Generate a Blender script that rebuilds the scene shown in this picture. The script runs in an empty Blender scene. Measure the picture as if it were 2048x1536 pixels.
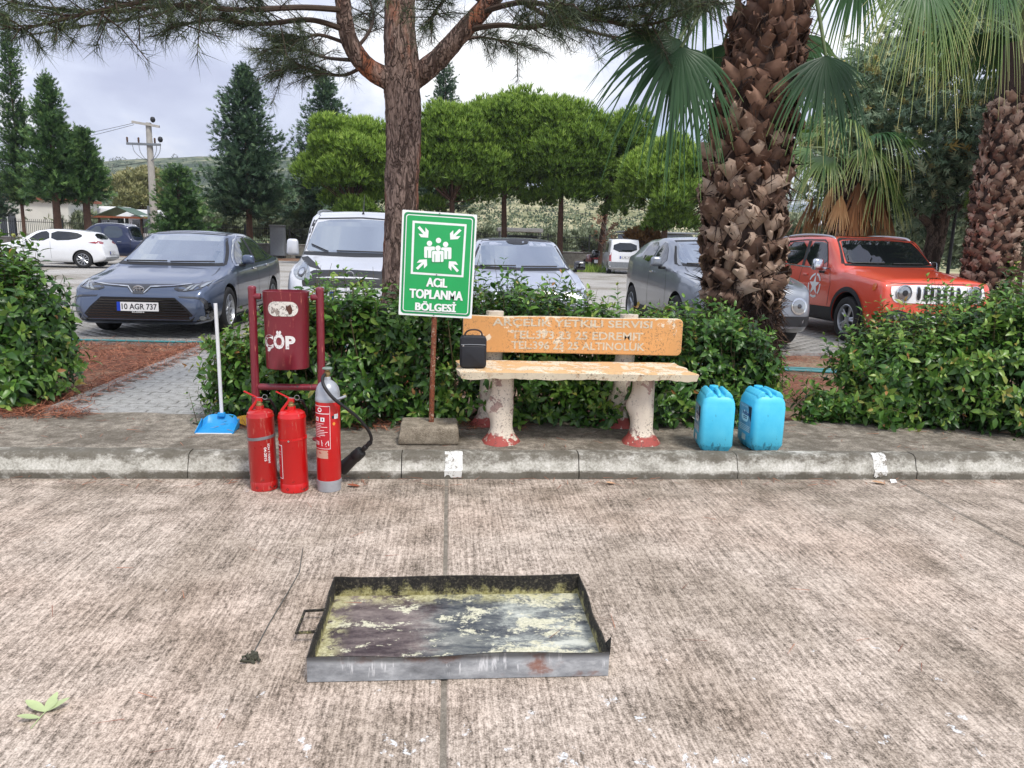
import bpy, bmesh, math, random
import numpy as np
from mathutils import Vector, Matrix
from mathutils.geometry import delaunay_2d_cdt
from mathutils.bvhtree import BVHTree
PI = math.pi
SC = bpy.context.scene
COL = SC.collection
random.seed(11)
RNG = np.random.default_rng(7)

# ------------------------------------------------------------------ camera
CAM_H, FPX = 1.45, 1500.0
PITCH, YAW, ROLL = math.radians(10.54), math.radians(5.0), math.radians(1.6)
_f = np.array([math.sin(YAW) * math.cos(PITCH), math.cos(YAW) * math.cos(PITCH), -math.sin(PITCH)])
_r0 = np.array([math.cos(YAW), -math.sin(YAW), 0.0])
_u0 = np.cross(_r0, _f)
_R = _r0 * math.cos(ROLL) + _u0 * math.sin(ROLL)
_U = -_r0 * math.sin(ROLL) + _u0 * math.cos(ROLL)
cam_d = bpy.data.cameras.new('camera')
cam_d.sensor_width = 36.0
cam_d.lens = 36.0 * FPX / 2048.0
cam_d.clip_start = 0.05
cam_d.clip_end = 6000.0
cam = bpy.data.objects.new('camera', cam_d)
COL.objects.link(cam)
cam.matrix_world = Matrix(((_R[0], _U[0], -_f[0], 0), (_R[1], _U[1], -_f[1], 0), (_R[2], _U[2], -_f[2], CAM_H), (0, 0, 0, 1)))
SC.camera = cam

def ray(u, v):
    return _f + _R * (u - 1024) / FPX - _U * (v - 768) / FPX
def gz(u, v, z=0.0):            # photograph pixel -> point on the level z
    d = ray(u, v); return d * ((z - CAM_H) / d[2]) + np.array([0, 0, CAM_H])
def gy(u, v, y):                # photograph pixel -> point on the upright plane Y = y
    d = ray(u, v); return d * (y / d[1]) + np.array([0, 0, CAM_H])

# ------------------------------------------------------------------ sky, sun, exposure
SUN_EL, SUN_AZ = math.radians(58), math.radians(150)      # azimuth from +Y towards +X
world = bpy.data.worlds.new('World')
SC.world = world
world.use_nodes = True
wt = world.node_tree
for n in list(wt.nodes):
    wt.nodes.remove(n)
def wn(t, **k):
    n = wt.nodes.new(t)
    for a, b in k.items():
        setattr(n, a, b)
    return n
w_out = wn('ShaderNodeOutputWorld')
w_sky = wn('ShaderNodeTexSky', sky_type='NISHITA', sun_disc=False, sun_elevation=SUN_EL, sun_rotation=SUN_AZ)
w_bg1 = wn('ShaderNodeBackground'); w_bg1.inputs[1].default_value = 0.10
wt.links.new(w_sky.outputs[0], w_bg1.inputs[0])
w_tc = wn('ShaderNodeTexCoord')
w_map = wn('ShaderNodeMapping'); w_map.inputs['Scale'].default_value = (1.0, 1.0, 2.3)
wt.links.new(w_tc.outputs['Generated'], w_map.inputs[0])
w_n1 = wn('ShaderNodeTexNoise'); w_n1.inputs['Scale'].default_value = 3.1; w_n1.inputs['Detail'].default_value = 7; w_n1.inputs['Roughness'].default_value = 0.55; w_n1.inputs['Distortion'].default_value = 0.5
wt.links.new(w_map.outputs[0], w_n1.inputs['Vector'])
w_n2 = wn('ShaderNodeTexNoise'); w_n2.inputs['Scale'].default_value = 1.9; w_n2.inputs['Detail'].default_value = 6; w_n2.inputs['Distortion'].default_value = 0.3
w_map2 = wn('ShaderNodeMapping'); w_map2.inputs['Location'].default_value = (4.3, 1.2, 7.7); w_map2.inputs['Scale'].default_value = (1, 1, 2.0)
wt.links.new(w_tc.outputs['Generated'], w_map2.inputs[0])
wt.links.new(w_map2.outputs[0], w_n2.inputs['Vector'])
w_rc = wn('ShaderNodeValToRGB')                            # cloud shading: lilac grey undersides to white edges
e = w_rc.color_ramp.elements
e[0].position = 0.38; e[0].color = (0.42, 0.45, 0.60, 1)
e[1].position = 0.63; e[1].color = (1.0, 1.0, 1.0, 1)
x = e.new(0.50); x.color = (0.60, 0.64, 0.78, 1)
wt.links.new(w_n1.outputs['Fac'], w_rc.inputs[0])
w_bg2 = wn('ShaderNodeBackground'); w_bg2.inputs[1].default_value = 0.76
wt.links.new(w_rc.outputs[0], w_bg2.inputs[0])
w_rm = wn('ShaderNodeValToRGB')                            # where the cover opens to blue
w_rm.color_ramp.elements[0].position = 0.33; w_rm.color_ramp.elements[0].color = (0.25, 0.25, 0.25, 1)
w_rm.color_ramp.elements[1].position = 0.47; w_rm.color_ramp.elements[1].color = (1, 1, 1, 1)
wt.links.new(w_n2.outputs['Fac'], w_rm.inputs[0])
w_mix = wn('ShaderNodeMixShader')
wt.links.new(w_rm.outputs[0], w_mix.inputs[0])
wt.links.new(w_bg1.outputs[0], w_mix.inputs[1])
wt.links.new(w_bg2.outputs[0], w_mix.inputs[2])
wt.links.new(w_mix.outputs[0], w_out.inputs[0])

sun_d = bpy.data.lights.new('sun', 'SUN')
sun_d.energy = 1.5
sun_d.angle = math.radians(13)
sun_d.color = (1.0, 0.95, 0.88)
sun = bpy.data.objects.new('sun', sun_d)
COL.objects.link(sun)
_sd = Vector((math.sin(SUN_AZ) * math.cos(SUN_EL), math.cos(SUN_AZ) * math.cos(SUN_EL), math.sin(SUN_EL)))
sun.rotation_euler = _sd.to_track_quat('Z', 'Y').to_euler()
sun.location = (0, -5, 20)
SC.view_settings.view_transform = 'Standard'
SC.view_settings.look = 'None'
SC.view_settings.exposure = 1.0
SC.view_settings.gamma = 1.0
SC.render.engine = 'CYCLES'
SC.cycles.max_bounces = 6
SC.cycles.diffuse_bounces = 3
SC.cycles.glossy_bounces = 3
SC.cycles.transmission_bounces = 4
SC.cycles.transparent_max_bounces = 6
SC.cycles.caustics_reflective = False
SC.cycles.caustics_refractive = False
SC.cycles.use_denoising = True

# ------------------------------------------------------------------ tagging
def tag(o, label=None, cat=None, group=None, kind=None):
    if label: o['label'] = label
    if cat: o['category'] = cat
    if group: o['group'] = group
    if kind: o['kind'] = kind
    return o
def root(name, label, cat, loc=(0, 0, 0), rz=0.0, group=None):
    o = bpy.data.objects.new(name, None)
    o.empty_display_size = 0.1
    COL.objects.link(o)
    o.location = loc
    o.rotation_euler = (0, 0, rz)
    return tag(o, label, cat, group)
def link(name, mesh, parent=None, mat=None):
    o = bpy.data.objects.new(name, mesh)
    COL.objects.link(o)
    if parent is not None: o.parent = parent
    if mat is not None and len(mesh.materials) == 0: mesh.materials.append(mat)
    return o
def copy_tree(o, parent=None):
    c = o.copy(); COL.objects.link(c)
    if parent is not None: c.parent = parent
    for ch in [k for k in bpy.data.objects if k.parent == o]:
        copy_tree(ch, c)
    return c

# ------------------------------------------------------------------ mesh building
def fin(me, smooth=None):
    me.update()
    if smooth is not None:
        me.polygons.foreach_set('use_smooth', np.ones(len(me.polygons), bool))
        if smooth < 179: me.set_sharp_from_angle(angle=math.radians(smooth))
    return me
def npmesh(name, V, Fc, tint=None, smooth=None):
    V = np.asarray(V, np.float32); Fc = np.asarray(Fc, np.int32)
    me = bpy.data.meshes.new(name)
    k = Fc.shape[1]; m = Fc.shape[0]
    me.vertices.add(len(V)); me.vertices.foreach_set('co', V.ravel())
    me.loops.add(m * k); me.loops.foreach_set('vertex_index', Fc.ravel())
    me.polygons.add(m)
    me.polygons.foreach_set('loop_start', np.arange(0, m * k, k, dtype=np.int32))
    me.polygons.foreach_set('loop_total', np.full(m, k, np.int32))
    if tint is not None:
        a = me.attributes.new('tint', 'FLOAT', 'POINT'); a.data.foreach_set('value', np.asarray(tint, np.float32))
    me.update(calc_edges=True)
    me.validate()
    return fin(me, smooth)
def frames(D, Nrm):
    """rotation matrices whose columns are side, axis D, normal"""
    D = D / (np.linalg.norm(D, axis=1, keepdims=True) + 1e-9)
    X = np.cross(D, Nrm); X /= (np.linalg.norm(X, axis=1, keepdims=True) + 1e-9)
    Z = np.cross(X, D)
    return np.stack([X, D, Z], axis=2)
def scatter(tv, tf, P, Rm, S, tint=None):
    """copies of a small template (tv, tf) -> one vertex and face array"""
    tv = np.asarray(tv, np.float32); tf = np.asarray(tf, np.int32)
    N = len(P); k = len(tv)
    S = np.asarray(S, np.float32)
    if S.ndim == 1: S = np.repeat(S[:, None], 3, 1)
    L = tv[None] * S[:, None, :]
    V = np.einsum('nij,nkj->nki', Rm, L) + np.asarray(P)[:, None, :]
    Fc = tf[None] + (np.arange(N) * k)[:, None, None]
    T = None if tint is None else np.repeat(np.asarray(tint), k)
    return V.reshape(-1, 3), Fc.reshape(-1, tf.shape[1]), T
def merge(chunks):
    V, Fc, T, o = [], [], [], 0
    for v, f, t in chunks:
        V.append(v); Fc.append(f + o); o += len(v)
        T.append(np.zeros(len(v)) if t is None else t)
    return np.concatenate(V), np.concatenate(Fc), np.concatenate(T)
def unit(n, rng=RNG):
    v = rng.normal(size=(n, 3)); return v / np.linalg.norm(v, axis=1, keepdims=True)

class B:
    """collects shapes, then links them as one mesh object"""
    def __init__(s):
        s.v = []; s.f = []
    def add(s, V, Fc):
        o = len(s.v); s.v += [tuple(map(float, p)) for p in V]; s.f += [tuple(i + o for i in q) for q in Fc]; return s
    def box(s, c, d, rot=None, taper=1.0):
        x, y, z = (k / 2 for k in d)
        V = [Vector((sx * x * (taper if sz > 0 else 1), sy * y * (taper if sz > 0 else 1), sz * z)) for sz in (-1, 1) for sy in (-1, 1) for sx in (-1, 1)]
        if rot is not None: V = [rot @ p for p in V]
        V = [p + Vector(c) for p in V]
        return s.add(V, [(0, 2, 3, 1), (4, 5, 7, 6), (0, 1, 5, 4), (2, 6, 7, 3), (0, 4, 6, 2), (1, 3, 7, 5)])
    def tube(s, pts, r, n=10, caps=True, close=False):
        pts = [Vector(p) for p in pts]
        if not hasattr(r, '__len__'): r = [r] * len(pts)
        m = len(pts); V = []; Fc = []; up = None
        for i, p in enumerate(pts):
            a = pts[(i - 1) % m] if close or i > 0 else p
            b = pts[(i + 1) % m] if close or i < m - 1 else p
            t = (b - a).normalized()
            if up is None:
                up = Vector((0, 0, 1)) if abs(t.z) < 0.9 else Vector((0, 1, 0))
            x = t.cross(up)
            if x.length < 1e-5: x = t.orthogonal()
            x.normalize(); up = x.cross(t).normalized()
            for k in range(n):
                A = 2 * PI * k / n
                V.append(p + x * (math.cos(A) * r[i]) + up * (math.sin(A) * r[i]))
        seg = m if close else m - 1
        for i in range(seg):
            j = (i + 1) % m
            for k in range(n):
                k2 = (k + 1) % n
                Fc.append((i * n + k, i * n + k2, j * n + k2, j * n + k))
        if caps and not close:
            Fc.append(tuple(range(n))[::-1]); Fc.append(tuple((m - 1) * n + k for k in range(n)))
        return s.add(V, Fc)
    def lathe(s, prof, n=24, c=(0, 0, 0), ax='z', caps=True):
        V = []; Fc = []; m = len(prof)
        for r, z in prof:
            for k in range(n):
                A = 2 * PI * k / n; p = (r * math.cos(A), r * math.sin(A), z)
                if ax == 'y': p = (p[0], p[2], p[1])
                if ax == 'x': p = (p[2], p[0], p[1])
                V.append((p[0] + c[0], p[1] + c[1], p[2] + c[2]))
        for i in range(m - 1):
            for k in range(n):
                k2 = (k + 1) % n; q = (i * n + k, i * n + k2, (i + 1) * n + k2, (i + 1) * n + k)
                Fc.append(q if ax != 'y' else q[::-1])
        if caps:
            a = tuple(range(n))[::-1]; b = tuple((m - 1) * n + k for k in range(n))
            if ax == 'y': a, b = a[::-1], b[::-1]
            Fc.append(a); Fc.append(b)
        return s.add(V, Fc)
    def prism(s, outline, d0, d1, ax='y'):
        """outline in the plane across ax, pulled from d0 to d1"""
        n = len(outline)
        def m(p, d):
            return {'y': (p[0], d, p[1]), 'z': (p[0], p[1], d), 'x': (d, p[0], p[1])}[ax]
        V = [m(p, d0) for p in outline] + [m(p, d1) for p in outline]
        Fc = [tuple(range(n)), tuple(range(2 * n - 1, n - 1, -1))] + [(i + n, (i + 1) % n + n, (i + 1) % n, i) for i in range(n)]
        return s.add(V, Fc)
    def mesh(s, name, smooth=None, bevel=0, seg=2, sub=0, disp=None):
        me = bpy.data.meshes.new(name)
        me.from_pydata(s.v, [], s.f)
        bm = bmesh.new(); bm.from_mesh(me)
        bmesh.ops.recalc_face_normals(bm, faces=bm.faces)
        if bevel:
            bmesh.ops.bevel(bm, geom=[e for e in bm.edges if e.is_manifold and e.calc_face_angle(0) > 0.5], offset=bevel, segments=seg, profile=0.5, affect='EDGES', clamp_overlap=True)
        if sub:
            bmesh.ops.subdivide_edges(bm, edges=bm.edges, cuts=sub, use_grid_fill=True)
        if disp:
            for v in bm.verts: v.co += Vector(disp(v.co))
        bm.to_mesh(me); bm.free()
        return fin(me, smooth)
    def obj(s, name, mat, parent=None, smooth=None, bevel=0, seg=2, sub=0, disp=None):
        return link(name, s.mesh(name, smooth, bevel, seg, sub, disp), parent, mat)

def rrect(w, h, r, n=5, c=(0, 0)):
    P = []
    for cx, cy, a0 in ((w / 2 - r, h / 2 - r, 0), (-w / 2 + r, h / 2 - r, 90), (-w / 2 + r, -h / 2 + r, 180), (w / 2 - r, -h / 2 + r, 270)):
        for k in range(n + 1):
            A = math.radians(a0 + 90 * k / n); P.append((c[0] + cx + r * math.cos(A), c[1] + cy + r * math.sin(A)))
    return P
def circle(r, n=24, c=(0, 0)):
    return [(c[0] + r * math.cos(2 * PI * k / n), c[1] + r * math.sin(2 * PI * k / n)) for k in range(n)]
def sheet(name, outline, mat, parent, to3, holes=()):
    """flat print: a filled outline laid on a thing by to3(a, b)"""
    pts = [Vector(p) for p in outline]; edges = [(i, (i + 1) % len(pts)) for i in range(len(pts))]
    for h in holes:
        o = len(pts); pts += [Vector(p) for p in h]; edges += [(o + i, o + (i + 1) % len(h)) for i in range(len(h))]
    v, _, f, *_r = delaunay_2d_cdt(pts, edges, [], 2 if holes else 1, 1e-6)
    me = bpy.data.meshes.new(name); me.from_pydata([tuple(to3(p[0], p[1])) for p in v], [], [tuple(q) for q in f]); me.update()
    return link(name, me, parent, mat)
def text_pts(txt, bold=0.0):
    cu = bpy.data.curves.new('lettering', 'FONT'); cu.body = txt; cu.size = 1.0; cu.offset = bold; cu.resolution_u = 3
    ob = bpy.data.objects.new('lettering', cu); COL.objects.link(ob)
    bpy.context.view_layer.update()
    me = bpy.data.meshes.new_from_object(ob.evaluated_get(bpy.context.evaluated_depsgraph_get()))
    V = np.array([v.co[:] for v in me.vertices]).reshape(-1, 3); Fc = [tuple(p.vertices) for p in me.polygons]
    bpy.data.objects.remove(ob); bpy.data.curves.remove(cu); bpy.data.meshes.remove(me)
    return V, Fc
def lettering(name, txt, rect, mat, parent, to3, bold=0.0, depth=None, fat=0.0, lift=(0, -0.0003, 0)):
    """text fitted into rect = (a0, a1, b0, b1), laid on a thing by to3(a, b)"""
    V, Fc = text_pts(txt, bold)
    lo, hi = V.min(0), V.max(0)
    a = rect[0] + (V[:, 0] - lo[0]) / (hi[0] - lo[0]) * (rect[1] - rect[0])
    b = rect[2] + (V[:, 1] - lo[1]) / (hi[1] - lo[1]) * (rect[3] - rect[2])
    W3 = []; F3 = []
    for k, sh in enumerate((-fat, 0, fat) if fat else (0,)):
        o = len(W3); ds = sh * (rect[3] - rect[2])
        W3 += [tuple(np.array(to3(p + ds, q)) + np.array(lift) * k) for p, q in zip(a, b)]; F3 += [tuple(i + o for i in f) for f in Fc]
    me = bpy.data.meshes.new(name); me.from_pydata(W3, [], F3); me.update()
    if depth:
        bm = bmesh.new(); bm.from_mesh(me)
        bmesh.ops.solidify(bm, geom=bm.faces, thickness=depth); bm.to_mesh(me); bm.free()
    return link(name, me, parent, mat)
# ------------------------------------------------------------------ materials
def lin(c):
    return tuple(((k / 255) / 12.92 if k / 255 <= 0.04045 else ((k / 255 + 0.055) / 1.055) ** 2.4) for k in c) + (1.0,)
class NT:
    def __init__(s, name):
        s.m = bpy.data.materials.new(name); s.m.use_nodes = True; s.t = s.m.node_tree
        s.p = s.t.nodes['Principled BSDF']; s.o = s.t.nodes['Material Output']
        s.tc = s.n('ShaderNodeTexCoord')
    def n(s, t, **k):
        nd = s.t.nodes.new(t)
        for a, b in k.items(): setattr(nd, a, b)
        return nd
    def l(s, a, b): s.t.links.new(a, b)
    def co(s, scale=(1, 1, 1), loc=(0, 0, 0), rot=(0, 0, 0), src='Object'):
        m = s.n('ShaderNodeMapping')
        m.inputs['Scale'].default_value = scale; m.inputs['Location'].default_value = loc; m.inputs['Rotation'].default_value = rot
        s.l(s.tc.outputs[src], m.inputs[0]); return m.outputs[0]
    def noise(s, scale, vec=None, detail=5, rough=0.6, dist=0.0):
        t = s.n('ShaderNodeTexNoise'); t.inputs['Scale'].default_value = scale; t.inputs['Detail'].default_value = detail
        t.inputs['Roughness'].default_value = rough; t.inputs['Distortion'].default_value = dist
        s.l(vec if vec is not None else s.co(), t.inputs['Vector']); return t.outputs['Fac']
    def voro(s, scale, vec=None, feat='F1', out='Distance', rnd=1.0):
        t = s.n('ShaderNodeTexVoronoi', feature=feat); t.inputs['Scale'].default_value = scale; t.inputs['Randomness'].default_value = rnd
        s.l(vec if vec is not None else s.co(), t.inputs['Vector']); return t.outputs[out]
    def ramp(s, fac, stops, interp='LINEAR'):
        r = s.n('ShaderNodeValToRGB'); r.color_ramp.interpolation = interp; e = r.color_ramp.elements
        while len(e) < len(stops): e.new(0.5)
        for i, (p, c) in enumerate(stops):
            e[i].position = p; e[i].color = c if len(c) == 4 else tuple(c) + (1.0,)
        s.l(fac, r.inputs[0]); return r.outputs[0]
    def step(s, fac, lo, hi):
        m = s.n('ShaderNodeMapRange', interpolation_type='SMOOTHSTEP'); m.inputs[1].default_value = lo; m.inputs[2].default_value = hi
        s.l(fac, m.inputs[0]); return m.outputs[0]
    def mix(s, fac, a, b, mode='MIX'):
        m = s.n('ShaderNodeMix', data_type='RGBA', blend_type=mode)
        for i, x in ((0, fac), (6, a), (7, b)):
            if isinstance(x, (int, float)): m.inputs[i].default_value = x
            elif isinstance(x, tuple): m.inputs[i].default_value = x
            else: s.l(x, m.inputs[i])
        return m.outputs[2]
    def math(s, op, a, b=0.0):
        m = s.n('ShaderNodeMath', operation=op)
        for i, x in ((0, a), (1, b)):
            if isinstance(x, (int, float)): m.inputs[i].default_value = x
            else: s.l(x, m.inputs[i])
        return m.outputs[0]
    def xyz(s, vec=None):
        x = s.n('ShaderNodeSeparateXYZ'); s.l(vec if vec is not None else s.tc.outputs['Object'], x.inputs[0]); return x.outputs
    def color(s, c):
        if isinstance(c, tuple): s.p.inputs['Base Color'].default_value = c
        else: s.l(c, s.p.inputs['Base Color'])
    def rough(s, r):
        if isinstance(r, (int, float)): s.p.inputs['Roughness'].default_value = r
        else: s.l(r, s.p.inputs['Roughness'])
    def bump(s, h, strength=0.3, dist=0.01):
        b = s.n('ShaderNodeBump'); b.inputs['Strength'].default_value = strength; b.inputs['Distance'].default_value = dist
        s.l(h, b.inputs['Height']); s.l(b.outputs[0], s.p.inputs['Normal'])
def plain(name, c, rough=0.5, metal=0.0, var=0.12, scale=12, bump=0.0, coat=0.0, spec=0.5):
    """one colour with gentle uneven tone"""
    t = NT(name); a = lin(c)
    f = t.noise(scale, detail=6)
    lo = tuple(k * (1 - var) for k in a[:3]) + (1,); hi = tuple(min(1, k * (1 + var)) for k in a[:3]) + (1,)
    t.color(t.ramp(f, [(0.3, lo), (0.7, hi)]))
    t.rough(t.math('ADD', t.math('MULTIPLY', f, 0.15), rough - 0.07))
    t.p.inputs['Metallic'].default_value = metal; t.p.inputs['Coat Weight'].default_value = coat; t.p.inputs['Coat Roughness'].default_value = 0.08
    t.p.inputs['Specular IOR Level'].default_value = spec
    if bump: t.bump(f, bump, 0.01)
    return t.m
def leafy(name, stops, rough=0.45, trans=0.25, noise=0.0, spec=0.4):
    """foliage: colour by the tint stored on each leaf, some light through the blade"""
    t = NT(name)
    at = t.n('ShaderNodeAttribute', attribute_name='tint')
    f = at.outputs['Fac']
    if noise: f = t.math('ADD', f, t.math('MULTIPLY', t.math('SUBTRACT', t.noise(noise, src_w(t), detail=3), 0.5), 0.5))
    c = t.ramp(f, [(p, lin(k)) for p, k in stops])
    t.color(c); t.rough(rough); t.p.inputs['Specular IOR Level'].default_value = spec
    if trans:
        tr = t.n('ShaderNodeBsdfTranslucent'); t.l(c, tr.inputs[0])
        mx = t.n('ShaderNodeMixShader'); mx.inputs[0].default_value = trans
        t.l(t.p.outputs[0], mx.inputs[1]); t.l(tr.outputs[0], mx.inputs[2]); t.l(mx.outputs[0], t.o.inputs[0])
    return t.m
def src_w(t): return t.co()

def road_mat():
    t = NT('brushed_concrete')
    v = t.co()
    broom = t.math('ADD', t.math('MULTIPLY', t.noise(1.0, t.co((78, 26, 1)), detail=5, rough=0.8), 0.58), t.math('MULTIPLY', t.noise(1.0, t.co((76, 2.6, 1), (3, 5, 0)), detail=4, rough=0.65), 0.42))
    fine = t.noise(150, v, detail=4, rough=0.7)
    mid = t.noise(42, v, detail=6, rough=0.72)
    big = t.noise(1.3, t.co((1.2, 0.8, 1)), detail=5, rough=0.55, dist=0.6)
    streak = t.noise(1.0, t.co((9, 1.1, 1)), detail=5, rough=0.6)
    s = t.math('ADD', t.math('MULTIPLY', broom, 0.50), t.math('MULTIPLY', fine, 0.28))
    s = t.math('ADD', s, t.math('MULTIPLY', mid, 0.22))
    s = t.math('ADD', s, t.math('MULTIPLY', t.math('SUBTRACT', t.noise(5.5, v, detail=6, rough=0.65), 0.5), 0.16))
    c = t.ramp(s, [(0.41, lin((78, 71, 62))), (0.46, lin((134, 122, 110))), (0.505, lin((178, 164, 150))), (0.565, lin((220, 205, 190)))])
    stain = t.math('MULTIPLY', t.step(big, 0.46, 0.60), t.math('ADD', t.math('MULTIPLY', streak, 0.8), 0.25))
    c = t.mix(t.math('MULTIPLY', stain, 0.6), c, t.mix(1.0, c, lin((184, 180, 170)), 'MULTIPLY'))
    pink = t.step(t.noise(0.8, t.co((1, 1, 1), (5, 3, 0)), detail=3), 0.45, 0.7)
    c = t.mix(t.math('MULTIPLY', pink, 0.18), c, t.mix(1.0, c, lin((255, 226, 208)), 'MULTIPLY'))
    xyz = t.xyz()
    # grey damp band of dirt along the kerb
    kd = t.math('MULTIPLY', t.step(xyz[1], 3.6, 4.5), t.step(t.noise(3.0, t.co((0.8, 2.2, 1))), 0.38, 0.62))
    c = t.mix(t.math('MULTIPLY', kd, 0.55), c, t.mix(1.0, c, lin((150, 147, 136)), 'MULTIPLY'))
    # drops of white paint
    near = t.math('SUBTRACT', 1.0, t.step(xyz[1], 1.75, 2.75))
    sp = t.noise(9, t.co((1.0, 0.75, 1)), detail=8, rough=0.72, dist=0.4)
    spl = t.step(t.math('ADD', sp, t.math('MULTIPLY', near, 0.085)), 0.685, 0.70)
    spl = t.math('MULTIPLY', spl, t.step(t.noise(60, v), 0.40, 0.55))
    c = t.mix(t.math('MULTIPLY', spl, 0.85), c, lin((226, 230, 232)))
    t.color(c); t.rough(0.85); t.p.inputs['Specular IOR Level'].default_value = 0.25
    t.bump(t.math('ADD', broom, t.math('MULTIPLY', fine, 0.5)), 0.55, 0.006)
    return t.m
def conc_mat(name, light, mid, dark, lichen=0.5, sc=1.0, spots=True, moss=None):
    t = NT(name); v = t.co()
    f = t.math('ADD', t.math('MULTIPLY', t.noise(90 * sc, v, detail=5, rough=0.7), 0.55), t.math('MULTIPLY', t.noise(14 * sc, v, detail=5), 0.45))
    c = t.ramp(f, [(0.36, lin(dark)), (0.50, lin(mid)), (0.62, lin(light))])
    b = t.step(t.noise(2.6 * sc, v, detail=8, rough=0.7, dist=0.5), 0.46, 0.62)
    c = t.mix(t.math('MULTIPLY', b, lichen), c, lin(dark))
    if spots:
        s = t.step(t.voro(55 * sc, v), 0.12, 0.07)
        c = t.mix(t.math('MULTIPLY', s, 0.5), c, lin((214, 208, 196)))
    if moss:
        m = t.math('MULTIPLY', t.step(t.noise(5, v, detail=6), 0.5, 0.65), 0.6)
        c = t.mix(m, c, lin(moss))
    t.color(c); t.rough(0.9); t.p.inputs['Specular IOR Level'].default_value = 0.2
    t.bump(f, 0.6, 0.006); return t.m
def kerb_mat():
    t = NT('kerb_concrete'); v = t.co()
    f = t.math('ADD', t.math('MULTIPLY', t.noise(70, v, detail=5, rough=0.7), 0.5), t.math('MULTIPLY', t.noise(9, v, detail=6), 0.5))
    c = t.ramp(f, [(0.36, lin((120, 116, 106))), (0.5, lin((172, 169, 158))), (0.63, lin((206, 203, 194)))])
    z = t.xyz()[2]
    grime = t.math('ADD', t.math('MULTIPLY', t.noise(7, t.co((1, 1, 1.5)), detail=9, rough=0.78), 0.65), t.math('MULTIPLY', t.noise(2.1, t.co((1, 1, 2.2), (3, 0, 0)), detail=7, rough=0.7), 0.40))
    top = t.math('MULTIPLY', t.step(z, 0.06, 0.14), 0.15)
    bot = t.math('MULTIPLY', t.math('SUBTRACT', 1.0, t.step(z, 0.015, 0.058)), 0.18)
    g = t.step(t.math('ADD', grime, t.math('ADD', top, bot)), 0.56, 0.70)
    c = t.mix(t.math('MULTIPLY', g, 0.85), c, lin((84, 78, 66)))
    t.color(c); t.rough(0.9); t.bump(f, 0.6, 0.006); return t.m
def peel_paint(name, paint, under, spots, peel=0.58, sc=6, bump=0.3, low=None):
    """old paint flaking off a pale ground, dark specks of mould"""
    t = NT(name); v = t.co()
    n = t.noise(sc, v, detail=9, rough=0.68, dist=0.3)
    tone = t.noise(3, v, detail=4)
    pc = t.ramp(tone, [(0.3, tuple(k * 0.88 for k in lin(paint)[:3]) + (1,)), (0.7, lin(paint))])
    m = t.step(n, peel, peel + 0.02)
    c = t.mix(m, pc, lin(under))
    if low:                                                  # a second coat on the foot
        z = t.xyz()[2]
        lo = t.math('SUBTRACT', 1.0, t.step(t.math('ADD', z, t.math('MULTIPLY', t.noise(14, v, detail=5), 0.10)), low[1], low[1] + 0.012))
        lo = t.math('MULTIPLY', lo, t.math('SUBTRACT', 1.0, t.step(t.noise(11, v, detail=6), 0.56, 0.585)))
        c = t.mix(lo, c, lin(low[0]))
    s = t.math('MULTIPLY', t.step(t.noise(75, v, detail=6, rough=0.75), 0.54, 0.60), t.step(t.noise(6, v, detail=4), 0.38, 0.55))
    c = t.mix(t.math('MULTIPLY', s, 0.8), c, lin(spots))
    t.color(c); t.rough(0.75); t.bump(t.math('ADD', n, t.math('MULTIPLY', t.noise(40, v), 0.4)), bump, 0.012); return t.m
def rust_mat(name, metal_c, rust_a, rust_b, amount=0.5, sc=20):
    t = NT(name); v = t.co()
    n = t.noise(sc, v, detail=8, rough=0.75)
    r = t.ramp(t.noise(sc * 3, v, detail=5), [(0.35, lin(rust_b)), (0.65, lin(rust_a))])
    c = t.mix(t.step(n, amount - 0.04, amount + 0.04), r, lin(metal_c))
    t.color(c); t.rough(0.75); t.bump(n, 0.4, 0.004); return t.m
def bark_mat(name, dark, mid, warm, sc=9.0, stretch=0.35, warm_amt=0.5):
    t = NT(name)
    v = t.co((1, 1, stretch))
    w = t.noise(4, v, detail=4)
    vv = t.n('ShaderNodeVectorMath', operation='ADD')
    t.l(v, vv.inputs[0]); k = t.n('ShaderNodeVectorMath', operation='SCALE'); k.inputs['Scale'].default_value = 0.18
    nz = t.n('ShaderNodeTexNoise'); nz.inputs['Scale'].default_value = 7; t.l(v, nz.inputs['Vector']); t.l(nz.outputs['Color'], k.inputs[0]); t.l(k.outputs[0], vv.inputs[1])
    cr = t.math('MINIMUM', t.math('ABSOLUTE', t.math('SUBTRACT', t.noise(sc * 0.55, vv.outputs[0], detail=3, rough=0.5, dist=0.6), 0.5)), t.math('MULTIPLY', t.math('ABSOLUTE', t.math('SUBTRACT', t.noise(sc * 1.3, vv.outputs[0], detail=2, rough=0.5, dist=0.8), 0.5)), 1.4))
    plate = t.step(cr, 0.0, 0.045)
    fine = t.noise(60, v, detail=6, rough=0.7)
    c = t.mix(t.step(fine, 0.35, 0.65), lin(dark), lin(mid))
    wm = t.math('MULTIPLY', t.step(t.noise(1.7, t.co((1.6, 1.6, 0.35)), detail=4), 0.50, 0.62), warm_amt)
    c = t.mix(wm, c, t.mix(1.0, lin(warm), t.ramp(fine, [(0.3, (0.55, 0.55, 0.55, 1)), (0.7, (1, 1, 1, 1))]), 'MULTIPLY'))
    c = t.mix(plate, tuple(q * 0.7 for q in lin(dark)[:3]) + (1,), c)
    t.color(c); t.rough(0.9); t.p.inputs['Specular IOR Level'].default_value = 0.2
    t.bump(t.math('ADD', plate, t.math('MULTIPLY', fine, 0.4)), 0.9, 0.02); return t.m
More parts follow.
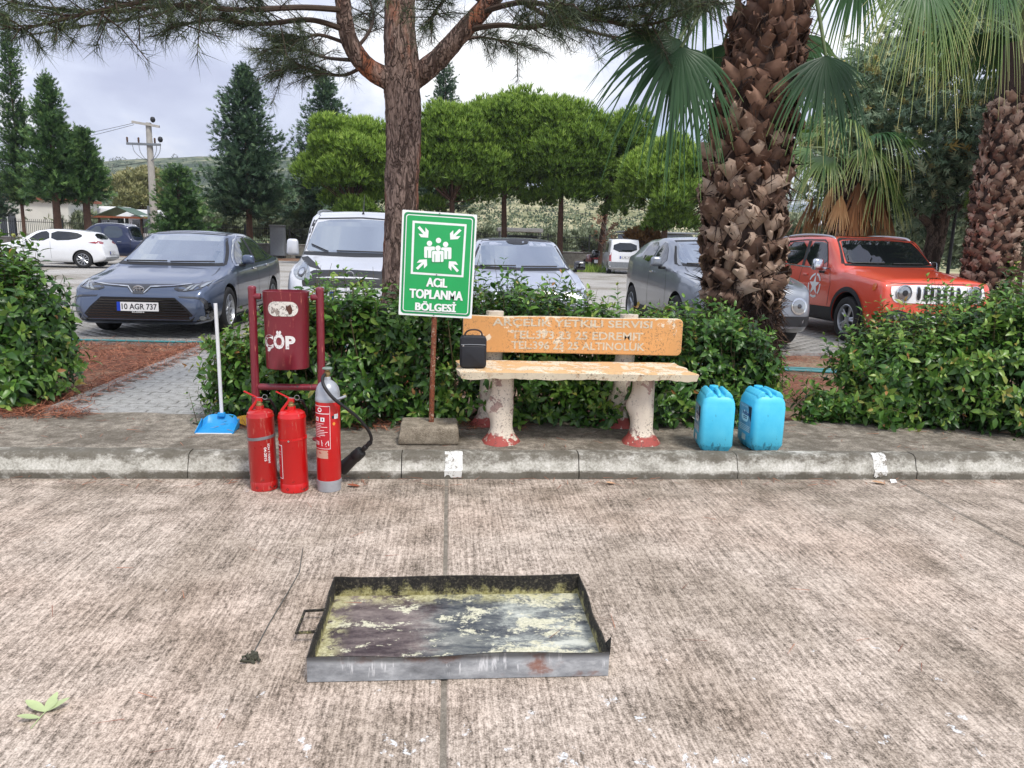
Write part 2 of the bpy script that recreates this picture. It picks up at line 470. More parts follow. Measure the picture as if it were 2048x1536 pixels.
def needle_litter_mat():
    t = NT('needle_litter'); at = t.n('ShaderNodeAttribute', attribute_name='tint')
    t.color(t.ramp(at.outputs['Fac'], [(0, lin((78, 44, 32))), (0.5, lin((140, 82, 58))), (1, lin((184, 124, 92)))])); t.rough(0.8); return t.m
def soil_mat():
    t = NT('litter_soil'); v = t.co()
    f = t.noise(30, v, detail=8, rough=0.75); g = t.step(t.noise(1.2, v, detail=4), 0.45, 0.6)
    c = t.mix(g, t.ramp(f, [(0.35, lin((88, 58, 44))), (0.65, lin((150, 102, 78)))]), t.ramp(f, [(0.35, lin((104, 88, 70))), (0.65, lin((172, 150, 124)))]))
    t.color(c); t.rough(0.95); t.bump(f, 0.8, 0.02); return t.m
def car_paint(name, c, metal=0.35, rough=0.3, flake=True):
    t = NT(name); a = lin(c)
    f = t.noise(3, detail=4)
    t.color(t.ramp(f, [(0.3, tuple(k * 0.94 for k in a[:3]) + (1,)), (0.7, a)]))
    t.rough(rough); t.p.inputs['Metallic'].default_value = metal
    t.p.inputs['Coat Weight'].default_value = 1.0; t.p.inputs['Coat Roughness'].default_value = 0.04
    return t.m
def glass_mat(name, c=(30, 36, 38), rough=0.03, spec=1.0):
    t = NT(name); t.color(lin(c)); t.rough(rough); t.p.inputs['Specular IOR Level'].default_value = spec
    t.p.inputs['IOR'].default_value = 1.55; t.p.inputs['Coat Weight'].default_value = 0.6; t.p.inputs['Coat Roughness'].default_value = 0.02
    return t.m

MT = {}
MT['road'] = road_mat()
MT['joint'] = conc_mat('joint_filler', (158, 150, 138), (130, 123, 112), (92, 86, 76), 0.4, 2.0, False)
MT['pavement'] = conc_mat('pavement_concrete', (178, 170, 156), (136, 128, 116), (86, 80, 70), 0.60, 1.0)
MT['kerb'] = kerb_mat()
MT['paver'] = conc_mat('paver_concrete', (182, 182, 180), (156, 156, 153), (118, 117, 113), 0.22, 1.3, False)
MT['paver_lot'] = conc_mat('lot_paver_concrete', (178, 176, 172), (154, 152, 147), (120, 117, 110), 0.3, 0.5, False)
MT['paver_gap'] = plain('paver_joint_sand', (84, 78, 68), 0.95, var=0.3, scale=40)
MT['soil'] = soil_mat()
MT['litter'] = needle_litter_mat()
MT['white_paint'] = peel_paint('kerb_white_paint', (226, 226, 220), (140, 134, 122), (96, 90, 78), peel=0.545, sc=26)
MT['black_plastic'] = plain('black_plastic', (26, 26, 27), 0.5, var=0.2)
MT['dark_trim'] = plain('dark_trim', (38, 40, 44), 0.55, var=0.15)
MT['rubber'] = plain('tyre_rubber', (33, 33, 34), 0.8, var=0.2, scale=30)
MT['chrome'] = plain('chrome', (205, 208, 212), 0.12, 1.0, var=0.05)
MT['alloy'] = plain('alloy', (186, 189, 193), 0.3, 0.7, var=0.05)
MT['white'] = plain('white_print', (240, 241, 240), 0.5, var=0.03)
MT['metal_grey'] = plain('grey_metal', (140, 144, 148), 0.4, 0.6, var=0.12)
MT['glass'] = glass_mat('window_glass', (30, 36, 38))
MT['screen_glass'] = glass_mat('windscreen_glass', (66, 76, 84), 0.04)
MT['lamp_glass'] = glass_mat('lamp_glass', (150, 156, 160), 0.06)
MT['red_lens'] = glass_mat('red_lens', (150, 20, 24), 0.1)
MT['amber_lens'] = glass_mat('amber_lens', (220, 110, 40), 0.1)
# ------------------------------------------------------------------ ground, road, kerb, pavement, path, car park
Z_W, Z_L = 0.14, 0.10                       # pavement and car-park levels
def flat(name, x0, x1, y0, y1, z, mat, parent=None, nx=1, ny=1):
    V = [(x0 + (x1 - x0) * i / nx, y0 + (y1 - y0) * j / ny, z) for j in range(ny + 1) for i in range(nx + 1)]
    Fc = [(j * (nx + 1) + i, j * (nx + 1) + i + 1, (j + 1) * (nx + 1) + i + 1, (j + 1) * (nx + 1) + i) for j in range(ny) for i in range(nx)]
    me = bpy.data.meshes.new(name); me.from_pydata(V, [], Fc); me.update()
    return link(name, me, parent, mat)
road = tag(flat('road', -60, 60, -25, 4.6, -0.006, MT['joint']), kind='structure')
xs = [-60, -5.9, -2.95, 0.0, 2.95, 5.9, 60]
for a, b in zip(xs[:-1], xs[1:]):
    q = B().box(((a + b) / 2, -10.24, -0.03), (b - a - 0.020, 29.5, 0.06))
    q.obj('slab', MT['road'], road, bevel=0.006, seg=1)
ground = tag(flat('ground', -160, 160, 4.6, 60, 0.075, MT['soil'], ny=4, nx=6), kind='structure')

kerb = tag(B().box((0, 4.63, -0.02), (60, 0.06, 0.1)).obj('kerb', MT['joint']), kind='structure')
prof = [(4.53, -0.03), (4.53, 0.046), (4.542, 0.054), (4.566, 0.118), (4.578, 0.135), (4.60, 0.145), (4.672, 0.1455), (4.672, -0.03)]
kx = [-5.0, -3.86, -2.72, -1.57, -0.28, 0.84, 1.88, 3.10, 4.2, 5.3, 6.4]
for a, b in zip(kx[:-1], kx[1:]):
    q = B(); n = 12; k = len(prof); V = []; Fc = []; dz = random.uniform(-0.003, 0.003); dy = random.uniform(-0.004, 0.004)
    for i in range(n + 1):
        x = a + 0.003 + (b - a - 0.006) * i / n
        for j, (y, z) in enumerate(prof):
            w = 0.0025 if 0 < j < 7 else 0
            V.append((x, y + dy + random.uniform(-w, w), z + (dz if z > 0 else 0) + random.uniform(-w, w)))
    for i in range(n):
        for j in range(k):
            j2 = (j + 1) % k; Fc.append((i * k + j, i * k + j2, (i + 1) * k + j2, (i + 1) * k + j))
    Fc += [tuple(range(k)), tuple(n * k + j for j in range(k))[::-1]]
    q.add(V, Fc).obj('kerb_stone', MT['kerb'], kerb, smooth=50)
for x0, x1 in ((-0.012, 0.098), (2.805, 2.895)):
    V = []
    pp = [(4.5245, 0.012), (4.5245, 0.048), (4.537, 0.0585), (4.561, 0.122), (4.574, 0.1405), (4.60, 0.1505), (4.615, 0.1508)]
    for i in range(9):
        for j, (y, z) in enumerate(pp):
            jag = random.uniform(-0.010, 0.010) if j in (0, len(pp) - 1) else 0
            V.append((x0 + (x1 - x0) * i / 8 + (random.uniform(-0.005, 0.005) if i in (0, 8) else 0), y + (jag if j else 0), z + (jag if j == 0 else 0)))
    k = len(pp)
    me = bpy.data.meshes.new('painted_mark'); me.from_pydata(V, [], [(i * k + j, (i + 1) * k + j, (i + 1) * k + j + 1, i * k + j + 1) for i in range(8) for j in range(k - 1)]); me.update()
    link('painted_mark', me, kerb, MT['white_paint'])

# pavement between kerb and planting
V = []; Fc = []; n = 110; rr = random.Random(3)
for i in range(n + 1):
    x = -16 + 32 * i / n
    back = 5.62 + 0.05 * math.sin(x * 2.1) + rr.uniform(-0.02, 0.02)
    for j in range(7):
        y = 4.674 + (back - 4.674) * j / 6
        V.append((x, y, Z_W + 0.003 * math.sin(x * 3 + y * 5) + rr.uniform(-0.0012, 0.0012)))
    V.append((x, back + 0.02, 0.06))
for i in range(n):
    for j in range(7):
        Fc.append((i * 8 + j, (i + 1) * 8 + j, (i + 1) * 8 + j + 1, i * 8 + j + 1))
me = bpy.data.meshes.new('pavement'); me.from_pydata(V, [], Fc); me.update()
tag(link('pavement', fin(me, 60), None, MT['pavement']), kind='structure')

# wavy interlocking pavers
A_, B_, D_ = 0.1125, 0.05625, 0.011
def paver_mesh(seed):
    r = random.Random(seed); s = 0.955; tilt = r.uniform(-0.012, 0.012); t2 = r.uniform(-0.006, 0.006)
    wave = [0, 1, 0, -1, 0, 1, 0, -1, 0]
    out = [(-A_ + k * A_ / 4, B_ + D_ * wave[k]) for k in range(9)][::-1] + [(-A_ + k * A_ / 4, -B_ + D_ * wave[k]) for k in range(9)]
    ring = lambda f, z: [(x * f, y * (f - 0.02), z + x * tilt + y * t2) for x, y in out]
    m = len(out); V = ring(s, -0.03) + ring(s, -0.005) + ring(s - 0.045, 0.0)
    Fc = [tuple(range(2 * m, 3 * m))] + [(a * m + i, a * m + (i + 1) % m, (a + 1) * m + (i + 1) % m, (a + 1) * m + i) for a in (0, 1) for i in range(m)]
    me = bpy.data.meshes.new('paver'); me.from_pydata(V, [], Fc)
    me.materials.append(MT['paver']); me.update(); return me
PV = [paver_mesh(k) for k in range(5)]
path = tag(flat('path', -2.93, -1.50, 5.60, 9.72, 0.108, MT['paver_gap']), kind='structure')
row = 0; y = 5.74
while y < 9.66:
    x = -2.83 + (A_ if row % 2 else 0.0)
    while x < -1.55:
        o = link('paver', random.choice(PV), path)
        o.location = (x + random.uniform(-0.003, 0.003), y + random.uniform(-0.002, 0.002), 0.134 + random.uniform(-0.003, 0.003))
        if random.random() < 0.5: o.rotation_euler = (0, 0, PI)
        x += 2 * A_
    y += 2 * B_; row += 1
def strip(name, x0, x1, y0, y1, z1, mat, parent, n=14):
    q = B(); V = []; Fc = []
    for i in range(n + 1):
        t = i / n; jx = random.uniform(-0.006, 0.006)
        if y1 - y0 > x1 - x0:
            yy = y0 + (y1 - y0) * t; V += [(x0 + jx, yy, 0.05), (x0 + jx, yy, z1), (x1 + jx, yy, z1 - 0.002), (x1 + jx, yy, 0.05)]
        else:
            xx = x0 + (x1 - x0) * t; V += [(xx, y0 + jx, 0.05), (xx, y0 + jx, z1), (xx, y1 + jx, z1 - 0.002), (xx, y1 + jx, 0.05)]
    for i in range(n):
        for j in range(3): Fc.append((i * 4 + j, i * 4 + j + 1, i * 4 + j + 5, i * 4 + j + 4))
    return q.add(V, Fc).obj(name, mat, parent)
strip('edging', -3.02, -2.935, 5.62, 9.70, 0.142, MT['paver'], path)
strip('edging', -2.93, -1.5, 5.635, 5.685, 0.141, MT['paver'], path)

# car park
def lot_mat():
    t = NT('lot_paving'); v = t.co((1, 1, 1))
    br = t.n('ShaderNodeTexBrick'); br.inputs['Scale'].default_value = 1.0; br.inputs['Brick Width'].default_value = 0.225; br.inputs['Row Height'].default_value = 0.1125; br.inputs['Mortar Size'].default_value = 0.006
    br.inputs['Color1'].default_value = lin((182, 179, 174)); br.inputs['Color2'].default_value = lin((166, 163, 158)); br.inputs['Mortar'].default_value = lin((116, 111, 102))
    t.l(v, br.inputs['Vector'])
    n = t.noise(0.35, v, detail=6, rough=0.65); c = t.mix(t.step(n, 0.40, 0.68), br.outputs['Color'], t.mix(1.0, br.outputs['Color'], lin((196, 190, 178)), 'MULTIPLY'))
    t.color(c); t.rough(0.9); t.bump(br.outputs['Fac'], -0.3, 0.01); return t.m
MT['lot'] = lot_mat()
lot = tag(flat('car_park', -70, 70, 9.76, 47, Z_L - 0.012, MT['lot']), kind='structure')
strip('edging', -30, 30, 9.68, 9.75, 0.125, MT['paver'], lot, n=60)
P_ = []; rowi = 0; y = 9.82
while y < 16.5:
    x = -9.0 + (A_ if rowi % 2 else 0)
    while x < 11.0:
        P_.append((x, y)); x += 2 * A_
    y += 2 * B_; rowi += 1
P_ = np.array(P_); N = len(P_)
tv = np.array([(sx * 0.106, sy * 0.0505, z) for z, in ((-0.02,), (0.0,)) for sx, sy in ((-1, -1), (1, -1), (1, 1), (-1, 1))]); tv[4:, :2] *= 0.96
tf = np.array([(4, 5, 6, 7), (0, 1, 5, 4), (1, 2, 6, 5), (2, 3, 7, 6), (3, 0, 4, 7)])
PP = np.column_stack([P_ + RNG.normal(0, 0.0015, (N, 2)), Z_L + RNG.normal(0, 0.0014, N)])
Dv = np.column_stack([RNG.normal(0, 0.01, N), np.ones(N), RNG.normal(0, 0.006, N)]); Nv = np.tile([0, 0, 1.0], (N, 1))
v_, f_, _t = scatter(tv, tf, PP, frames(Dv, Nv), np.ones(N))
tag(link('pavers', npmesh('pavers', v_, f_), lot, MT['paver_lot']), kind='stuff')

# fallen pine needles, thick on the planting bed and thin on the pavement
def needles(n, x0, x1, y0, y1, z, ln=0.11, pile=0.03, w=0.0022, mask=None):
    X = RNG.uniform(x0, x1, n); Y = RNG.uniform(y0, y1, n)
    if mask is not None:
        k = mask(X, Y); X, Y = X[k], Y[k]
    n = len(X)
    A = RNG.uniform(0, 2 * PI, n); up = RNG.normal(0, 0.22, n)
    D = np.column_stack([np.cos(A), np.sin(A), up * (pile > 0.01)]); Nv = np.column_stack([RNG.normal(0, .3, n), RNG.normal(0, .3, n), np.ones(n)])
    tv = np.array([(-1, 0, 0), (1, 0, 0), (0.35, 1, 0.0), (-0.35, 1, 0)])
    S = np.column_stack([np.full(n, w), RNG.uniform(0.6, 1.2, n) * ln, np.ones(n)])
    zz = z + RNG.uniform(0.003, 0.003 + pile, n) + np.abs(up) * 0.01
    return scatter(tv, np.array([(0, 1, 2, 3)]), np.column_stack([X, Y, zz]), frames(D, Nv), S, RNG.uniform(0, 1, n))
bed = merge([needles(15000, -6.0, -3.03, 5.62, 9.66, 0.09, pile=0.06, w=0.003), needles(3500, -3.15, -2.75, 5.55, 9.6, 0.135, pile=0.015, w=0.0028, mask=lambda X, Y: RNG.random(len(X)) < np.clip(1.15 - (X + 3.15) / 0.4, 0, 1)),
             needles(4000, 2.6, 6.2, 5.6, 9.6, 0.085, pile=0.04, w=0.003), needles(2600, -1.6, 0.6, 5.2, 5.9, 0.135, pile=0.03, w=0.003), needles(1500, -4.4, -2.6, 5.45, 5.75, 0.14, pile=0.02, w=0.003)])
tag(link('needle_litter', npmesh('needle_litter', *bed), None, MT['litter']), 'brown fallen pine needles heaped over the planting bed', 'pine needles', kind='stuff')
loose = merge([needles(260, -3.5, 4.8, 4.7, 5.5, 0.144, ln=0.09, pile=0.004, w=0.002), needles(170, -3.2, 4.2, 4.36, 4.52, 0.003, ln=0.09, pile=0.004, w=0.002), needles(60, -2.2, 3.0, 1.8, 4.3, 0.002, ln=0.1, pile=0.003, w=0.0015)])
tag(link('loose_needles', npmesh('loose_needles', *loose), None, MT['litter']), 'single brown pine needles strewn on the road and pavement', 'pine needles', kind='stuff')

# terrain behind the fence and the far hills
def ridge(x, y):
    h = np.zeros_like(x)
    u = x / np.maximum(y, 1.0)                                  # bearing as seen down the valley
    hl = 62 * np.exp(-((x + 190) / 330) ** 2) * np.clip((y - 330) / 330, 0, 1) ** 1.2
    hm = 17 * np.exp(-((x - 30) / 190) ** 2) * np.clip((y - 95) / 170, 0, 1) ** 1.3
    return hl + hm + np.clip((y - 60) / 200, 0, 1) * 0.7
def fbm(x, y, sc, oct=4, seed=0):
    r = np.random.default_rng(seed); s = np.zeros_like(x); a = 1.0
    for o in range(oct):
        for k in range(3):
            th = r.uniform(0, 2 * PI); ph = r.uniform(0, 2 * PI); f = sc * 2 ** o * r.uniform(0.7, 1.3)
            s += a / 3 * np.sin((x * math.cos(th) + y * math.sin(th)) * f + ph)
        a *= 0.5
    return s
gx = np.linspace(-900, 1100, 160); gyy = np.concatenate([np.linspace(58, 200, 40), np.linspace(210, 1100, 70)])
X, Y = np.meshgrid(gx, gyy)
def height(X, Y):
    b = ridge(X, Y); return 0.06 + b + b * 0.10 * fbm(X, Y, 0.012, 4, 5) + np.clip(b, 0, 8) * 0.12 * fbm(X, Y, 0.05, 3, 8)
Zt = height(X, Y)
def hill_mat():
    t = NT('hill_scrub'); v = t.co()
    f = t.noise(0.09, v, detail=8, rough=0.7); g = t.noise(0.012, v, detail=5)
    c = t.ramp(f, [(0.36, lin((56, 70, 54))), (0.5, lin((92, 104, 80))), (0.62, lin((150, 148, 120)))])
    c = t.mix(t.step(g, 0.46, 0.60), c, t.ramp(f, [(0.38, lin((46, 62, 48))), (0.62, lin((96, 106, 86)))]))
    near = t.math('SUBTRACT', 1.0, t.step(t.xyz()[1], 240, 420))
    c = t.mix(t.math('MULTIPLY', near, 0.9), c, t.ramp(f, [(0.38, lin((126, 128, 92))), (0.5, lin((168, 164, 128))), (0.62, lin((196, 186, 152)))]))
    t.color(c); t.rough(0.95); t.p.inputs['Specular IOR Level'].default_value = 0.1; t.bump(f, 0.5, 1.0); return t.m
MT['hill'] = hill_mat()
nx = len(gx)
Fc = np.array([(j * nx + i, j * nx + i + 1, (j + 1) * nx + i + 1, (j + 1) * nx + i) for j in range(len(gyy) - 1) for i in range(nx - 1)])
tag(link('hills', npmesh('hills', np.column_stack([X.ravel(), Y.ravel(), Zt.ravel()]), Fc, smooth=180), None, MT['hill']), kind='structure')
# the blue mountain far to the right
mx = np.linspace(600, 3600, 60); my = np.linspace(3200, 3700, 12)
X, Y = np.meshgrid(mx, my)
Zm = 250 * np.exp(-((X - 1900) / 700) ** 2) * np.clip((Y - 3200) / 500, 0, 1) + 12 * fbm(X, Y, 0.006, 4, 2) * np.clip((Y - 3200) / 500, 0, 1) - 3
nx = len(mx); Fc = np.array([(j * nx + i, j * nx + i + 1, (j + 1) * nx + i + 1, (j + 1) * nx + i) for j in range(len(my) - 1) for i in range(nx - 1)])
tag(link('mountain', npmesh('mountain', np.column_stack([X.ravel(), Y.ravel(), Zm.ravel()]), Fc, smooth=180), None, plain('far_mountain', (84, 98, 92), 1.0, var=0.1, scale=0.01, spec=0.0)), kind='structure')
tag(flat('plain_ground', -3000, 4500, 1090, 3300, -2.0, MT['hill']), kind='structure')
# ------------------------------------------------------------------ fire-training tray
def tray_floor_mat():
    t = NT('tray_floor'); v = t.co(); xyz = t.xyz()
    diag = t.co((3.0, 9.0, 1), (0, 0, 0), (0, 0, 0.5))
    fine = t.noise(80, v, detail=6, rough=0.75); grit = t.math('MULTIPLY', t.math('SUBTRACT', fine, 0.5), 0.22)
    n = t.math('ADD', t.noise(1.0, diag, detail=10, rough=0.72, dist=0.25), grit); n2 = t.math('ADD', t.noise(6.5, t.co((1, 1.5, 1), (3, 1, 0), (0, 0, 0.3)), detail=10, rough=0.74, dist=0.15), grit)
    c = t.ramp(n, [(0.36, lin((58, 60, 66))), (0.46, lin((108, 112, 112))), (0.54, lin((160, 164, 156))), (0.62, lin((204, 206, 194)))])
    mar = t.math('SUBTRACT', 1.0, t.step(t.math('ADD', xyz[0], t.math('MULTIPLY', n2, 0.45)), 0.02, 0.22))
    c = t.mix(t.math('MULTIPLY', mar, 0.8), c, t.ramp(n, [(0.40, lin((60, 42, 44))), (0.60, lin((112, 90, 88)))]))
    blk = t.math('SUBTRACT', 1.0, t.step(t.math('ABSOLUTE', t.math('ADD', t.math('SUBTRACT', xyz[0], 0.02), t.math('MULTIPLY', t.math('SUBTRACT', n2, 0.5), 0.7))), 0.07, 0.15))
    c = t.mix(t.math('MULTIPLY', blk, 0.62), c, lin((40, 44, 56)))
    pw = t.step(t.math('ADD', n2, t.math('MULTIPLY', t.step(xyz[0], -0.15, 0.35), 0.06)), 0.555, 0.60)
    c = t.mix(t.math('MULTIPLY', pw, 0.9), c, t.ramp(fine, [(0.38, lin((190, 188, 158))), (0.62, lin((226, 222, 196)))]))
    edge = t.math('MAXIMUM', t.step(xyz[1], 0.20, 0.285), t.math('SUBTRACT', 1.0, t.step(xyz[0], -0.47, -0.40)))
    edge = t.math('MULTIPLY', edge, t.step(t.math('ADD', t.noise(9, v, detail=9, rough=0.7), grit), 0.44, 0.54))
    c = t.mix(t.math('MULTIPLY', edge, 0.75), c, t.ramp(fine, [(0.38, lin((168, 162, 112))), (0.62, lin((216, 212, 168)))]))
    t.color(c); t.rough(t.math('ADD', t.math('MULTIPLY', n, 0.5), 0.22)); t.bump(t.math('ADD', n2, t.math('MULTIPLY', fine, 0.3)), 0.35, 0.006); return t.m
def tray_soot_mat():
    t = NT('tray_soot'); v = t.co(); z = t.xyz()[2]
    n = t.noise(14, v, detail=8, rough=0.75); f = t.noise(90, v, detail=5, rough=0.7)
    c = t.ramp(f, [(0.38, lin((22, 22, 22))), (0.55, lin((52, 48, 42))), (0.68, lin((110, 104, 88)))])
    y = t.step(t.math('SUBTRACT', n, t.math('MULTIPLY', t.math('SUBTRACT', z, 0.02), 3.6)), 0.40, 0.56)
    c = t.mix(t.math('MULTIPLY', y, 0.85), c, t.ramp(f, [(0.35, lin((150, 142, 84))), (0.65, lin((210, 204, 150)))]))
    t.color(c); t.rough(0.85); t.bump(t.math('ADD', n, f), 0.8, 0.012); return t.m
def tray_zinc_mat():
    t = NT('tray_zinc'); v = t.co(); xyz = t.xyz()
    n = t.noise(5, t.co((1, 1, 2)), detail=10, rough=0.72); d = t.noise(1.0, t.co((60, 60, 6)), detail=6, rough=0.65)
    c = t.ramp(n, [(0.34, lin((108, 112, 116))), (0.5, lin((156, 160, 164))), (0.64, lin((202, 206, 208)))])
    dr = t.math('MULTIPLY', t.step(d, 0.55, 0.62), t.step(t.noise(4, t.co((1, 1, 1), (2, 0, 0)), detail=4), 0.38, 0.50))
    dr = t.math('MULTIPLY', dr, t.step(t.math('ADD', t.math('MULTIPLY', xyz[2], 6.0), t.math('SUBTRACT', t.noise(1.0, t.co((30, 30, 0.1))), 0.5)), 0.12, 0.28))
    c = t.mix(t.math('MULTIPLY', dr, 0.9), c, lin((224, 226, 228)))
    ru = t.math('MULTIPLY', t.step(t.noise(3.2, t.co((1, 1, 1.4), (7, 2, 1)), detail=7, rough=0.65), 0.47, 0.58), 0.85)
    c = t.mix(ru, c, t.ramp(n, [(0.3, lin((104, 62, 44))), (0.7, lin((150, 92, 66)))]))
    tp = t.math('MULTIPLY', t.step(t.math('ADD', xyz[2], t.math('MULTIPLY', n, 0.05)), 0.09, 0.112), 0.8)
    c = t.mix(tp, c, lin((44, 44, 42)))
    t.color(c); t.rough(t.math('ADD', t.math('MULTIPLY', n, 0.4), 0.25)); t.p.inputs['Metallic'].default_value = 0.1; t.bump(n, 0.15, 0.01); return t.m
MT['tray_floor'], MT['soot'], MT['zinc'] = tray_floor_mat(), tray_soot_mat(), tray_zinc_mat()
tx0, tx1, ty0, ty1 = -0.452, 0.562, 2.312, 2.925
tcx, tcy = (tx0 + tx1) / 2, (ty0 + ty1) / 2
tray = root('fire_tray', 'soot-stained shallow metal tray with yellow powder residue on the concrete road', 'tray', (tcx, tcy, 0))
hw, hd = (tx1 - tx0) / 2, (ty1 - ty0) / 2
B().box((0, 0, 0.006), (2 * hw - 0.008, 2 * hd - 0.008, 0.004)).obj('pan_floor', MT['tray_floor'], tray)
def tray_wall(p0, p1, inward, h0, h1, wav):
    n = 28; V = []; Fc = []; ix, iy = inward; r = random.Random(wav)
    for i in range(n + 1):
        t = i / n; x = p0[0] + (p1[0] - p0[0]) * t; y = p0[1] + (p1[1] - p0[1]) * t
        bow = 0.006 * math.sin(t * PI * 3 + wav) * math.sin(PI * t); h = h0 + (h1 - h0) * t + 0.003 * math.sin(t * 11 + wav) + r.uniform(-0.0006, 0.0006)
        for off, z in ((0, 0.003), (0, h * 0.5), (bow - 0.002, h), (bow + 0.0026, h), (0.0035, h * 0.5), (0.0035, 0.003)):
            V.append((x + ix * off, y + iy * off, z))
    for i in range(n):
        for j in range(6):
            j2 = (j + 1) % 6; Fc.append((i * 6 + j, i * 6 + j2, (i + 1) * 6 + j2, (i + 1) * 6 + j))
    Fc += [tuple(range(6)), tuple(n * 6 + j for j in range(6))]
    o = B().add(V, Fc).obj('wall', MT['zinc'], tray, smooth=40)
    o.data.materials.append(MT['soot'])
    for p in o.data.polygons:
        if p.normal.x * ix + p.normal.y * iy > 0.3 or p.normal.z > 0.6: p.material_index = 1
    return o
tray_wall((-hw, -hd), (hw, -hd), (0, 1), 0.090, 0.093, 1)
tray_wall((-hw, hd), (hw, hd), (0, -1), 0.088, 0.092, 2)
w = tray_wall((-hw, -hd + 0.004), (-hw, hd - 0.004), (1, 0), 0.088, 0.088, 3)
w2 = tray_wall((hw, -hd + 0.004), (hw, hd - 0.004), (-1, 0), 0.085, 0.086, 4)
for o in (w, w2):
    for i in range(len(o.data.materials)): o.data.materials[i] = MT['soot']
B().add([(hw + 0.003, -hd + 0.01, 0.075), (hw + 0.010, -hd + 0.035, 0.128), (hw + 0.004, -hd + 0.085, 0.078), (hw + 0.005, -hd + 0.01, 0.075), (hw + 0.012, -hd + 0.035, 0.128), (hw + 0.006, -hd + 0.085, 0.078)], [(0, 1, 2), (5, 4, 3), (0, 3, 4, 1), (1, 4, 5, 2), (2, 5, 3, 0)]).obj('torn_corner', MT['soot'], tray)
hx = -hw - 0.085
B().tube([(-hw - 0.001, -0.05, 0.045), (hx, -0.05, 0.04), (hx, 0.115, 0.04), (-hw - 0.001, 0.115, 0.045)], 0.006, 8).obj('handle', MT['soot'], tray, smooth=40)

# lighting rod with a burnt wad
rod = root('lighting_rod', 'thin dark metal rod with a burnt wad lying beside the tray', 'rod', (-0.67, 2.46, 0))
rp = [(0.0, 0.0, 0.012), (0.005, 0.25, 0.007), (0.02, 0.5, 0.006), (0.03, 0.7, 0.006), (-0.005, 0.97, 0.006)]
B().tube(rp, [0.0022] * 5, 7).obj('shaft', plain('rod_steel', (112, 112, 106), 0.5, 0.6), rod, smooth=60)
rr = random.Random(4); q = B()
for k in range(20):
    a = [rr.uniform(-0.014, 0.014), rr.uniform(-0.016, 0.016), rr.uniform(0.004, 0.016)]
    q.tube([a, [a[0] + rr.uniform(-0.02, 0.02), a[1] + rr.uniform(-0.02, 0.02), rr.uniform(0.003, 0.03)], [a[0] + rr.uniform(-0.028, 0.028), a[1] + rr.uniform(-0.028, 0.028), rr.uniform(0.003, 0.02)]], rr.uniform(0.002, 0.006), 5)
q.obj('burnt_wad', plain('char', (70, 70, 58), 0.95, var=0.4, scale=80), rod)

# ------------------------------------------------------------------ fire extinguishers
def red_paint(name, c, wear=0.0):
    t = NT(name); v = t.co(); a = lin(c)
    n = t.noise(5, v, detail=6); c1 = t.ramp(n, [(0.3, tuple(k * 0.86 for k in a[:3]) + (1,)), (0.7, a)])
    if wear:
        s = t.noise(1.0, t.co((60, 60, 9)), detail=6, rough=0.7)
        s = t.math('MULTIPLY', t.step(s, 0.60 - wear * 0.05, 0.68), t.step(t.noise(6, v, detail=4), 0.42, 0.55))
        c1 = t.mix(t.math('MULTIPLY', s, 0.75), c1, lin((196, 120, 104)))
        d = t.math('MULTIPLY', t.step(t.noise(22, v, detail=7, rough=0.7), 0.60, 0.64), t.math('SUBTRACT', 1.0, t.step(t.xyz()[2], 0.02, 0.12)))
        c1 = t.mix(d, c1, lin((62, 44, 38)))
    t.color(c1); t.rough(t.math('ADD', t.math('MULTIPLY', n, 0.25), 0.2)); t.p.inputs['Coat Weight'].default_value = 0.3; t.bump(n, 0.05, 0.01); return t.m
MT['red'] = red_paint('extinguisher_red', (204, 20, 22), 0.4)
MT['red_worn'] = red_paint('extinguisher_red_worn', (182, 26, 26), 1.6)
MT['silver'] = plain('silver_paint', (172, 176, 182), 0.38, 0.3, var=0.12, scale=18)
MT['label_red'] = plain('label_red', (188, 28, 40), 0.45, var=0.05)
MT['brass'] = plain('old_brass', (150, 128, 86), 0.45, 0.7, var=0.25)
MT['orange_print'] = plain('orange_print', (226, 150, 60), 0.5)
MT['dark_print'] = plain('dark_print', (40, 36, 48), 0.5)
def cyl(r):
    return lambda th, z: (r * math.cos(math.radians(th)), r * math.sin(math.radians(th)), z)
def band(name, th0, th1, z0, z1, r, mat, parent, n=10):
    n = max(1, int(abs(th1 - th0) / 9)); c = cyl(r)
    V = [c(th0 + (th1 - th0) * i / n, z) for i in range(n + 1) for z in (z0, z1)]
    me = bpy.data.meshes.new(name); me.from_pydata(V, [], [(2 * i, 2 * i + 2, 2 * i + 3, 2 * i + 1) for i in range(n)]); me.update()
    return link(name, me, parent, mat)
def powder_label(ex, r, th0, th1, z0, z1):
    lb = band('label', th0, th1, z0, z1, r + 0.0006, MT['white'], ex)
    e = (th1 - th0) * 0.05; band('label_field', th0 + e, th1 - e, z0 + 0.004, z1 - 0.004, r + 0.0012, MT['label_red'], lb)
    rr = random.Random(int(r * 1e4)); z = z1 - 0.02
    band('title', th0 + 3 * e, th1 - 4 * e, z, z + 0.008, r + 0.0018, MT['dark_print'], lb)
    while z > z0 + 0.08:
        z -= rr.uniform(0.012, 0.026)
        band('printed_line', th0 + 2 * e, th0 + (th1 - th0) * rr.uniform(0.6, 0.92), z, z + 0.0022, r + 0.0018, MT['white'], lb)
    for k in range(2):
        z = z0 + 0.02 + k * 0.028
        band('pictogram', th0 + 3 * e, th0 + (th1 - th0) * 0.62, z, z + 0.018, r + 0.0018, MT['white'] if k else MT['orange_print'], lb)
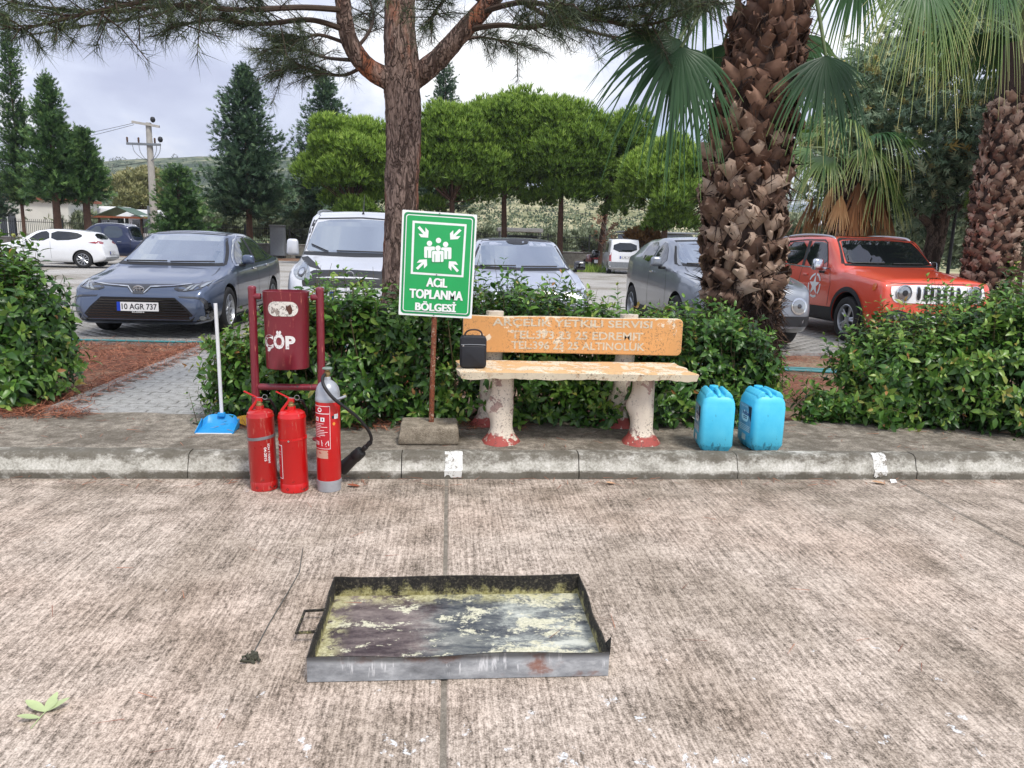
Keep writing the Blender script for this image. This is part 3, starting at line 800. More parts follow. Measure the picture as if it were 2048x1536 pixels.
def powder_ext(label, loc, rz, r, h, mat, band_kind, lean):
    ex = root('fire_extinguisher', label, 'fire extinguisher', loc, rz, 'fire extinguishers standing by the kerb')
    ex.rotation_euler = (lean[0], lean[1], rz)
    B().lathe([(r * 0.985, 0.052), (r, 0.056), (r, h - 0.045), (r * 1.012, h - 0.043), (r * 1.012, h - 0.038), (r * 0.985, h - 0.034), (r * 0.93, h - 0.016), (r * 0.72, h - 0.004), (r * 0.34, h + 0.001), (0.024, h + 0.002), (0.024, h + 0.022)], 40).obj('cylinder', mat, ex, smooth=35)
    q = B().lathe([(r * 0.97, 0.0), (r * 1.01, 0.003), (r * 1.01, 0.05), (r * 0.99, 0.0535), (r * 0.94, 0.053), (r * 0.93, 0.0)], 40); sk = q.obj('base_skirt', mat, ex, smooth=35)
    for th in (-108, -20, 40, 160, -200):
        c = cyl(r * 1.012); V = [c(th + a, z) for a, z in ((-7, 0.025), (0, 0.034), (7, 0.025), (0, 0.016))]
        me = bpy.data.meshes.new('vent_hole'); me.from_pydata(V, [], [(0, 1, 2, 3)]); link('vent_hole', me, sk, MT['black_plastic'])
    B().lathe([(0.020, h + 0.02), (0.020, h + 0.032), (0.016, h + 0.036), (0.016, h + 0.05)], 18).obj('valve_collar', MT['brass'], ex, smooth=35)
    va = B().box((0, 0, h + 0.056), (0.036, 0.022, 0.026)).obj('valve', MT['red'], ex, bevel=0.003)
    B().box((-0.046, 0, h + 0.088), (0.085, 0.020, 0.005), Matrix.Rotation(math.radians(28), 3, 'Y')).obj('lever', MT['red'], ex, bevel=0.0015)
    q = B(); q.prism([(0.012, h + 0.062), (-0.018, h + 0.056), (-0.058, h + 0.006), (-0.066, h - 0.012), (-0.05, h - 0.010), (-0.012, h + 0.040), (0.012, h + 0.046)], -0.010, 0.010); q.obj('grip', MT['red'], ex, bevel=0.002)
    B().tube([(0.036 + 0.014 * math.cos(a), -0.014, h + 0.074 + 0.014 * math.sin(a)) for a in [2 * PI * k / 18 for k in range(18)]], 0.0016, 6, close=True).obj('safety_ring', MT['chrome'], ex, smooth=60)
    B().tube([(0.024, -0.012, h + 0.07), (-0.03, -0.006, h + 0.072)], 0.0018, 6).obj('safety_pin', MT['chrome'], ex, smooth=60)
    B().tube([(0.016, 0.01, h + 0.055), (0.055, 0.03, h + 0.05), (0.075, 0.06, h - 0.01), (0.05, r * 0.9 + 0.014, h - 0.12), (0.03, r + 0.012, h - 0.24)], 0.008, 8).obj('hose', MT['black_plastic'], ex, smooth=60)
    q = B().lathe([(r + 0.0005, 0), (r + 0.003, 0.001), (r + 0.003, 0.017 if band_kind == 'grey' else 0.011), (r + 0.0005, 0.018 if band_kind == 'grey' else 0.012)], 40, caps=False)
    b = q.obj('strap', MT['metal_grey'] if band_kind == 'grey' else MT['red'], ex, smooth=35)
    b.location = (0, 0, h * 0.645); b.rotation_euler = (0, math.radians(-6 if band_kind == 'grey' else -3), 0)
    if band_kind == 'red':
        B().lathe([(0.006, -0.012), (0.006, 0.0)], 8, ax='y').obj('strap_bolt', MT['chrome'], b).location = (-0.005, -r - 0.001, 0.006)
        B().box((r * 0.985, -0.012, 0.010), (0.012, 0.012, 0.024)).obj('strap_lug', MT['red'], b, bevel=0.002)
    return ex
e1 = powder_ext('worn dark-red fire extinguisher with a grey strap and scraped paint', (-1.066, 4.335, 0), 0.0, 0.077, 0.475, MT['red_worn'], 'grey', (0, math.radians(-1.5)))
powder_label(e1, 0.077, -212, -152, 0.09, 0.29)
c = cyl(0.0785)
lettering('lettering', '04-2015', (0, 1, 0, 1), MT['white'], e1, lambda a, b: c(-64 + (b - 0.5) * 11, 0.265 - a * 0.082), 0.02)
lettering('lettering', 'SON T.TARIHI', (0, 1, 0, 1), MT['white'], e1, lambda a, b: c(-49 + (b - 0.5) * 9, 0.285 - a * 0.115), 0.02)
e2 = powder_ext('bright red fire extinguisher with a bolted red strap and diamond base holes', (-0.886, 4.305, 0), 0.0, 0.079, 0.48, MT['red'], 'red', (0, math.radians(-0.8)))
powder_label(e2, 0.079, -196, -128, 0.085, 0.285)
c2 = cyl(0.0802)
lettering('lettering', '63-S', (0, 1, 0, 1), MT['label_red'], e2, lambda a, b: c2(-108 + a * 34, 0.395 + b * 0.018), 0.01)

co2 = root('fire_extinguisher', 'tall red fire extinguisher with silver shoulder, black hose and horn', 'fire extinguisher', (-0.688, 4.315, 0), 0, 'fire extinguishers standing by the kerb')
R3 = 0.0695
B().lathe([(R3 * 0.99, 0.068), (R3, 0.070), (R3, 0.532), (R3 * 0.995, 0.534)], 44).obj('cylinder', MT['red'], co2, smooth=35)
B().lathe([(R3 * 0.93, 0.0), (R3 * 0.98, 0.002), (R3 * 0.985, 0.035), (R3 * 1.03, 0.05), (R3 * 1.03, 0.066), (R3 * 0.98, 0.0675)], 44).obj('base_ring', MT['silver'], co2, smooth=35)
B().lathe([(R3 * 1.015, 0.5345), (R3 * 1.02, 0.538), (R3 * 1.02, 0.556), (R3, 0.558), (R3 * 0.99, 0.585), (R3 * 0.90, 0.612), (R3 * 0.72, 0.634), (R3 * 0.48, 0.648), (0.020, 0.655), (0.018, 0.672), (0.016, 0.674)], 44).obj('shoulder', MT['silver'], co2, smooth=35)
B().lathe([(0.013, 0.672), (0.013, 0.684), (0.017, 0.686), (0.017, 0.704), (0.010, 0.706), (0.010, 0.716)], 16).obj('valve', MT['brass'], co2, smooth=35)
B().lathe([(0.008, 0.714), (0.026, 0.717), (0.029, 0.722), (0.026, 0.728), (0.010, 0.730)], 20).obj('valve_wheel', plain('grey_green_wheel', (120, 134, 124), 0.5), co2, smooth=35)
B().tube([(0.02, -R3 * 0.96 - 0.003, 0.547), (0.055, -R3 - 0.012, 0.553), (0.115, -R3 - 0.010, 0.578)], 0.0075, 8).obj('side_handle', MT['silver'], co2, smooth=60)
hp = [(-0.012, -0.016, 0.69), (-0.020, -0.045, 0.672), (-0.006, -0.085, 0.635), (0.04, -0.098, 0.575), (0.10, -0.085, 0.52), (0.165, -0.045, 0.455), (0.222, 0.0, 0.37), (0.243, 0.03, 0.31), (0.238, 0.045, 0.27)]
def smoothp(P, n=6):
    P = [Vector(p) for p in P]; out = []
    for i in range(len(P) - 1):
        a, b, c_, d = P[max(i - 1, 0)], P[i], P[i + 1], P[min(i + 2, len(P) - 1)]
        for k in range(n):
            t = k / n; out.append(0.5 * ((2 * b) + (c_ - a) * t + (2 * a - 5 * b + 4 * c_ - d) * t * t + (3 * b - a - 3 * c_ + d) * t ** 3))
    return out + [P[-1]]
B().tube(smoothp(hp), 0.0095, 10).obj('hose', MT['black_plastic'], co2, smooth=60)
h0, h1, h2 = Vector((0.238, 0.045, 0.275)), Vector((0.185, 0.075, 0.215)), Vector((0.055, 0.12, 0.085))
g = B().tube([h0, h0.lerp(h1, 0.2), h0.lerp(h1, 0.22), h0.lerp(h1, 0.5), h0.lerp(h1, 0.52), h1], [0.014, 0.016, 0.013, 0.013, 0.016, 0.015], 14).obj('horn_grip', MT['black_plastic'], co2, smooth=40)
hd_ = (h2 - h1)
B().tube([h1, h1 + hd_ * 0.03, h1 + hd_ * 0.08, h1 + hd_ * 0.35, h1 + hd_ * 0.37, h2], [0.017, 0.032, 0.036, 0.037, 0.034, 0.042], 20).obj('horn', MT['black_plastic'], co2, smooth=40)
lb = band('label', -176, -72, 0.262, 0.515, R3 + 0.0005, MT['white'], co2)
band('label_field', -174, -74, 0.265, 0.512, R3 + 0.0010, MT['label_red'], lb)
cc = cyl(R3 + 0.0016)
band('title_rule', -172, -76, 0.468, 0.472, R3 + 0.0016, MT['white'], lb)
sheet('badge', circle(1, 20), MT['white'], lb, lambda a, b: cc(-123 + a * 12, 0.492 + b * 0.0135))
for k, (t0, z0, z1) in enumerate(((-150, 0.424, 0.448), (-118, 0.424, 0.448))):
    band('pictogram', t0, t0 + 20, z0, z1, R3 + 0.0016, MT['white'], lb); band('pictogram_mark', t0 + 7, t0 + 13, z0 + 0.006, z1 - 0.005, R3 + 0.0020, MT['dark_print'], lb)
rr = random.Random(9)
for k in range(9):
    z = 0.410 - k * 0.0098; t1 = -172 + rr.uniform(50, 92)
    band('printed_line', -170 + (rr.uniform(10, 25) if k in (0, 5) else 0), t1, z, z + 0.0026, R3 + 0.0016, MT['white'], lb)
for t0 in (-166, -146):
    band('pictogram', t0, t0 + 17, 0.284, 0.306, R3 + 0.0016, MT['white'], lb); band('pictogram_mark', t0 + 5, t0 + 12, 0.287, 0.303, R3 + 0.0020, MT['label_red'], lb)
for i, (ta, za, tb, zb) in enumerate(((-116, 0.314, -113, 0.280), (-113, 0.300, -92, 0.279), (-98, 0.288, -88, 0.308), (-84, 0.312, -82, 0.282))):
    V = [cc(ta, za), cc(ta + 3, za), cc(tb + 3, zb), cc(tb, zb)]
    me = bpy.data.meshes.new('pictogram_line'); me.from_pydata(V, [], [(0, 1, 2, 3)]); link('pictogram_line', me, lb, MT['white'])
band('torn_sticker', -164, -84, 0.205, 0.254, R3 + 0.0006, peel_paint('sticker_remains', (206, 160, 140), (186, 40, 40), (150, 90, 80), 0.56, 30), co2)
sheet('round_sticker', circle(1, 16), MT['orange_print'], co2, lambda a, b: cc(-54 + a * 7, 0.410 + b * 0.0095))
band('white_sticker', -52, -30, 0.438, 0.466, R3 + 0.0008, MT['white'], co2); band('sticker_mark', -64, -53, 0.440, 0.458, R3 + 0.0008, MT['dark_print'], co2)

# ------------------------------------------------------------------ litter bin
MT['maroon'] = red_paint('maroon_paint', (126, 36, 50), 0.5)
bx, by = -1.036, 4.925
bn = root('litter_bin', 'maroon metal litter bin hung between two posts behind the extinguishers', 'litter bin', (bx, by, Z_W))
for s in (-1, 1):
    p = B().lathe([(0.0255, 0.0), (0.0255, 0.985), (0.027, 0.985), (0.027, 0.995), (0.022, 1.004), (0.010, 1.008)], 20).obj('post', MT['maroon'], bn, smooth=40)
    p.location = (s * 0.212, 0, 0)
    f = B().lathe([(0.062, 0.0), (0.066, 0.002), (0.066, 0.008), (0.028, 0.011)], 22).obj('base_plate', MT['maroon'], p, smooth=40)
    kn = B().lathe([(0.017, -0.030), (0.020, -0.026), (0.020, 0.026), (0.014, 0.030)], 16, ax='x').obj('pivot', MT['maroon'], bn, smooth=40); kn.location = (s * 0.185, -0.004, 0.940)
    B().lathe([(0.006, -0.012), (0.006, 0.012)], 8, ax='x').obj('pivot_pin', MT['metal_grey'], kn).location = (-s * 0.034, 0, 0)
B().lathe([(0.0215, -0.19), (0.0215, 0.19)], 18, ax='x').obj('crossbar', MT['maroon'], bn, smooth=40).location = (0, 0, 0.352)
V = []; Fc = []; n = 22; lev = [(0.482, 0.128), (0.486, 0.134), (0.60, 0.136), (0.972, 0.1435), (0.978, 0.146), (0.980, 0.141), (0.90, 0.138)]
for z, hw_ in lev:
    for k in range(n):
        a = 2 * PI * k / n; ca, sa = math.cos(a), math.sin(a)
        V.append((hw_ * math.copysign(abs(ca) ** 0.75, ca), 0.115 * (hw_ / 0.14) * math.copysign(abs(sa) ** 0.9, sa), z))
for i in range(len(lev) - 1):
    for k in range(n): Fc.append((i * n + k, i * n + (k + 1) % n, (i + 1) * n + (k + 1) % n, (i + 1) * n + k))
Fc += [tuple(range(n))[::-1], tuple((len(lev) - 1) * n + k for k in range(n))]
body = B().add(V, Fc).obj('bin_body', MT['maroon'], bn, smooth=50)
def binf(a, b, off=0.0012):                                   # a across, b up on the curved front
    hw_ = 0.136 + (b - 0.6) * 0.02; ca = max(-0.999, min(0.999, a / hw_)); t = abs(ca) ** (1 / 0.75)
    return (a, -0.115 * (hw_ / 0.14) * (1 - t * t) ** 0.45 - off, b)
def densify(P, m=4):
    return [(P[i][0] + (P[(i + 1) % len(P)][0] - P[i][0]) * k / m, P[i][1] + (P[(i + 1) % len(P)][1] - P[i][1]) * k / m) for i in range(len(P)) for k in range(m)]
def curved(name, outline, mat, parent, to3, step_=0.02):
    pts = [Vector(p) for p in outline]; n = len(pts); edges = [(i, (i + 1) % n) for i in range(n)]
    lo = np.min(np.array(outline), 0); hi = np.max(np.array(outline), 0)
    for a in np.arange(lo[0] + step_ / 2, hi[0], step_):
        for b in np.arange(lo[1] + step_ / 2, hi[1], step_): pts.append(Vector((a, b)))
    v, _, f, *_r = delaunay_2d_cdt(pts, edges, [], 1, 1e-6)
    used = sorted({i for q in f for i in q}); ix = {k: j for j, k in enumerate(used)}
    me = bpy.data.meshes.new(name); me.from_pydata([tuple(to3(v[i][0], v[i][1])) for i in used], [], [tuple(ix[i] for i in q) for q in f]); me.update()
    return link(name, me, parent, mat)
slot = densify(rrect(0.185, 0.092, 0.044, 6, (0.0, 0.872)), 2)
MT['scuffed_white'] = peel_paint('scuffed_white', (226, 222, 212), (150, 140, 130), (70, 60, 52), 0.57, 12)
curved('slot_patch', slot, MT['scuffed_white'], body, lambda a, b: binf(a, b))
hole = [(0.022, 0.895), (0.034, 0.890), (0.040, 0.899), (0.050, 0.897), (0.056, 0.880), (0.062, 0.866), (0.054, 0.842), (0.038, 0.836), (0.032, 0.856), (0.020, 0.872)]
curved('rust_hole', hole, plain('rust_brown', (84, 52, 42), 0.9, var=0.3, scale=60), body, lambda a, b: binf(a, b, 0.002))
MT['stencil'] = peel_paint('stencil_white', (238, 236, 232), (206, 180, 180), (150, 90, 96), 0.64, 22)
for ch, a0, a1, b0, b1 in (('Ç', -0.128, -0.064, 0.600, 0.708), ('Ö', -0.063, 0.006, 0.618, 0.735), ('P', 0.012, 0.072, 0.618, 0.702)):
    lettering('stencil_letter', ch, (a0, a1, b0, b1), MT['stencil'], body, lambda a, b: binf(a, b), 0.045)

# ------------------------------------------------------------------ dustpan
MT['blue_plastic'] = plain('blue_plastic', (44, 150, 212), 0.4, var=0.06)
MT['white_plastic'] = plain('white_plastic', (226, 228, 230), 0.4, var=0.05)
dp = root('dustpan', 'blue plastic dustpan with a tall white stick standing on the pavement', 'dustpan', (-1.563, 5.05, Z_W))
q = B(); V = []; Fc = []; n = 20
for i in range(n + 1):                                       # scoop, lip to back
    t = i / n; A = PI * (1 - t)
    hwid = 0.126
    bxp = -hwid + 2 * hwid * t
    e_ = 1 - abs(2 * t - 1) ** 5
    back = 0.15 + 0.05 * e_
    V += [(bxp, 0.0, 0.003), (bxp * 0.97, back * 0.55, 0.012), (bxp * 0.94, back * 0.86, 0.02 + 0.018 * e_), (bxp * 0.90, back, 0.062 + 0.028 * e_), (bxp * 0.93, back + 0.004, 0.064 + 0.028 * e_), (bxp * 0.96, back * 0.9, 0.012), (bxp, 0.0, 0.0)]
for i in range(n):
    for j in range(7): Fc.append((i * 7 + j, i * 7 + (j + 1) % 7, (i + 1) * 7 + (j + 1) % 7, (i + 1) * 7 + j))
sc_ = q.add(V, Fc).obj('scoop', MT['blue_plastic'], dp, smooth=40)
for s in (-1, 1):
    B().prism([(0.0, 0.002), (0.0, 0.012), (0.09, 0.045), (0.155, 0.072), (0.165, 0.06), (0.155, 0.008)], s * 0.124 - 0.003, s * 0.124 + 0.003, 'x').obj('side_wall', MT['blue_plastic'], sc_, bevel=0.0015)
B().box((0, -0.004, 0.004), (0.236, 0.010, 0.006)).obj('rubber_lip', MT['white_plastic'], sc_, bevel=0.002)
B().box((0, 0.185, 0.092), (0.05, 0.03, 0.03)).obj('socket', MT['blue_plastic'], dp, bevel=0.006)
B().tube([(0.0, 0.19, 0.085), (-0.005, 0.195, 0.45), (-0.012, 0.20, 0.862)], 0.0125, 14).obj('stick', MT['white_plastic'], dp, smooth=60)
yl = root('dry_leaf', 'curled yellow dry leaf behind the blue dustpan', 'leaf', (-1.42, 5.30, Z_W))
B().add([(-0.10, 0, 0.05), (-0.03, 0.02, 0.065), (0.04, 0.02, 0.075), (0.10, 0.0, 0.062), (0.05, -0.03, 0.035), (-0.02, -0.03, 0.015), (0.0, 0.0, 0.045), (0.045, -0.05, 0.0)], [(0, 5, 6, 1), (1, 6, 2), (2, 6, 4, 3), (6, 5, 4), (5, 7, 4)]).obj('blade', plain('yellow_leaf', (206, 156, 46), 0.7, var=0.2), yl, smooth=180)
# ------------------------------------------------------------------ assembly-point sign
sg = root('assembly_sign', 'green and white assembly point sign on a leaning rusty pole in a concrete block', 'sign', (-0.118, 4.95, Z_W))
MT['sign_green'] = plain('sign_green', (14, 164, 86), 0.35, var=0.04, coat=0.3)
MT['sign_green_dark'] = plain('sign_green_dark', (10, 138, 78), 0.35, var=0.04, coat=0.3)
MT['sign_white'] = plain('sign_white', (238, 242, 240), 0.35, var=0.03, coat=0.3)
MT['rust'] = rust_mat('rusty_pole', (176, 150, 128), (140, 76, 44), (84, 48, 34), 0.57, 34)
MT['block'] = conc_mat('block_concrete', (170, 160, 142), (140, 130, 114), (92, 84, 70), 0.45, 1.4)
B().box((0, -0.01, 0.06), (0.40, 0.30, 0.12), taper=0.94).obj('concrete_block', MT['block'], sg, smooth=50, bevel=0.014, sub=3, disp=lambda c: (0.004 * math.sin(c.y * 60 + c.z * 40), 0.004 * math.sin(c.x * 47 + c.z * 31), 0.003 * math.sin(c.x * 53) * math.sin(c.y * 61) if c.z > 0.03 else 0))
B().tube([(0.012, 0, 0.11), (0.018, 0.0, 0.45), (0.027, 0.0, 0.84), (0.052, 0.0, 1.44)], 0.0175, 14).obj('pole', MT['rust'], sg, smooth=60)
S_W, S_H = 0.476, 0.668
sc_x, sc_z = 0.045, 1.1655
rot = math.radians(-2.1)
def S3(a, b, off=0.0):
    return (sc_x + a * math.cos(rot) - b * math.sin(rot), -0.022 - off, sc_z + a * math.sin(rot) + b * math.cos(rot))
def SP(x, y):                                                 # px of the enlarged photograph -> sign plane
    b = (y - 118 - (x - 150) * 57 / 918) / 1282; a = (x - 150 + 45 * b) / 918
    return ((a - 0.5) * S_W, (0.5 - b) * S_H)
panel = B().prism(rrect(S_W, S_H, 0.006), 0, 0.004).obj('panel', MT['sign_white'], sg)
panel.data.transform(Matrix.Translation((0, -0.022, 0)))
panel.data.transform(Matrix.Translation((sc_x, 0, sc_z)) @ Matrix.Rotation(-rot, 4, 'Y'))
L = lambda k: (lambda a, b: S3(a, b, 0.0012 * k))
sheet('border', rrect(S_W - 0.024, S_H - 0.024, 0.024), MT['sign_green_dark'], panel, L(1))
sheet('border_line', rrect(S_W - 0.050, S_H - 0.050, 0.018), MT['sign_white'], panel, L(2))
sheet('field', rrect(S_W - 0.062, S_H - 0.062, 0.013), MT['sign_green'], panel, L(3))
fr = [SP(*p) for p in ((275, 248), (940, 290), (910, 937), (255, 893))]; fi = [SP(*p) for p in ((303, 277), (913, 315), (885, 910), (283, 868))]
sheet('pictogram_frame', fr, MT['sign_white'], panel, L(4)); sheet('pictogram_field', fi, MT['sign_green'], panel, L(5))
arrow = [(362, 312), (337, 335), (408, 412), (348, 405), (378, 447), (467, 453), (472, 372), (434, 330), (432, 390)]
def abox(x0, x1, y0, y1, fx, fy):
    out = []
    for x, y in arrow:
        a = (x - 337) / 135; b = (y - 312) / 141
        if fx: a = 1 - a
        if fy: b = 1 - b
        out.append(SP(x0 + a * (x1 - x0), y0 + b * (y1 - y0)))
    return out
for args in ((337, 472, 312, 453, 0, 0), (735, 877, 345, 475, 1, 0), (318, 458, 715, 843, 0, 1), (722, 853, 738, 875, 1, 1)):
    sheet('arrow', abox(*args), MT['sign_white'], panel, L(6))
def srect(x0, x1, y0, y1, r=14):
    return [SP(*p) for p in rrect(x1 - x0, y1 - y0, r, 4, ((x0 + x1) / 2, (y0 + y1) / 2))]
def scirc(x, y, r): return [SP(*p) for p in circle(r, 22, (x, y))]
sheet('figure', scirc(595, 486, 33), MT['sign_white'], panel, L(6))
for hx, hy, bb, sl in ((484, 522, (420, 552, 560, 698), 462), (683, 534, (628, 756, 570, 713), 710)):
    f = sheet('figure', scirc(hx, hy, 33), MT['sign_white'], panel, L(6)); sheet('figure_body', srect(*bb), MT['sign_white'], f, L(6)); sheet('arm_line', srect(sl - 4, sl + 4, bb[2] + 45, bb[3] + 2, 2), MT['sign_green'], f, L(7))
f = sheet('figure', scirc(590, 580, 33), MT['sign_white'], panel, L(9)); sheet('figure_outline', scirc(590, 580, 38), MT['sign_green'], f, L(8)); sheet('figure_outline', srect(509, 667, 605, 752), MT['sign_green'], f, L(7.5)); sheet('figure_body', srect(517, 659, 613, 748), MT['sign_white'], f, L(8.4))
for sl in (552, 622): sheet('arm_line', srect(sl - 4, sl + 4, 655, 750, 2), MT['sign_green'], f, L(9.3))
def sline(txt, x0, x1, y0, y1, bold):
    p, q = SP(x0, y1), SP(x1, y0)
    lettering('lettering', txt, (SP(x0, (y0 + y1) / 2)[0], SP(x1, (y0 + y1) / 2)[0], SP((x0 + x1) / 2, y1)[1], SP((x0 + x1) / 2, y0)[1]), MT['sign_white'], panel, L(6), bold, fat=0.038)
sline('ACiL', 452, 708, 945, 1058, 0.02)
sline('TOPLANMA', 244, 906, 1092, 1208, 0.02)
sline('BÖLGESİ', 316, 820, 1228, 1358, 0.02)
for x, y in ((605, 163), (545, 1408), (575, 906)):
    a, b = SP(x, y); sc0 = B().lathe([(0.005, -0.004), (0.004, 0.0)], 10, ax='y').obj('screw', MT['metal_grey'], panel); sc0.location = S3(a, b, 0.006)

# ------------------------------------------------------------------ bench
MT['bench_orange'] = peel_paint('bench_orange_paint', (220, 162, 100), (228, 212, 186), (120, 96, 72), 0.595, 5)
MT['bench_seat'] = peel_paint('bench_seat_paint', (220, 180, 130), (226, 210, 184), (84, 74, 60), 0.50, 6)
MT['bench_cream'] = peel_paint('bench_cream_paint', (224, 212, 186), (196, 176, 148), (70, 64, 58), 0.57, 9)
MT['bench_leg'] = peel_paint('bench_leg_paint', (222, 210, 192), (168, 142, 132), (82, 70, 64), 0.56, 8, low=((166, 78, 70), 0.105))
bench = root('bench', 'weathered concrete bench with peeling orange back and trunk-shaped cream legs', 'bench', (0.85, 4.93, Z_W))
r2 = random.Random(8)
def nz(a, b, c_): return math.sin(a * 1.7 + 2.1 * math.sin(b * 1.3)) * math.sin(c_ * 1.9 + a) 
V = []; Fc = []; nxs, nys = 60, 12
seat_t, seat_b = 0.512, 0.462
for j in range(nys + 1):
    for i in range(nxs + 1):
        x = -0.785 + 1.565 * i / nxs; y = -0.225 + 0.46 * j / nys
        ed = 0.006 * nz(x * 9, y * 11, 1.0)
        if j == 0: y += 0.006 * math.sin(x * 13) * math.sin(x * 5.3) + r2.uniform(-.003, .003) - 0.004
        if i == 0: x += 0.012 * math.sin(y * 21) + (0.225 - 0.02 - abs(y)) * 0.0
        if i == nxs: x += 0.012 * math.sin(y * 25)
        rnd = 0.008 if j == 0 or i in (0, nxs) else 0
        V.append((x, y, seat_t - rnd + 0.002 * nz(x * 7, y * 9, 2)))
top = len(V)
for j in range(nys + 1):
    for i in range(nxs + 1):
        x, y, z = V[j * (nxs + 1) + i]
        V.append((x * 0.985, y * 0.97, seat_b + 0.003 * math.sin(x * 29) * math.sin(x * 7.3) + 0.003 * math.sin(x * 13 + 1) + r2.uniform(-.003, .003)))
idx = lambda i, j, t=0: t + j * (nxs + 1) + i
for j in range(nys):
    for i in range(nxs):
        Fc.append((idx(i, j), idx(i + 1, j), idx(i + 1, j + 1), idx(i, j + 1))); Fc.append((idx(i, j, top), idx(i, j + 1, top), idx(i + 1, j + 1, top), idx(i + 1, j, top)))
for i in range(nxs):
    Fc.append((idx(i, 0, top), idx(i + 1, 0, top), idx(i + 1, 0), idx(i, 0))); Fc.append((idx(i, nys), idx(i + 1, nys), idx(i + 1, nys, top), idx(i, nys, top)))
for j in range(nys):
    Fc.append((idx(0, j), idx(0, j + 1), idx(0, j + 1, top), idx(0, j, top))); Fc.append((idx(nxs, j, top), idx(nxs, j + 1, top), idx(nxs, j + 1), idx(nxs, j)))
seat = B().add(V, Fc).obj('seat', MT['bench_seat'], bench, smooth=45)
seat.data.materials.append(MT['bench_cream'])
for p in seat.data.polygons:
    if p.normal.z < 0.75: p.material_index = 1
# backrest
bk = rrect(1.56, 0.258, 0.035, 5, (0.032, 0.690))
bk = [(x, z + (0.004 * math.sin(x * 17) if z > 0.7 else 0.003 * math.sin(x * 23))) for x, z in densify(bk, 6)]
back = B().prism(bk, 0.262, 0.318).obj('backrest', MT['bench_orange'], bench, bevel=0.006)
back.data.materials.append(MT['bench_cream'])
for p in back.data.polygons:
    if p.normal.y > -0.8: p.material_index = 1
def B3(a, b): return (a, 0.2605, b)
MT['bench_letter'] = peel_paint('bench_letters', (214, 204, 182), (212, 172, 124), (140, 130, 116), 0.60, 30, bump=0.8)
for txt, p0, p1 in (('ARÇELIK YETKILI SERVISI', (985, 656), (1306, 634)), ('TEL:373 23 25 EDREMIT', (1022, 683), (1287, 664)), ('TEL:396 23 25 ALTINOLUK', (1022, 703), (1290, 688))):
    w0, w1 = gy(*p0, 5.19), gy(*p1, 5.19)
    zc = (w0[2] + w1[2]) / 2 - Z_W; hh = 0.064 if 'TEL' not in txt else 0.058
    zc = {'A': 0.772, '7': 0.692, '9': 0.619}[txt[0] if txt[0] == 'A' else txt[5]]
    F_ = text_pts(txt, 0.022)[0]; lo, hi = F_.min(0), F_.max(0); ws = txt.split(' ')
    fx = lambda x: w0[0] - 0.85 + (x - lo[0]) / (hi[0] - lo[0]) * (w1[0] - w0[0]); fz = lambda y: zc - hh / 2 + (y - lo[1]) / (hi[1] - lo[1]) * hh
    for i in range(len(ws)):
        pre = text_pts(' '.join(ws[:i]), 0.022)[0][:, 0].max() + 0.01 if i else -9
        C_ = text_pts(' '.join(ws[:i + 1]), 0.022)[0]; C_ = C_[C_[:, 0] > pre]
        lettering('lettering', ws[i], (fx(C_[:, 0].min()), fx(C_[:, 0].max()), fz(C_[:, 1].min()), fz(C_[:, 1].max())), MT['bench_letter'], back, B3, 0.022, depth=0.005)
# legs: moulded like tree trunks
def trunk_leg(name, p0, p1, r0, stub, seed, r_top=1.0):
    rg = random.Random(seed); V = []; Fc = []; n = 22; m = 20; p0, p1 = Vector(p0), Vector(p1)
    for i in range(m + 1):
        t = i / m; c_ = p0.lerp(p1, t); z = (c_ - p0).length
        fl = 1 + 0.75 * math.exp(-((z) / 0.05) ** 1.6) if True else 1
        for k in range(n):
            a = 2 * PI * k / n
            r = r0 * fl * (1 + (r_top - 1) * t) * (1 + 0.05 * math.sin(a * 3 + z * 9 + seed) + 0.035 * math.sin(a * 7 - z * 14 + seed))
            if stub: r += 0.036 * math.exp(-((a - PI * 1.02) / 0.5) ** 2) * math.exp(-((z - stub) / 0.065) ** 2)
            V.append(c_ + Vector((math.cos(a) * r, math.sin(a) * r, 0)))
    for i in range(m):
        for k in range(n): Fc.append((i * n + k, i * n + (k + 1) % n, (i + 1) * n + (k + 1) % n, (i + 1) * n + k))
    Fc += [tuple(range(n))[::-1], tuple(m * n + k for k in range(n))]
    return B().add(V, Fc).obj(name, MT['bench_leg'], bench, smooth=70)
trunk_leg('leg', (-0.49, -0.04, 0.0), (-0.48, -0.03, 0.468), 0.073, 0.24, 1)
trunk_leg('leg', (0.47, -0.04, 0.0), (0.475, -0.03, 0.468), 0.075, 0.26, 2)
trunk_leg('back_post', (-0.55, 0.47, 0.0), (-0.52, 0.353, 0.845), 0.078, 0, 3, 0.78)
trunk_leg('back_post', (0.41, 0.47, 0.0), (0.445, 0.353, 0.84), 0.080, 0, 4, 0.80)

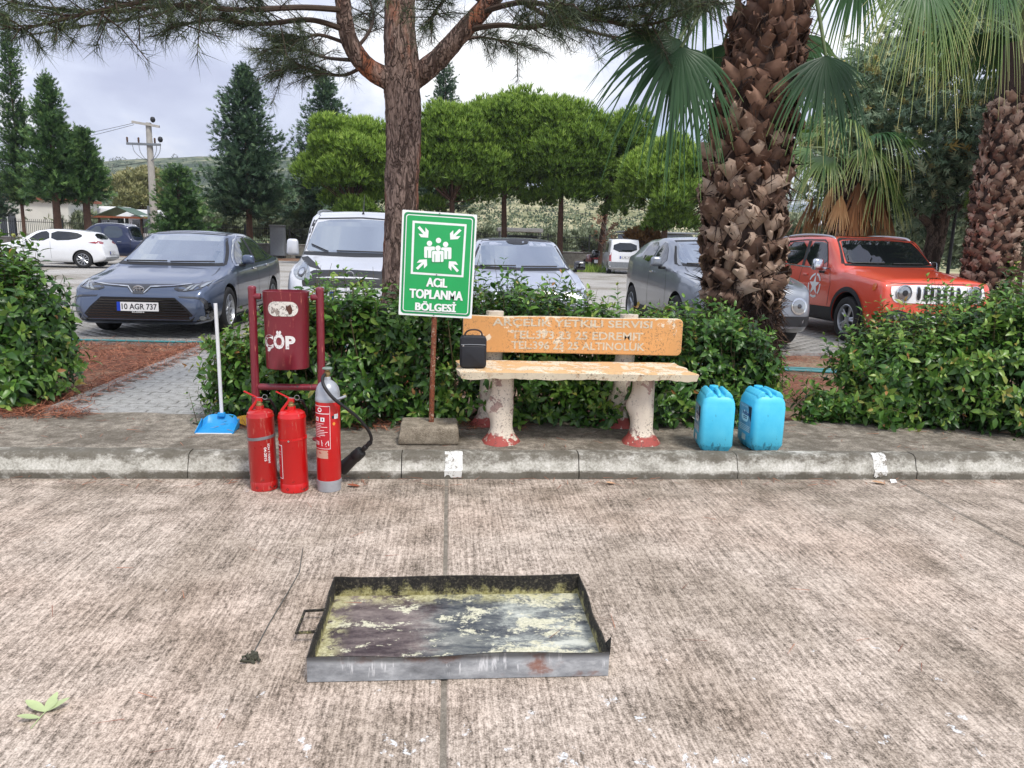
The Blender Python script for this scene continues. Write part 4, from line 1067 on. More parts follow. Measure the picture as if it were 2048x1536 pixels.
# ------------------------------------------------------------------ hand bag on the bench
MT['leather'] = plain('black_leather', (24, 26, 32), 0.5, var=0.25, scale=90, bump=0.15)
bag = root('shoulder_bag', 'small black leather bag with a top handle on the end of the bench', 'bag', (0.163, 4.80, Z_W + 0.514))
bd = B().prism(rrect(0.172, 0.208, 0.026, 5, (0, 0.104)), 0, 0.085).obj('bag_body', MT['leather'], bag, smooth=50, bevel=0.008, seg=3)
B().prism(rrect(0.150, 0.135, 0.014, 4, (0, 0.078)), -0.010, 0.003).obj('front_pocket', MT['leather'], bd, smooth=50, bevel=0.004)
B().tube([(-0.078, -0.002, 0.153), (-0.02, -0.004, 0.155), (0.03, -0.004, 0.155), (0.078, -0.002, 0.153)], 0.0022, 6).obj('zipper', MT['metal_grey'], bd, smooth=60)
B().box((-0.064, -0.007, 0.140), (0.010, 0.004, 0.024)).obj('zip_pull', MT['chrome'], bd, bevel=0.001)
B().tube(smoothp([(-0.055, 0.042, 0.205), (-0.050, 0.042, 0.225), (-0.025, 0.042, 0.243), (0.02, 0.042, 0.246), (0.05, 0.042, 0.232), (0.058, 0.042, 0.205)]), 0.0055, 8).obj('handle', plain('brown_strap', (58, 42, 38), 0.6), bag, smooth=60)

# ------------------------------------------------------------------ blue jerrycans
def can_mat():
    t = NT('jerrycan_plastic'); v = t.co(); z = t.xyz()[2]
    n = t.noise(6, v, detail=5)
    c = t.ramp(n, [(0.3, lin((60, 186, 224))), (0.7, lin((92, 206, 236)))])
    low = t.math('SUBTRACT', 1.0, t.step(z, 0.03, 0.15))
    d = t.step(t.math('ADD', t.noise(30, t.co((1, 1, 0.5)), detail=8, rough=0.8), t.math('MULTIPLY', low, 0.13)), 0.635, 0.69)
    c = t.mix(t.math('MULTIPLY', d, 0.7), c, lin((38, 72, 92)))
    c = t.mix(t.math('MULTIPLY', low, 0.25), c, lin((40, 130, 150)))
    t.color(c); t.rough(0.42); t.p.inputs['Subsurface Weight'].default_value = 0.0; t.bump(n, 0.1, 0.02); return t.m
MT['can'] = can_mat()
MT['label_blue'] = plain('label_blue_grey', (126, 168, 192), 0.4, var=0.25, scale=20)
MT['ink_blue'] = plain('label_ink_blue', (40, 60, 120), 0.5)
def jerrycan(label, loc, rz):
    j = root('jerrycan', label, 'jerrycan', loc, rz, 'blue jerrycans on the kerb')
    w, d = 0.218, 0.272
    lev = [(0.0, 0.030, 0.014), (0.004, 0.020, 0.012), (0.035, 0.004, 0.016), (0.045, 0.0, 0.018), (0.30, 0.0, 0.018), (0.304, 0.002, 0.018), (0.33, 0.004, 0.018), (0.362, 0.016, 0.020), (0.374, 0.026, 0.022), (0.378, 0.040, 0.022)]
    V = []; Fc = []; rings = []
    for z, ins, ch in lev:
        P = rrect(w - 2 * ins, d - 2 * ins, ch + 0.012, 3); rings.append(len(P)); V += [(x, y, z) for x, y in P]
    n = rings[0]
    for i in range(len(lev) - 1):
        for k in range(n): Fc.append((i * n + k, i * n + (k + 1) % n, (i + 1) * n + (k + 1) % n, (i + 1) * n + k))
    Fc += [tuple(range(n))[::-1], tuple((len(lev) - 1) * n + k for k in range(n))]
    b = B().add(V, Fc).obj('body', MT['can'], j, smooth=32)
    for s in (-1, 1):                                          # raised shoulders beside the grip
        B().prism([(s * 0.034, 0.36), (s * 0.036, 0.392), (s * 0.046, 0.404), (s * 0.064, 0.402), (s * 0.086, 0.378), (s * 0.090, 0.355)], -0.115, 0.105).obj('shoulder', MT['can'], b, smooth=50, bevel=0.007)
    B().tube(smoothp([(0, -0.112, 0.368), (0, -0.10, 0.384), (0, -0.06, 0.396), (0, 0.02, 0.396), (0, 0.05, 0.380)]), [0.013] * 25, 10).obj('grip', MT['can'], b, smooth=60)
    B().lathe([(0.030, 0.37), (0.030, 0.405), (0.027, 0.408)], 18, c=(0, 0.088, 0)).obj('cap', MT['can'], b, smooth=40)
    X = lambda k: (lambda a, c_: (-w / 2 - 0.0008 * k, -a, c_))
    lb = sheet('label', rrect(0.19, 0.185, 0.01, 3, (-0.005, 0.205)), MT['label_blue'], b, X(1))
    sheet('label_drop', rrect(0.11, 0.075, 0.035, 6, (-0.01, 0.215)), MT['white'], lb, X(2)); sheet('label_corner', [(0.03, 0.29), (0.085, 0.29), (0.085, 0.19), (0.06, 0.22)], MT['dark_print'], lb, X(2))
    lettering('label_lettering', 'AdBlue', (-0.055, 0.062, 0.222, 0.252), MT['ink_blue'], lb, X(3), 0.025)
    lettering('label_lettering', 'Premium Quality', (-0.085, 0.02, 0.268, 0.290), MT['white'], lb, X(2), 0.0)
    for k in range(6): sheet('printed_line', rrect(0.165 if k > 1 else 0.06, 0.005, 0.002, 2, (-0.005, 0.175 - k * 0.011 if k > 1 else 0.212 - k * 0.012)), MT['white'] if k > 1 else MT['ink_blue'], lb, X(3))
    sheet('small_label', rrect(0.06, 0.04, 0.006, 3, (-0.01, 0.072)), MT['scuffed_white'], b, X(1))
    return j
jerrycan('blue jerrycan nearer the bench, front scuffed black at the foot', (1.785, 4.775, Z_W + 0.001), math.radians(-9))
jerrycan('blue jerrycan with its printed label side turned to view, farther from the bench', (2.118, 4.79, Z_W + 0.001), math.radians(1))

# ------------------------------------------------------------------ fallen leaves
def leaf_mesh(name, L_, W_, curl, seg=7):
    V = []; Fc = []
    for i in range(seg + 1):
        t = i / seg; w = W_ * math.sin(PI * min(1, t * 0.93 + 0.04)) ** 0.8; z = curl * t * t
        V += [(-w, t * L_, z + 0.25 * w), (0, t * L_, z), (w, t * L_, z + 0.25 * w)]
    for i in range(seg):
        for j in range(2): Fc.append((i * 3 + j, i * 3 + j + 1, i * 3 + j + 4, i * 3 + j + 3))
    return B().add(V, Fc).mesh(name, 180)
MT['pale_leaf'] = plain('pale_green_leaf', (176, 190, 138), 0.5, var=0.15)
sp = root('leaf_sprig', 'small pale green sprig of five leaves lying on the road', 'sprig', (-1.215, 2.16, 0.002))
for a, l, w_ in ((-100, 0.06, 0.013), (-60, 0.075, 0.016), (15, 0.07, 0.014), (70, 0.07, 0.015), (40, 0.045, 0.012)):
    o = link('leaf', leaf_mesh('leaf', l, w_, 0.006), sp, MT['pale_leaf']); o.rotation_euler = (math.radians(14), 0, math.radians(-a + 10)); o.location = (0, 0.02 if abs(a) < 80 else -0.01, 0.004)
B().tube([(0, -0.06, 0.003), (0, 0.0, 0.004), (0.008, 0.05, 0.006)], 0.0015, 5).obj('stem', MT['pale_leaf'], sp)
def fallen(label, u, v, z, L_, W_, rz, c, dz=0.004):
    p = gz(u, v, z); r_ = root('fallen_leaf', label, 'leaf', (p[0], p[1], z + 0.002), rz)
    o = link('blade', leaf_mesh('blade', L_, W_, 0.01), r_, plain('dry_leaf_tone', c, 0.8, var=0.25, scale=60)); o.location = (0, -L_ / 2, dz)
fallen('reddish-brown dry leaf on the road beside the silver-based extinguisher', 707, 974, 0.0, 0.075, 0.020, 1.5, (150, 84, 58))
fallen('tan dry leaf on the road below the white kerb mark near the right joint', 1757, 968, 0.0, 0.085, 0.022, 1.3, (188, 148, 112))
fallen('pale tan dry leaf on the road below the bench', 1221, 969, 0.0, 0.06, 0.020, 1.7, (196, 156, 122))
pp_ = root('paper_scrap', 'small torn white paper scrap in the gutter', 'paper', tuple(gz(1786, 965, 0) + np.array([0, 0, 0.002])))
B().add([(-0.02, -0.012, 0.0), (0.018, -0.015, 0.004), (0.022, 0.012, 0.016), (-0.008, 0.016, 0.012), (-0.022, 0.004, 0.02)], [(0, 1, 2, 3, 4)]).obj('sheet', MT['white'], pp_)

# ------------------------------------------------------------------ garden hose
hz = 0.14
HP = [(-5.6, 9.60, hz), (-4.5, 9.63, hz), (-3.4, 9.52, 0.15), (-2.5, 9.50, 0.155), (-1.2, 9.35, 0.14), (1.0, 8.9, 0.12), (2.6, 8.62, 0.11), (3.9, 8.45, 0.11), (4.7, 8.30, 0.11), (5.6, 8.25, 0.11), (5.7, 8.17, 0.11), (5.6, 8.14, 0.11), (4.6, 8.20, 0.11), (3.7, 8.36, 0.11), (2.6, 8.52, 0.11), (1.0, 8.8, 0.11), (0.6, 8.74, 0.11), (1.0, 8.66, 0.11), (2.6, 8.43, 0.11), (3.8, 8.27, 0.11), (4.6, 8.10, 0.11), (5.8, 8.0, 0.11)]
hs = B().tube(smoothp(HP, 5), 0.014, 8).obj('garden_hose', plain('turquoise_hose', (52, 128, 132), 0.45, var=0.15), None, smooth=60)
tag(hs, 'turquoise garden hose lying along the edge of the car park', 'hose')
# ------------------------------------------------------------------ foliage kit
LEAF_V = np.array([(0, 0, 0), (-.22, .34, .07), (.22, .34, .07), (0, .40, .0), (-.17, .70, .0), (.17, .70, .0), (0, .74, -.07), (0, 1.0, -.20)])
LEAF_F = np.array([(0, 1, 3), (0, 3, 2), (1, 4, 6), (1, 6, 3), (2, 3, 6), (2, 6, 5), (4, 7, 6), (5, 6, 7)])
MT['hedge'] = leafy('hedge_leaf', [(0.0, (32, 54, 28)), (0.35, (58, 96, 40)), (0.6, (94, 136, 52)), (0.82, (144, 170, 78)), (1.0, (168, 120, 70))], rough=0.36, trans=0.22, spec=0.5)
MT['hedge_stem'] = plain('hedge_stem', (96, 88, 58), 0.8, var=0.25, scale=30)
def shoots(P, D, L, ln=0.068, pitch=0.036, rng=RNG):
    """leafy shoots: pairs of leaves set crosswise along each stem; returns leaf P, R, S, tint and the stems"""
    D = D / np.linalg.norm(D, axis=1, keepdims=True)
    a = np.cross(D, np.tile([0.31, 0.77, 0.2], (len(D), 1))); a /= np.linalg.norm(a, axis=1, keepdims=True); b = np.cross(D, a)
    LP, LD, LN, LS, LT = [], [], [], [], []
    m = int(np.max(L) / pitch) + 1; ph = rng.uniform(0, 2 * PI, len(P)); tint0 = rng.normal(0, 0.10, len(P)) + 0.10 * np.sin(P[:, 0] * 4.1 + P[:, 2] * 3.0) * np.sin(P[:, 2] * 6.3 + P[:, 0] * 1.7)
    bend = rng.normal(0, 0.25, (len(P), 3))
    for j in range(m):
        s = (j + 0.5) * pitch; k = s < L
        if not k.any(): break
        t = s / L[k]; pos = P[k] + D[k] * s + bend[k] * (s * s)[..., None] if np.ndim(s) else P[k] + D[k] * s + bend[k] * s * s
        for side in (0, PI):
            A = ph[k] + (j % 2) * PI / 2 + side + rng.normal(0, 0.25, k.sum())
            rad = a[k] * np.cos(A)[:, None] + b[k] * np.sin(A)[:, None]
            al = (0.05 + 0.85 * t ** 2 + rng.normal(0, 0.18, k.sum()))[:, None]
            d = rad * np.cos(al) + D[k] * np.sin(al) + np.array([0, 0, -0.12])
            LP.append(pos); LD.append(d); LN.append(D[k] + rng.normal(0, 0.25, (k.sum(), 3)))
            LS.append(ln * rng.uniform(0.5, 1.25, k.sum()) * np.where(t > 0.85, 0.6, 1.0))
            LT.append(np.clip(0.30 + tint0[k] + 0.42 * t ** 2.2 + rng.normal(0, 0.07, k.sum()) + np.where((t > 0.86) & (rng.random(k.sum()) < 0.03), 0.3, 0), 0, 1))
    q = [np.concatenate(z) for z in (LP, LD, LN, LS, LT)]
    tv = np.array([(1, 0, 0), (-.5, 0, .87), (-.5, 0, -.87), (.5, 1, 0), (-.25, 1, .43), (-.25, 1, -.43)]); tf = np.array([(0, 1, 4, 3), (1, 2, 5, 4), (2, 0, 3, 5)])
    st = scatter(tv, tf, P, frames(D, a), np.column_stack([np.full(len(P), 0.003), L, np.full(len(P), 0.003)]))
    return q[0], frames(q[1], q[2]), q[3], q[4], st
leaf_var = []
def leaf_variants():
    for k in range(10):
        r = np.random.default_rng(k); v = LEAF_V + r.normal(0, 0.012, LEAF_V.shape)
        me = npmesh('leaf', v, LEAF_F, np.full(len(v), k / 9.0), 180); me.materials.append(MT['hedge']); leaf_var.append(me)
leaf_variants()
def hedge(name, label, loc, P, D, L, ln=0.077, twigs=None, rng=RNG):
    h = root(name, label, 'hedge' if 'hedge' in name else 'shrub', loc)
    lp, R_, S_, T_, st = shoots(P, D, L, ln, rng=rng)
    loc = np.array(loc)
    # the 300 leaves that show largest are single parts
    d = lp - np.array([0, 0, CAM_H]); dist = np.linalg.norm(d, axis=1)
    fac = np.abs(np.einsum('ij,ij->i', R_[:, :, 2], d / dist[:, None]))
    cov = S_ * S_ * fac / dist ** 2 * (lp[:, 1] < np.quantile(lp[:, 1], 0.30))
    top = np.argsort(-cov)[:298]
    rest = np.ones(len(lp), bool); rest[top] = False
    v, f, t = scatter(LEAF_V, LEAF_F, lp[rest] - loc, R_[rest], S_[rest], T_[rest])
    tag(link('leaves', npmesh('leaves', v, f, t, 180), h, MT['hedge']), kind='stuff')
    for i in top:
        o = link('leaf', leaf_var[int(round(np.clip(T_[i], 0, 1) * 9))], h)
        M_ = np.eye(4); M_[:3, :3] = R_[i] * S_[i]; M_[:3, 3] = lp[i] - loc
        o.matrix_basis = Matrix(M_.tolist())
    sv, sf, _ = st
    chunks = [(sv - loc, sf, None)]
    if twigs is not None: chunks.append((twigs[0] - loc, twigs[1], None))
    v, f, t = merge(chunks)
    tag(link('stems', npmesh('stems', v, f), h, MT['hedge_stem']), kind='stuff')
    return h
def stems_up(xs, ys, hs, r=0.008):
    n = len(xs); tv = np.array([(1, 0, 0), (-.5, 0, .87), (-.5, 0, -.87), (.5, 1, 0), (-.25, 1, .43), (-.25, 1, -.43)]); tf = np.array([(0, 1, 4, 3), (1, 2, 5, 4), (2, 0, 3, 5)])
    D = np.column_stack([RNG.normal(0, .15, n), RNG.normal(0, .15, n), np.ones(n)])
    return scatter(tv, tf, np.column_stack([xs, ys, np.full(n, 0.08)]), frames(D, np.tile([1.0, 0, 0], (n, 1))), np.column_stack([np.full(n, r), hs, np.full(n, r)]))
def hedge_row(x0, x1, yf, yb, hfun, n, seed, front=None, out=1.0, toplen=(0.12, 0.42), bench_gap=0.0):
    """shoot bases over the front, the top and inside of a clipped row"""
    r = np.random.default_rng(seed); P, D, L = [], [], []
    front = front or (lambda x: yf + 0 * x)
    k = int(n * 0.42); x = r.uniform(x0, x1, k); t = r.random(k) ** 0.9; z = 0.12 + t * (hfun(x) - 0.12); y = front(x) + 0.20 * ((z > .5) & (x > -.15) & (x < 1.85)) * bench_gap + 0.06 * np.sin(x * 5 + z * 7) + 0.10 + 0.16 * t ** 3 + r.uniform(0, 0.10, k)
    P.append(np.column_stack([x, y, z])); D.append(np.column_stack([r.normal(0, .45, k), r.uniform(-1.0, -.35, k) * out, r.uniform(-.15, .75, k)])); L.append(r.uniform(0.12, 0.26, k))
    k = int(n * 0.40); x = r.uniform(x0 + .03, x1 - .03, k); y = front(x) + r.uniform(0.08, yb - yf, k) ; z = hfun(x) * r.uniform(0.72, 0.98, k)
    P.append(np.column_stack([x, y, z])); D.append(np.column_stack([r.normal(0, .20, k), r.normal(-.08, .22, k), np.ones(k)])); L.append(r.uniform(*toplen, k) * np.where(r.random(k) < 0.08, 1.25, 0.8))
    k = n - int(n * 0.82); e = r.random(k) < 0.5; x = np.where(e, x0 + r.uniform(0, .12, k), x1 - r.uniform(0, .12, k)); y = yf + r.uniform(0.1, yb - yf, k); z = 0.12 + r.random(k) * (hfun(x) - 0.12)
    P.append(np.column_stack([x, y, z])); D.append(np.column_stack([np.where(e, -1.0, 1.0) * r.uniform(.4, 1, k), r.normal(-.2, .4, k), r.uniform(0, .8, k)])); L.append(r.uniform(0.12, 0.28, k))
    k = n // 2; x = r.uniform(x0 + .1, x1 - .1, k); y = front(x) + r.uniform(0.2, max(0.25, yb - yf - .1), k); z = 0.1 + r.random(k) * hfun(x) * 0.75
    P.append(np.column_stack([x, y, z])); D.append(unit(k, r) + np.array([0, -.3, .4])); L.append(r.uniform(0.15, 0.3, k))
    return np.concatenate(P), np.concatenate(D), np.concatenate(L)
hm = lambda x: np.interp(x, [-1.75, -1.45, -1.05, -0.55, 0.1, 0.6, 1.0, 1.35, 1.9, 2.25, 2.5], [0.50, 0.66, 0.90, 0.98, 0.96, 0.98, 0.90, 0.80, 0.86, 0.80, 0.55])
P, D, L = hedge_row(-1.60, 2.42, 5.30, 6.05, hm, 1800, 21, bench_gap=1.0, front=lambda x: 5.30 + 0.05 * np.sin(x * 3.3) - 0.02)
xs = RNG.uniform(-1.5, 2.3, 150); ys = RNG.uniform(5.45, 6.0, 150)
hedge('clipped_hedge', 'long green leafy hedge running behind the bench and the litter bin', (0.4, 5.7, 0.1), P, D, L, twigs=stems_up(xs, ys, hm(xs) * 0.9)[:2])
hr = lambda x: np.interp(x, [2.95, 3.2, 3.5, 3.8, 4.3, 5.0, 5.6], [0.28, 0.42, 0.66, 0.90, 1.06, 1.06, 1.06])
fr_ = lambda x: np.interp(x, [2.95, 3.3, 3.8, 4.3, 5.6], [5.55, 5.42, 5.20, 5.00, 4.90])
P, D, L = hedge_row(3.36, 5.6, 5.1, 6.1, hr, 1600, 22, front=fr_, toplen=(0.12, 0.40))
r_ = np.random.default_rng(5); k = 150                             # low straggle at the near corner
P = np.vstack([P, np.column_stack([r_.uniform(2.85, 3.4, k), r_.uniform(5.5, 5.8, k), r_.uniform(0.1, 0.28, k)])]); D = np.vstack([D, np.column_stack([r_.normal(-.3, .5, k), r_.normal(-.3, .4, k), r_.uniform(.2, 1, k)])]); L = np.concatenate([L, r_.uniform(.08, .22, k)])
xs = RNG.uniform(3.5, 5.5, 90); ys = RNG.uniform(5.5, 6.0, 90)
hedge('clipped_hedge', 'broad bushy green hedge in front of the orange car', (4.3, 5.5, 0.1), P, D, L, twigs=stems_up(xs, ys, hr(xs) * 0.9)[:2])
hl = lambda x: np.interp(x, [-5.2, -4.1, -3.75, -3.45, -3.3, -3.15], [1.26, 1.26, 1.22, 1.12, 0.92, 0.5])
P, D, L = hedge_row(-4.9, -3.20, 5.75, 6.7, hl, 1250, 23, toplen=(0.18, 0.55))
xs = RNG.uniform(-4.8, -3.55, 90); ys = RNG.uniform(6.0, 6.6, 90)
hedge('clipped_hedge', 'tall loose green hedge beside the brown needle bed and the paved path', (-4.1, 6.2, 0.1), P, D, L, ln=0.095, twigs=stems_up(xs, ys, hl(xs) * 0.9)[:2])
def sprout(label, x, y, z0, n, h, seed):
    r = np.random.default_rng(seed)
    P = np.column_stack([r.normal(x, 0.03, n), r.normal(y, 0.03, n), np.full(n, z0)]); D = np.column_stack([r.normal(-.1, .35, n), r.normal(-.1, .3, n), np.ones(n)]); L = r.uniform(.6, 1.0, n) * h
    lp, R_, S_, T_, st = shoots(P, D, L, 0.055, 0.034, rng=r); h_ = root('seedling_shrub', label, 'shrub', (x, y, z0)); loc = np.array([x, y, z0])
    for i in range(len(lp)):
        o = link('leaf', leaf_var[int(round(np.clip(T_[i], 0, 1) * 9))], h_); M_ = np.eye(4); M_[:3, :3] = R_[i] * S_[i]; M_[:3, 3] = lp[i] - loc; o.matrix_basis = Matrix(M_.tolist())
    link('stem', npmesh('stem', st[0] - loc, st[1]), h_, MT['hedge_stem'])
sprout('small leafy shrub sprouting beside the blue dustpan', -1.68, 5.38, Z_W, 5, 0.24, 3)

# ------------------------------------------------------------------ big pine behind the hedge
MT['pine_bark'] = bark_mat('pine_bark', (100, 82, 74), (160, 138, 126), (184, 108, 70), sc=15, stretch=0.30, warm_amt=0.8)
MT['pine_twig'] = plain('pine_twig', (70, 56, 46), 0.9, var=0.25, scale=20)
MT['pine_needle'] = leafy('pine_needle', [(0.0, (34, 44, 30)), (0.5, (60, 76, 46)), (1.0, (116, 126, 80))], rough=0.5, trans=0.15)
pine = root('pine_tree', 'large forked pine with cracked reddish bark rising behind the sign', 'tree', (-0.45, 7.0, 0.08))
O = np.array([-0.45, 7.0, 0.08])
def limb(name, pts, rad, par, mat, n=22, sub=8, rough=0.05, seed=0):
    pts = smoothp(pts, sub); m = len(pts); R_ = np.interp(np.linspace(0, 1, m), np.linspace(0, 1, len(rad)), rad); rg = random.Random(seed)
    V = []; Fc = []
    up = Vector((0, 1, 0.1)).normalized()
    for i, p in enumerate(pts):
        t = (pts[min(i + 1, m - 1)] - pts[max(i - 1, 0)]).normalized(); x = t.cross(up).normalized(); y = x.cross(t)
        for k in range(n):
            a = 2 * PI * k / n; s = (i * 0.13)
            r = R_[i] * (1 + rough * math.sin(3 * a + s * 2.1 + seed) + rough * 0.7 * math.sin(5 * a - s * 3.7) + rough * 0.8 * math.sin(8 * a + s * 9) + rg.uniform(-rough, rough) * 0.5)
            V.append(p + x * math.cos(a) * r + y * math.sin(a) * r)
    for i in range(m - 1):
        for k in range(n): Fc.append((i * n + k, i * n + (k + 1) % n, (i + 1) * n + (k + 1) % n, (i + 1) * n + k))
    Fc += [tuple(range(n))[::-1], tuple((m - 1) * n + k for k in range(n))]
    return B().add(V, Fc).obj(name, mat, par, smooth=70)
def pl(u, v, y): return tuple(gy(u, v, y) - O)
limb('trunk', [(0.0, 0, -0.05), (0.0, 0, 0.5), pl(798, 560, 7.0), pl(803, 420, 7.0), pl(806, 300, 7.0), pl(806, 200, 7.0), pl(803, 120, 7.0), pl(800, 30, 7.02), pl(812, -150, 7.05), pl(835, -420, 7.1), pl(850, -700, 7.1)], [0.20, 0.165, 0.150, 0.150, 0.152, 0.158, 0.150, 0.13, 0.12, 0.10, 0.05], pine, MT['pine_bark'], n=32, sub=14, rough=0.03, seed=1)
limb('limb', [pl(815, 178, 7.0), pl(742, 140, 6.95), pl(705, 95, 6.9), pl(690, 40, 6.85), pl(682, -20, 6.8), pl(650, -200, 6.6), pl(600, -420, 6.4)], [0.10, 0.085, 0.075, 0.068, 0.062, 0.055, 0.03], pine, MT['pine_bark'], n=20, rough=0.04, seed=2)
limb('limb', [pl(800, 175, 7.0), pl(868, 125, 6.98), pl(915, 75, 6.95), pl(965, 20, 6.9), pl(1010, -40, 6.8), pl(1090, -200, 6.6), pl(1200, -380, 6.3)], [0.11, 0.088, 0.080, 0.074, 0.068, 0.055, 0.03], pine, MT['pine_bark'], n=20, rough=0.04, seed=3)
# boughs that carry the needles in view (pixel, pixel, distance)
BO = [[(686, 20, 6.85), (600, 15, 6.4), (480, 20, 6.0), (350, 10, 5.6), (200, 25, 5.3), (20, 5, 5.0)],
      [(690, 60, 6.88), (620, 40, 6.6), (520, 48, 6.2), (420, 40, 6.0), (330, 60, 5.8)],
      [(640, -160, 6.6), (520, -60, 6.0), (420, -20, 5.6), (300, 0, 5.2), (160, 30, 5.0), (40, 60, 4.9)],
      [(700, 90, 6.9), (640, 70, 6.9), (600, 80, 6.8), (560, 95, 6.7)],
      [(730, 130, 6.95), (690, 150, 7.0), (640, 145, 7.1), (590, 130, 7.1), (560, 150, 7.2)],
      [(710, 100, 7.0), (740, 60, 7.3), (745, 20, 7.6), (720, -40, 7.8)],
      [(680, -20, 6.8), (560, -30, 7.6), (420, 0, 8.2), (300, 30, 8.6), (180, 50, 9.0), (60, 70, 9.2)],
      [(930, 60, 6.95), (1000, 50, 6.7), (1060, 55, 6.5), (1120, 40, 6.3), (1200, 20, 6.1), (1300, 10, 5.9)],
      [(960, 25, 6.9), (1040, 5, 6.6), (1120, 15, 6.3), (1200, 40, 6.1), (1290, 50, 6.0), (1380, 20, 5.8)],
      [(1010, -40, 6.8), (1100, -30, 6.5), (1190, -10, 6.2), (1290, -15, 6.0), (1400, 0, 5.7)],
      [(900, 90, 6.95), (950, 75, 7.2), (1000, 80, 7.5), (1050, 90, 7.7)],
      [(1090, -200, 6.6), (1180, -90, 6.2), (1260, -40, 5.8), (1340, -10, 5.5), (1420, 10, 5.2)],
      [(970, 10, 6.9), (920, -20, 6.7), (880, 10, 6.5), (860, 45, 6.4)],
      [(835, -420, 7.1), (900, -220, 6.4), (980, -100, 6.0), (1060, -30, 5.7), (1130, 10, 5.5)],
      [(820, -250, 7.1), (790, -120, 6.5), (770, -60, 6.1), (760, -20, 5.9)],
      [(600, -420, 6.4), (380, -260, 5.8), (180, -160, 5.6), (20, -90, 5.4), (-120, -30, 5.4)],
      [(700, 120, 6.95), (650, 115, 7.4), (600, 100, 7.8), (540, 110, 8.1)],
      [(1000, -30, 6.8), (1090, 30, 7.4), (1170, 60, 7.9), (1250, 75, 8.3), (1330, 60, 8.6)]]
rg = np.random.default_rng(77)
TP, TD = [], []; tw = B()
for bi, bo in enumerate(BO):
    pts = [Vector(tuple(gy(*p))) for p in bo]; pts = smoothp(pts, 8); m = len(pts)
    tw.tube([p - Vector(O) for p in pts], list(np.linspace(0.026 if bi not in (3, 4, 5, 10, 12, 16) else 0.018, 0.007, m)), 7)
    for i in range(2, m):
        t = i / (m - 1)
        ax = (pts[min(i + 1, m - 1)] - pts[i - 1]).normalized()
        for s in range((2 if rg.random() < .45 else 1) if t > 0.25 else 0):
            d = ax * rg.uniform(.3, 1.0) + Vector(rg.normal(0, .55, 3)); d.z = d.z * 0.6 + 0.02; d.normalize()
            ln = rg.uniform(.12, .42) * (1.15 - .4 * t); a = pts[i]; c1 = a + d * ln * .5 + Vector((0, 0, .01)); e_ = a + d * ln + Vector((0, 0, rg.uniform(-.06, .05)))
            tw.tube([p - Vector(O) for p in (a, c1, e_)], [0.006, 0.0045, 0.003], 4)
            dirv = (e_ - c1).normalized()
            for k in np.arange(0.35, 1.01, 0.16 if ln > .25 else .22):
                p = a.lerp(e_, k); TP.append(p); TD.append(dirv + Vector((0, 0, .10)))
        if t > 0.5: TP.append(pts[i]); TD.append(ax)
tag(tw.obj('twigs', MT['pine_twig'], pine), kind='stuff')
TP = np.array([p[:] for p in TP]); TD = np.array([d[:] for d in TD]); K = 15
Pn = np.repeat(TP, K, 0) + rg.normal(0, .012, (len(TP) * K, 3)); Dn = np.repeat(TD / np.linalg.norm(TD, axis=1, keepdims=True), K, 0) * 0.62 + unit(len(Pn), rg) * 0.82
Dn[:, 2] -= 0.10
S_ = np.column_stack([rg.uniform(.0014, .0024, len(Pn)), rg.uniform(.10, .18, len(Pn)), np.ones(len(Pn))])
v, f, t = scatter(np.array([(-1, 0, 0), (1, 0, 0), (0, 1, 0)]), np.array([(0, 1, 2)]), Pn - O, frames(Dn, unit(len(Pn), rg)), S_, np.clip(np.repeat(rg.uniform(.1, .7, len(TP)), K) + rg.normal(0, .15, len(Pn)), 0, 1))
tag(link('needles', npmesh('needles', v, f, t), pine, MT['pine_needle']), kind='stuff')

# ------------------------------------------------------------------ fan palms
MT['boot'] = leafy('palm_leaf_base', [(0.0, (60, 45, 39)), (0.3, (106, 82, 68)), (0.55, (152, 128, 110)), (0.8, (184, 164, 146)), (1.0, (180, 116, 72))], rough=0.75, trans=0.0, noise=14, spec=0.25)
MT['boot_red'] = leafy('palm_leaf_base_reddish', [(0.0, (52, 38, 32)), (0.3, (84, 60, 48)), (0.55, (114, 86, 70)), (0.8, (142, 112, 94)), (1.0, (172, 112, 74))], rough=0.75, trans=0.0, noise=14, spec=0.25)
MT['fibre'] = leafy('palm_fibre', [(0.0, (30, 22, 19)), (0.6, (62, 46, 38)), (1.0, (104, 80, 62))], rough=0.9, trans=0.0)
MT['frond'] = leafy('palm_frond', [(0.0, (28, 54, 32)), (0.4, (54, 94, 48)), (0.7, (124, 144, 76)), (1.0, (206, 200, 136))], rough=0.42, trans=0.2, spec=0.45)
MT['dead_frond'] = leafy('dead_palm_frond', [(0.0, (88, 58, 36)), (0.5, (160, 112, 68)), (1.0, (206, 178, 128))], rough=0.8, trans=0.1)
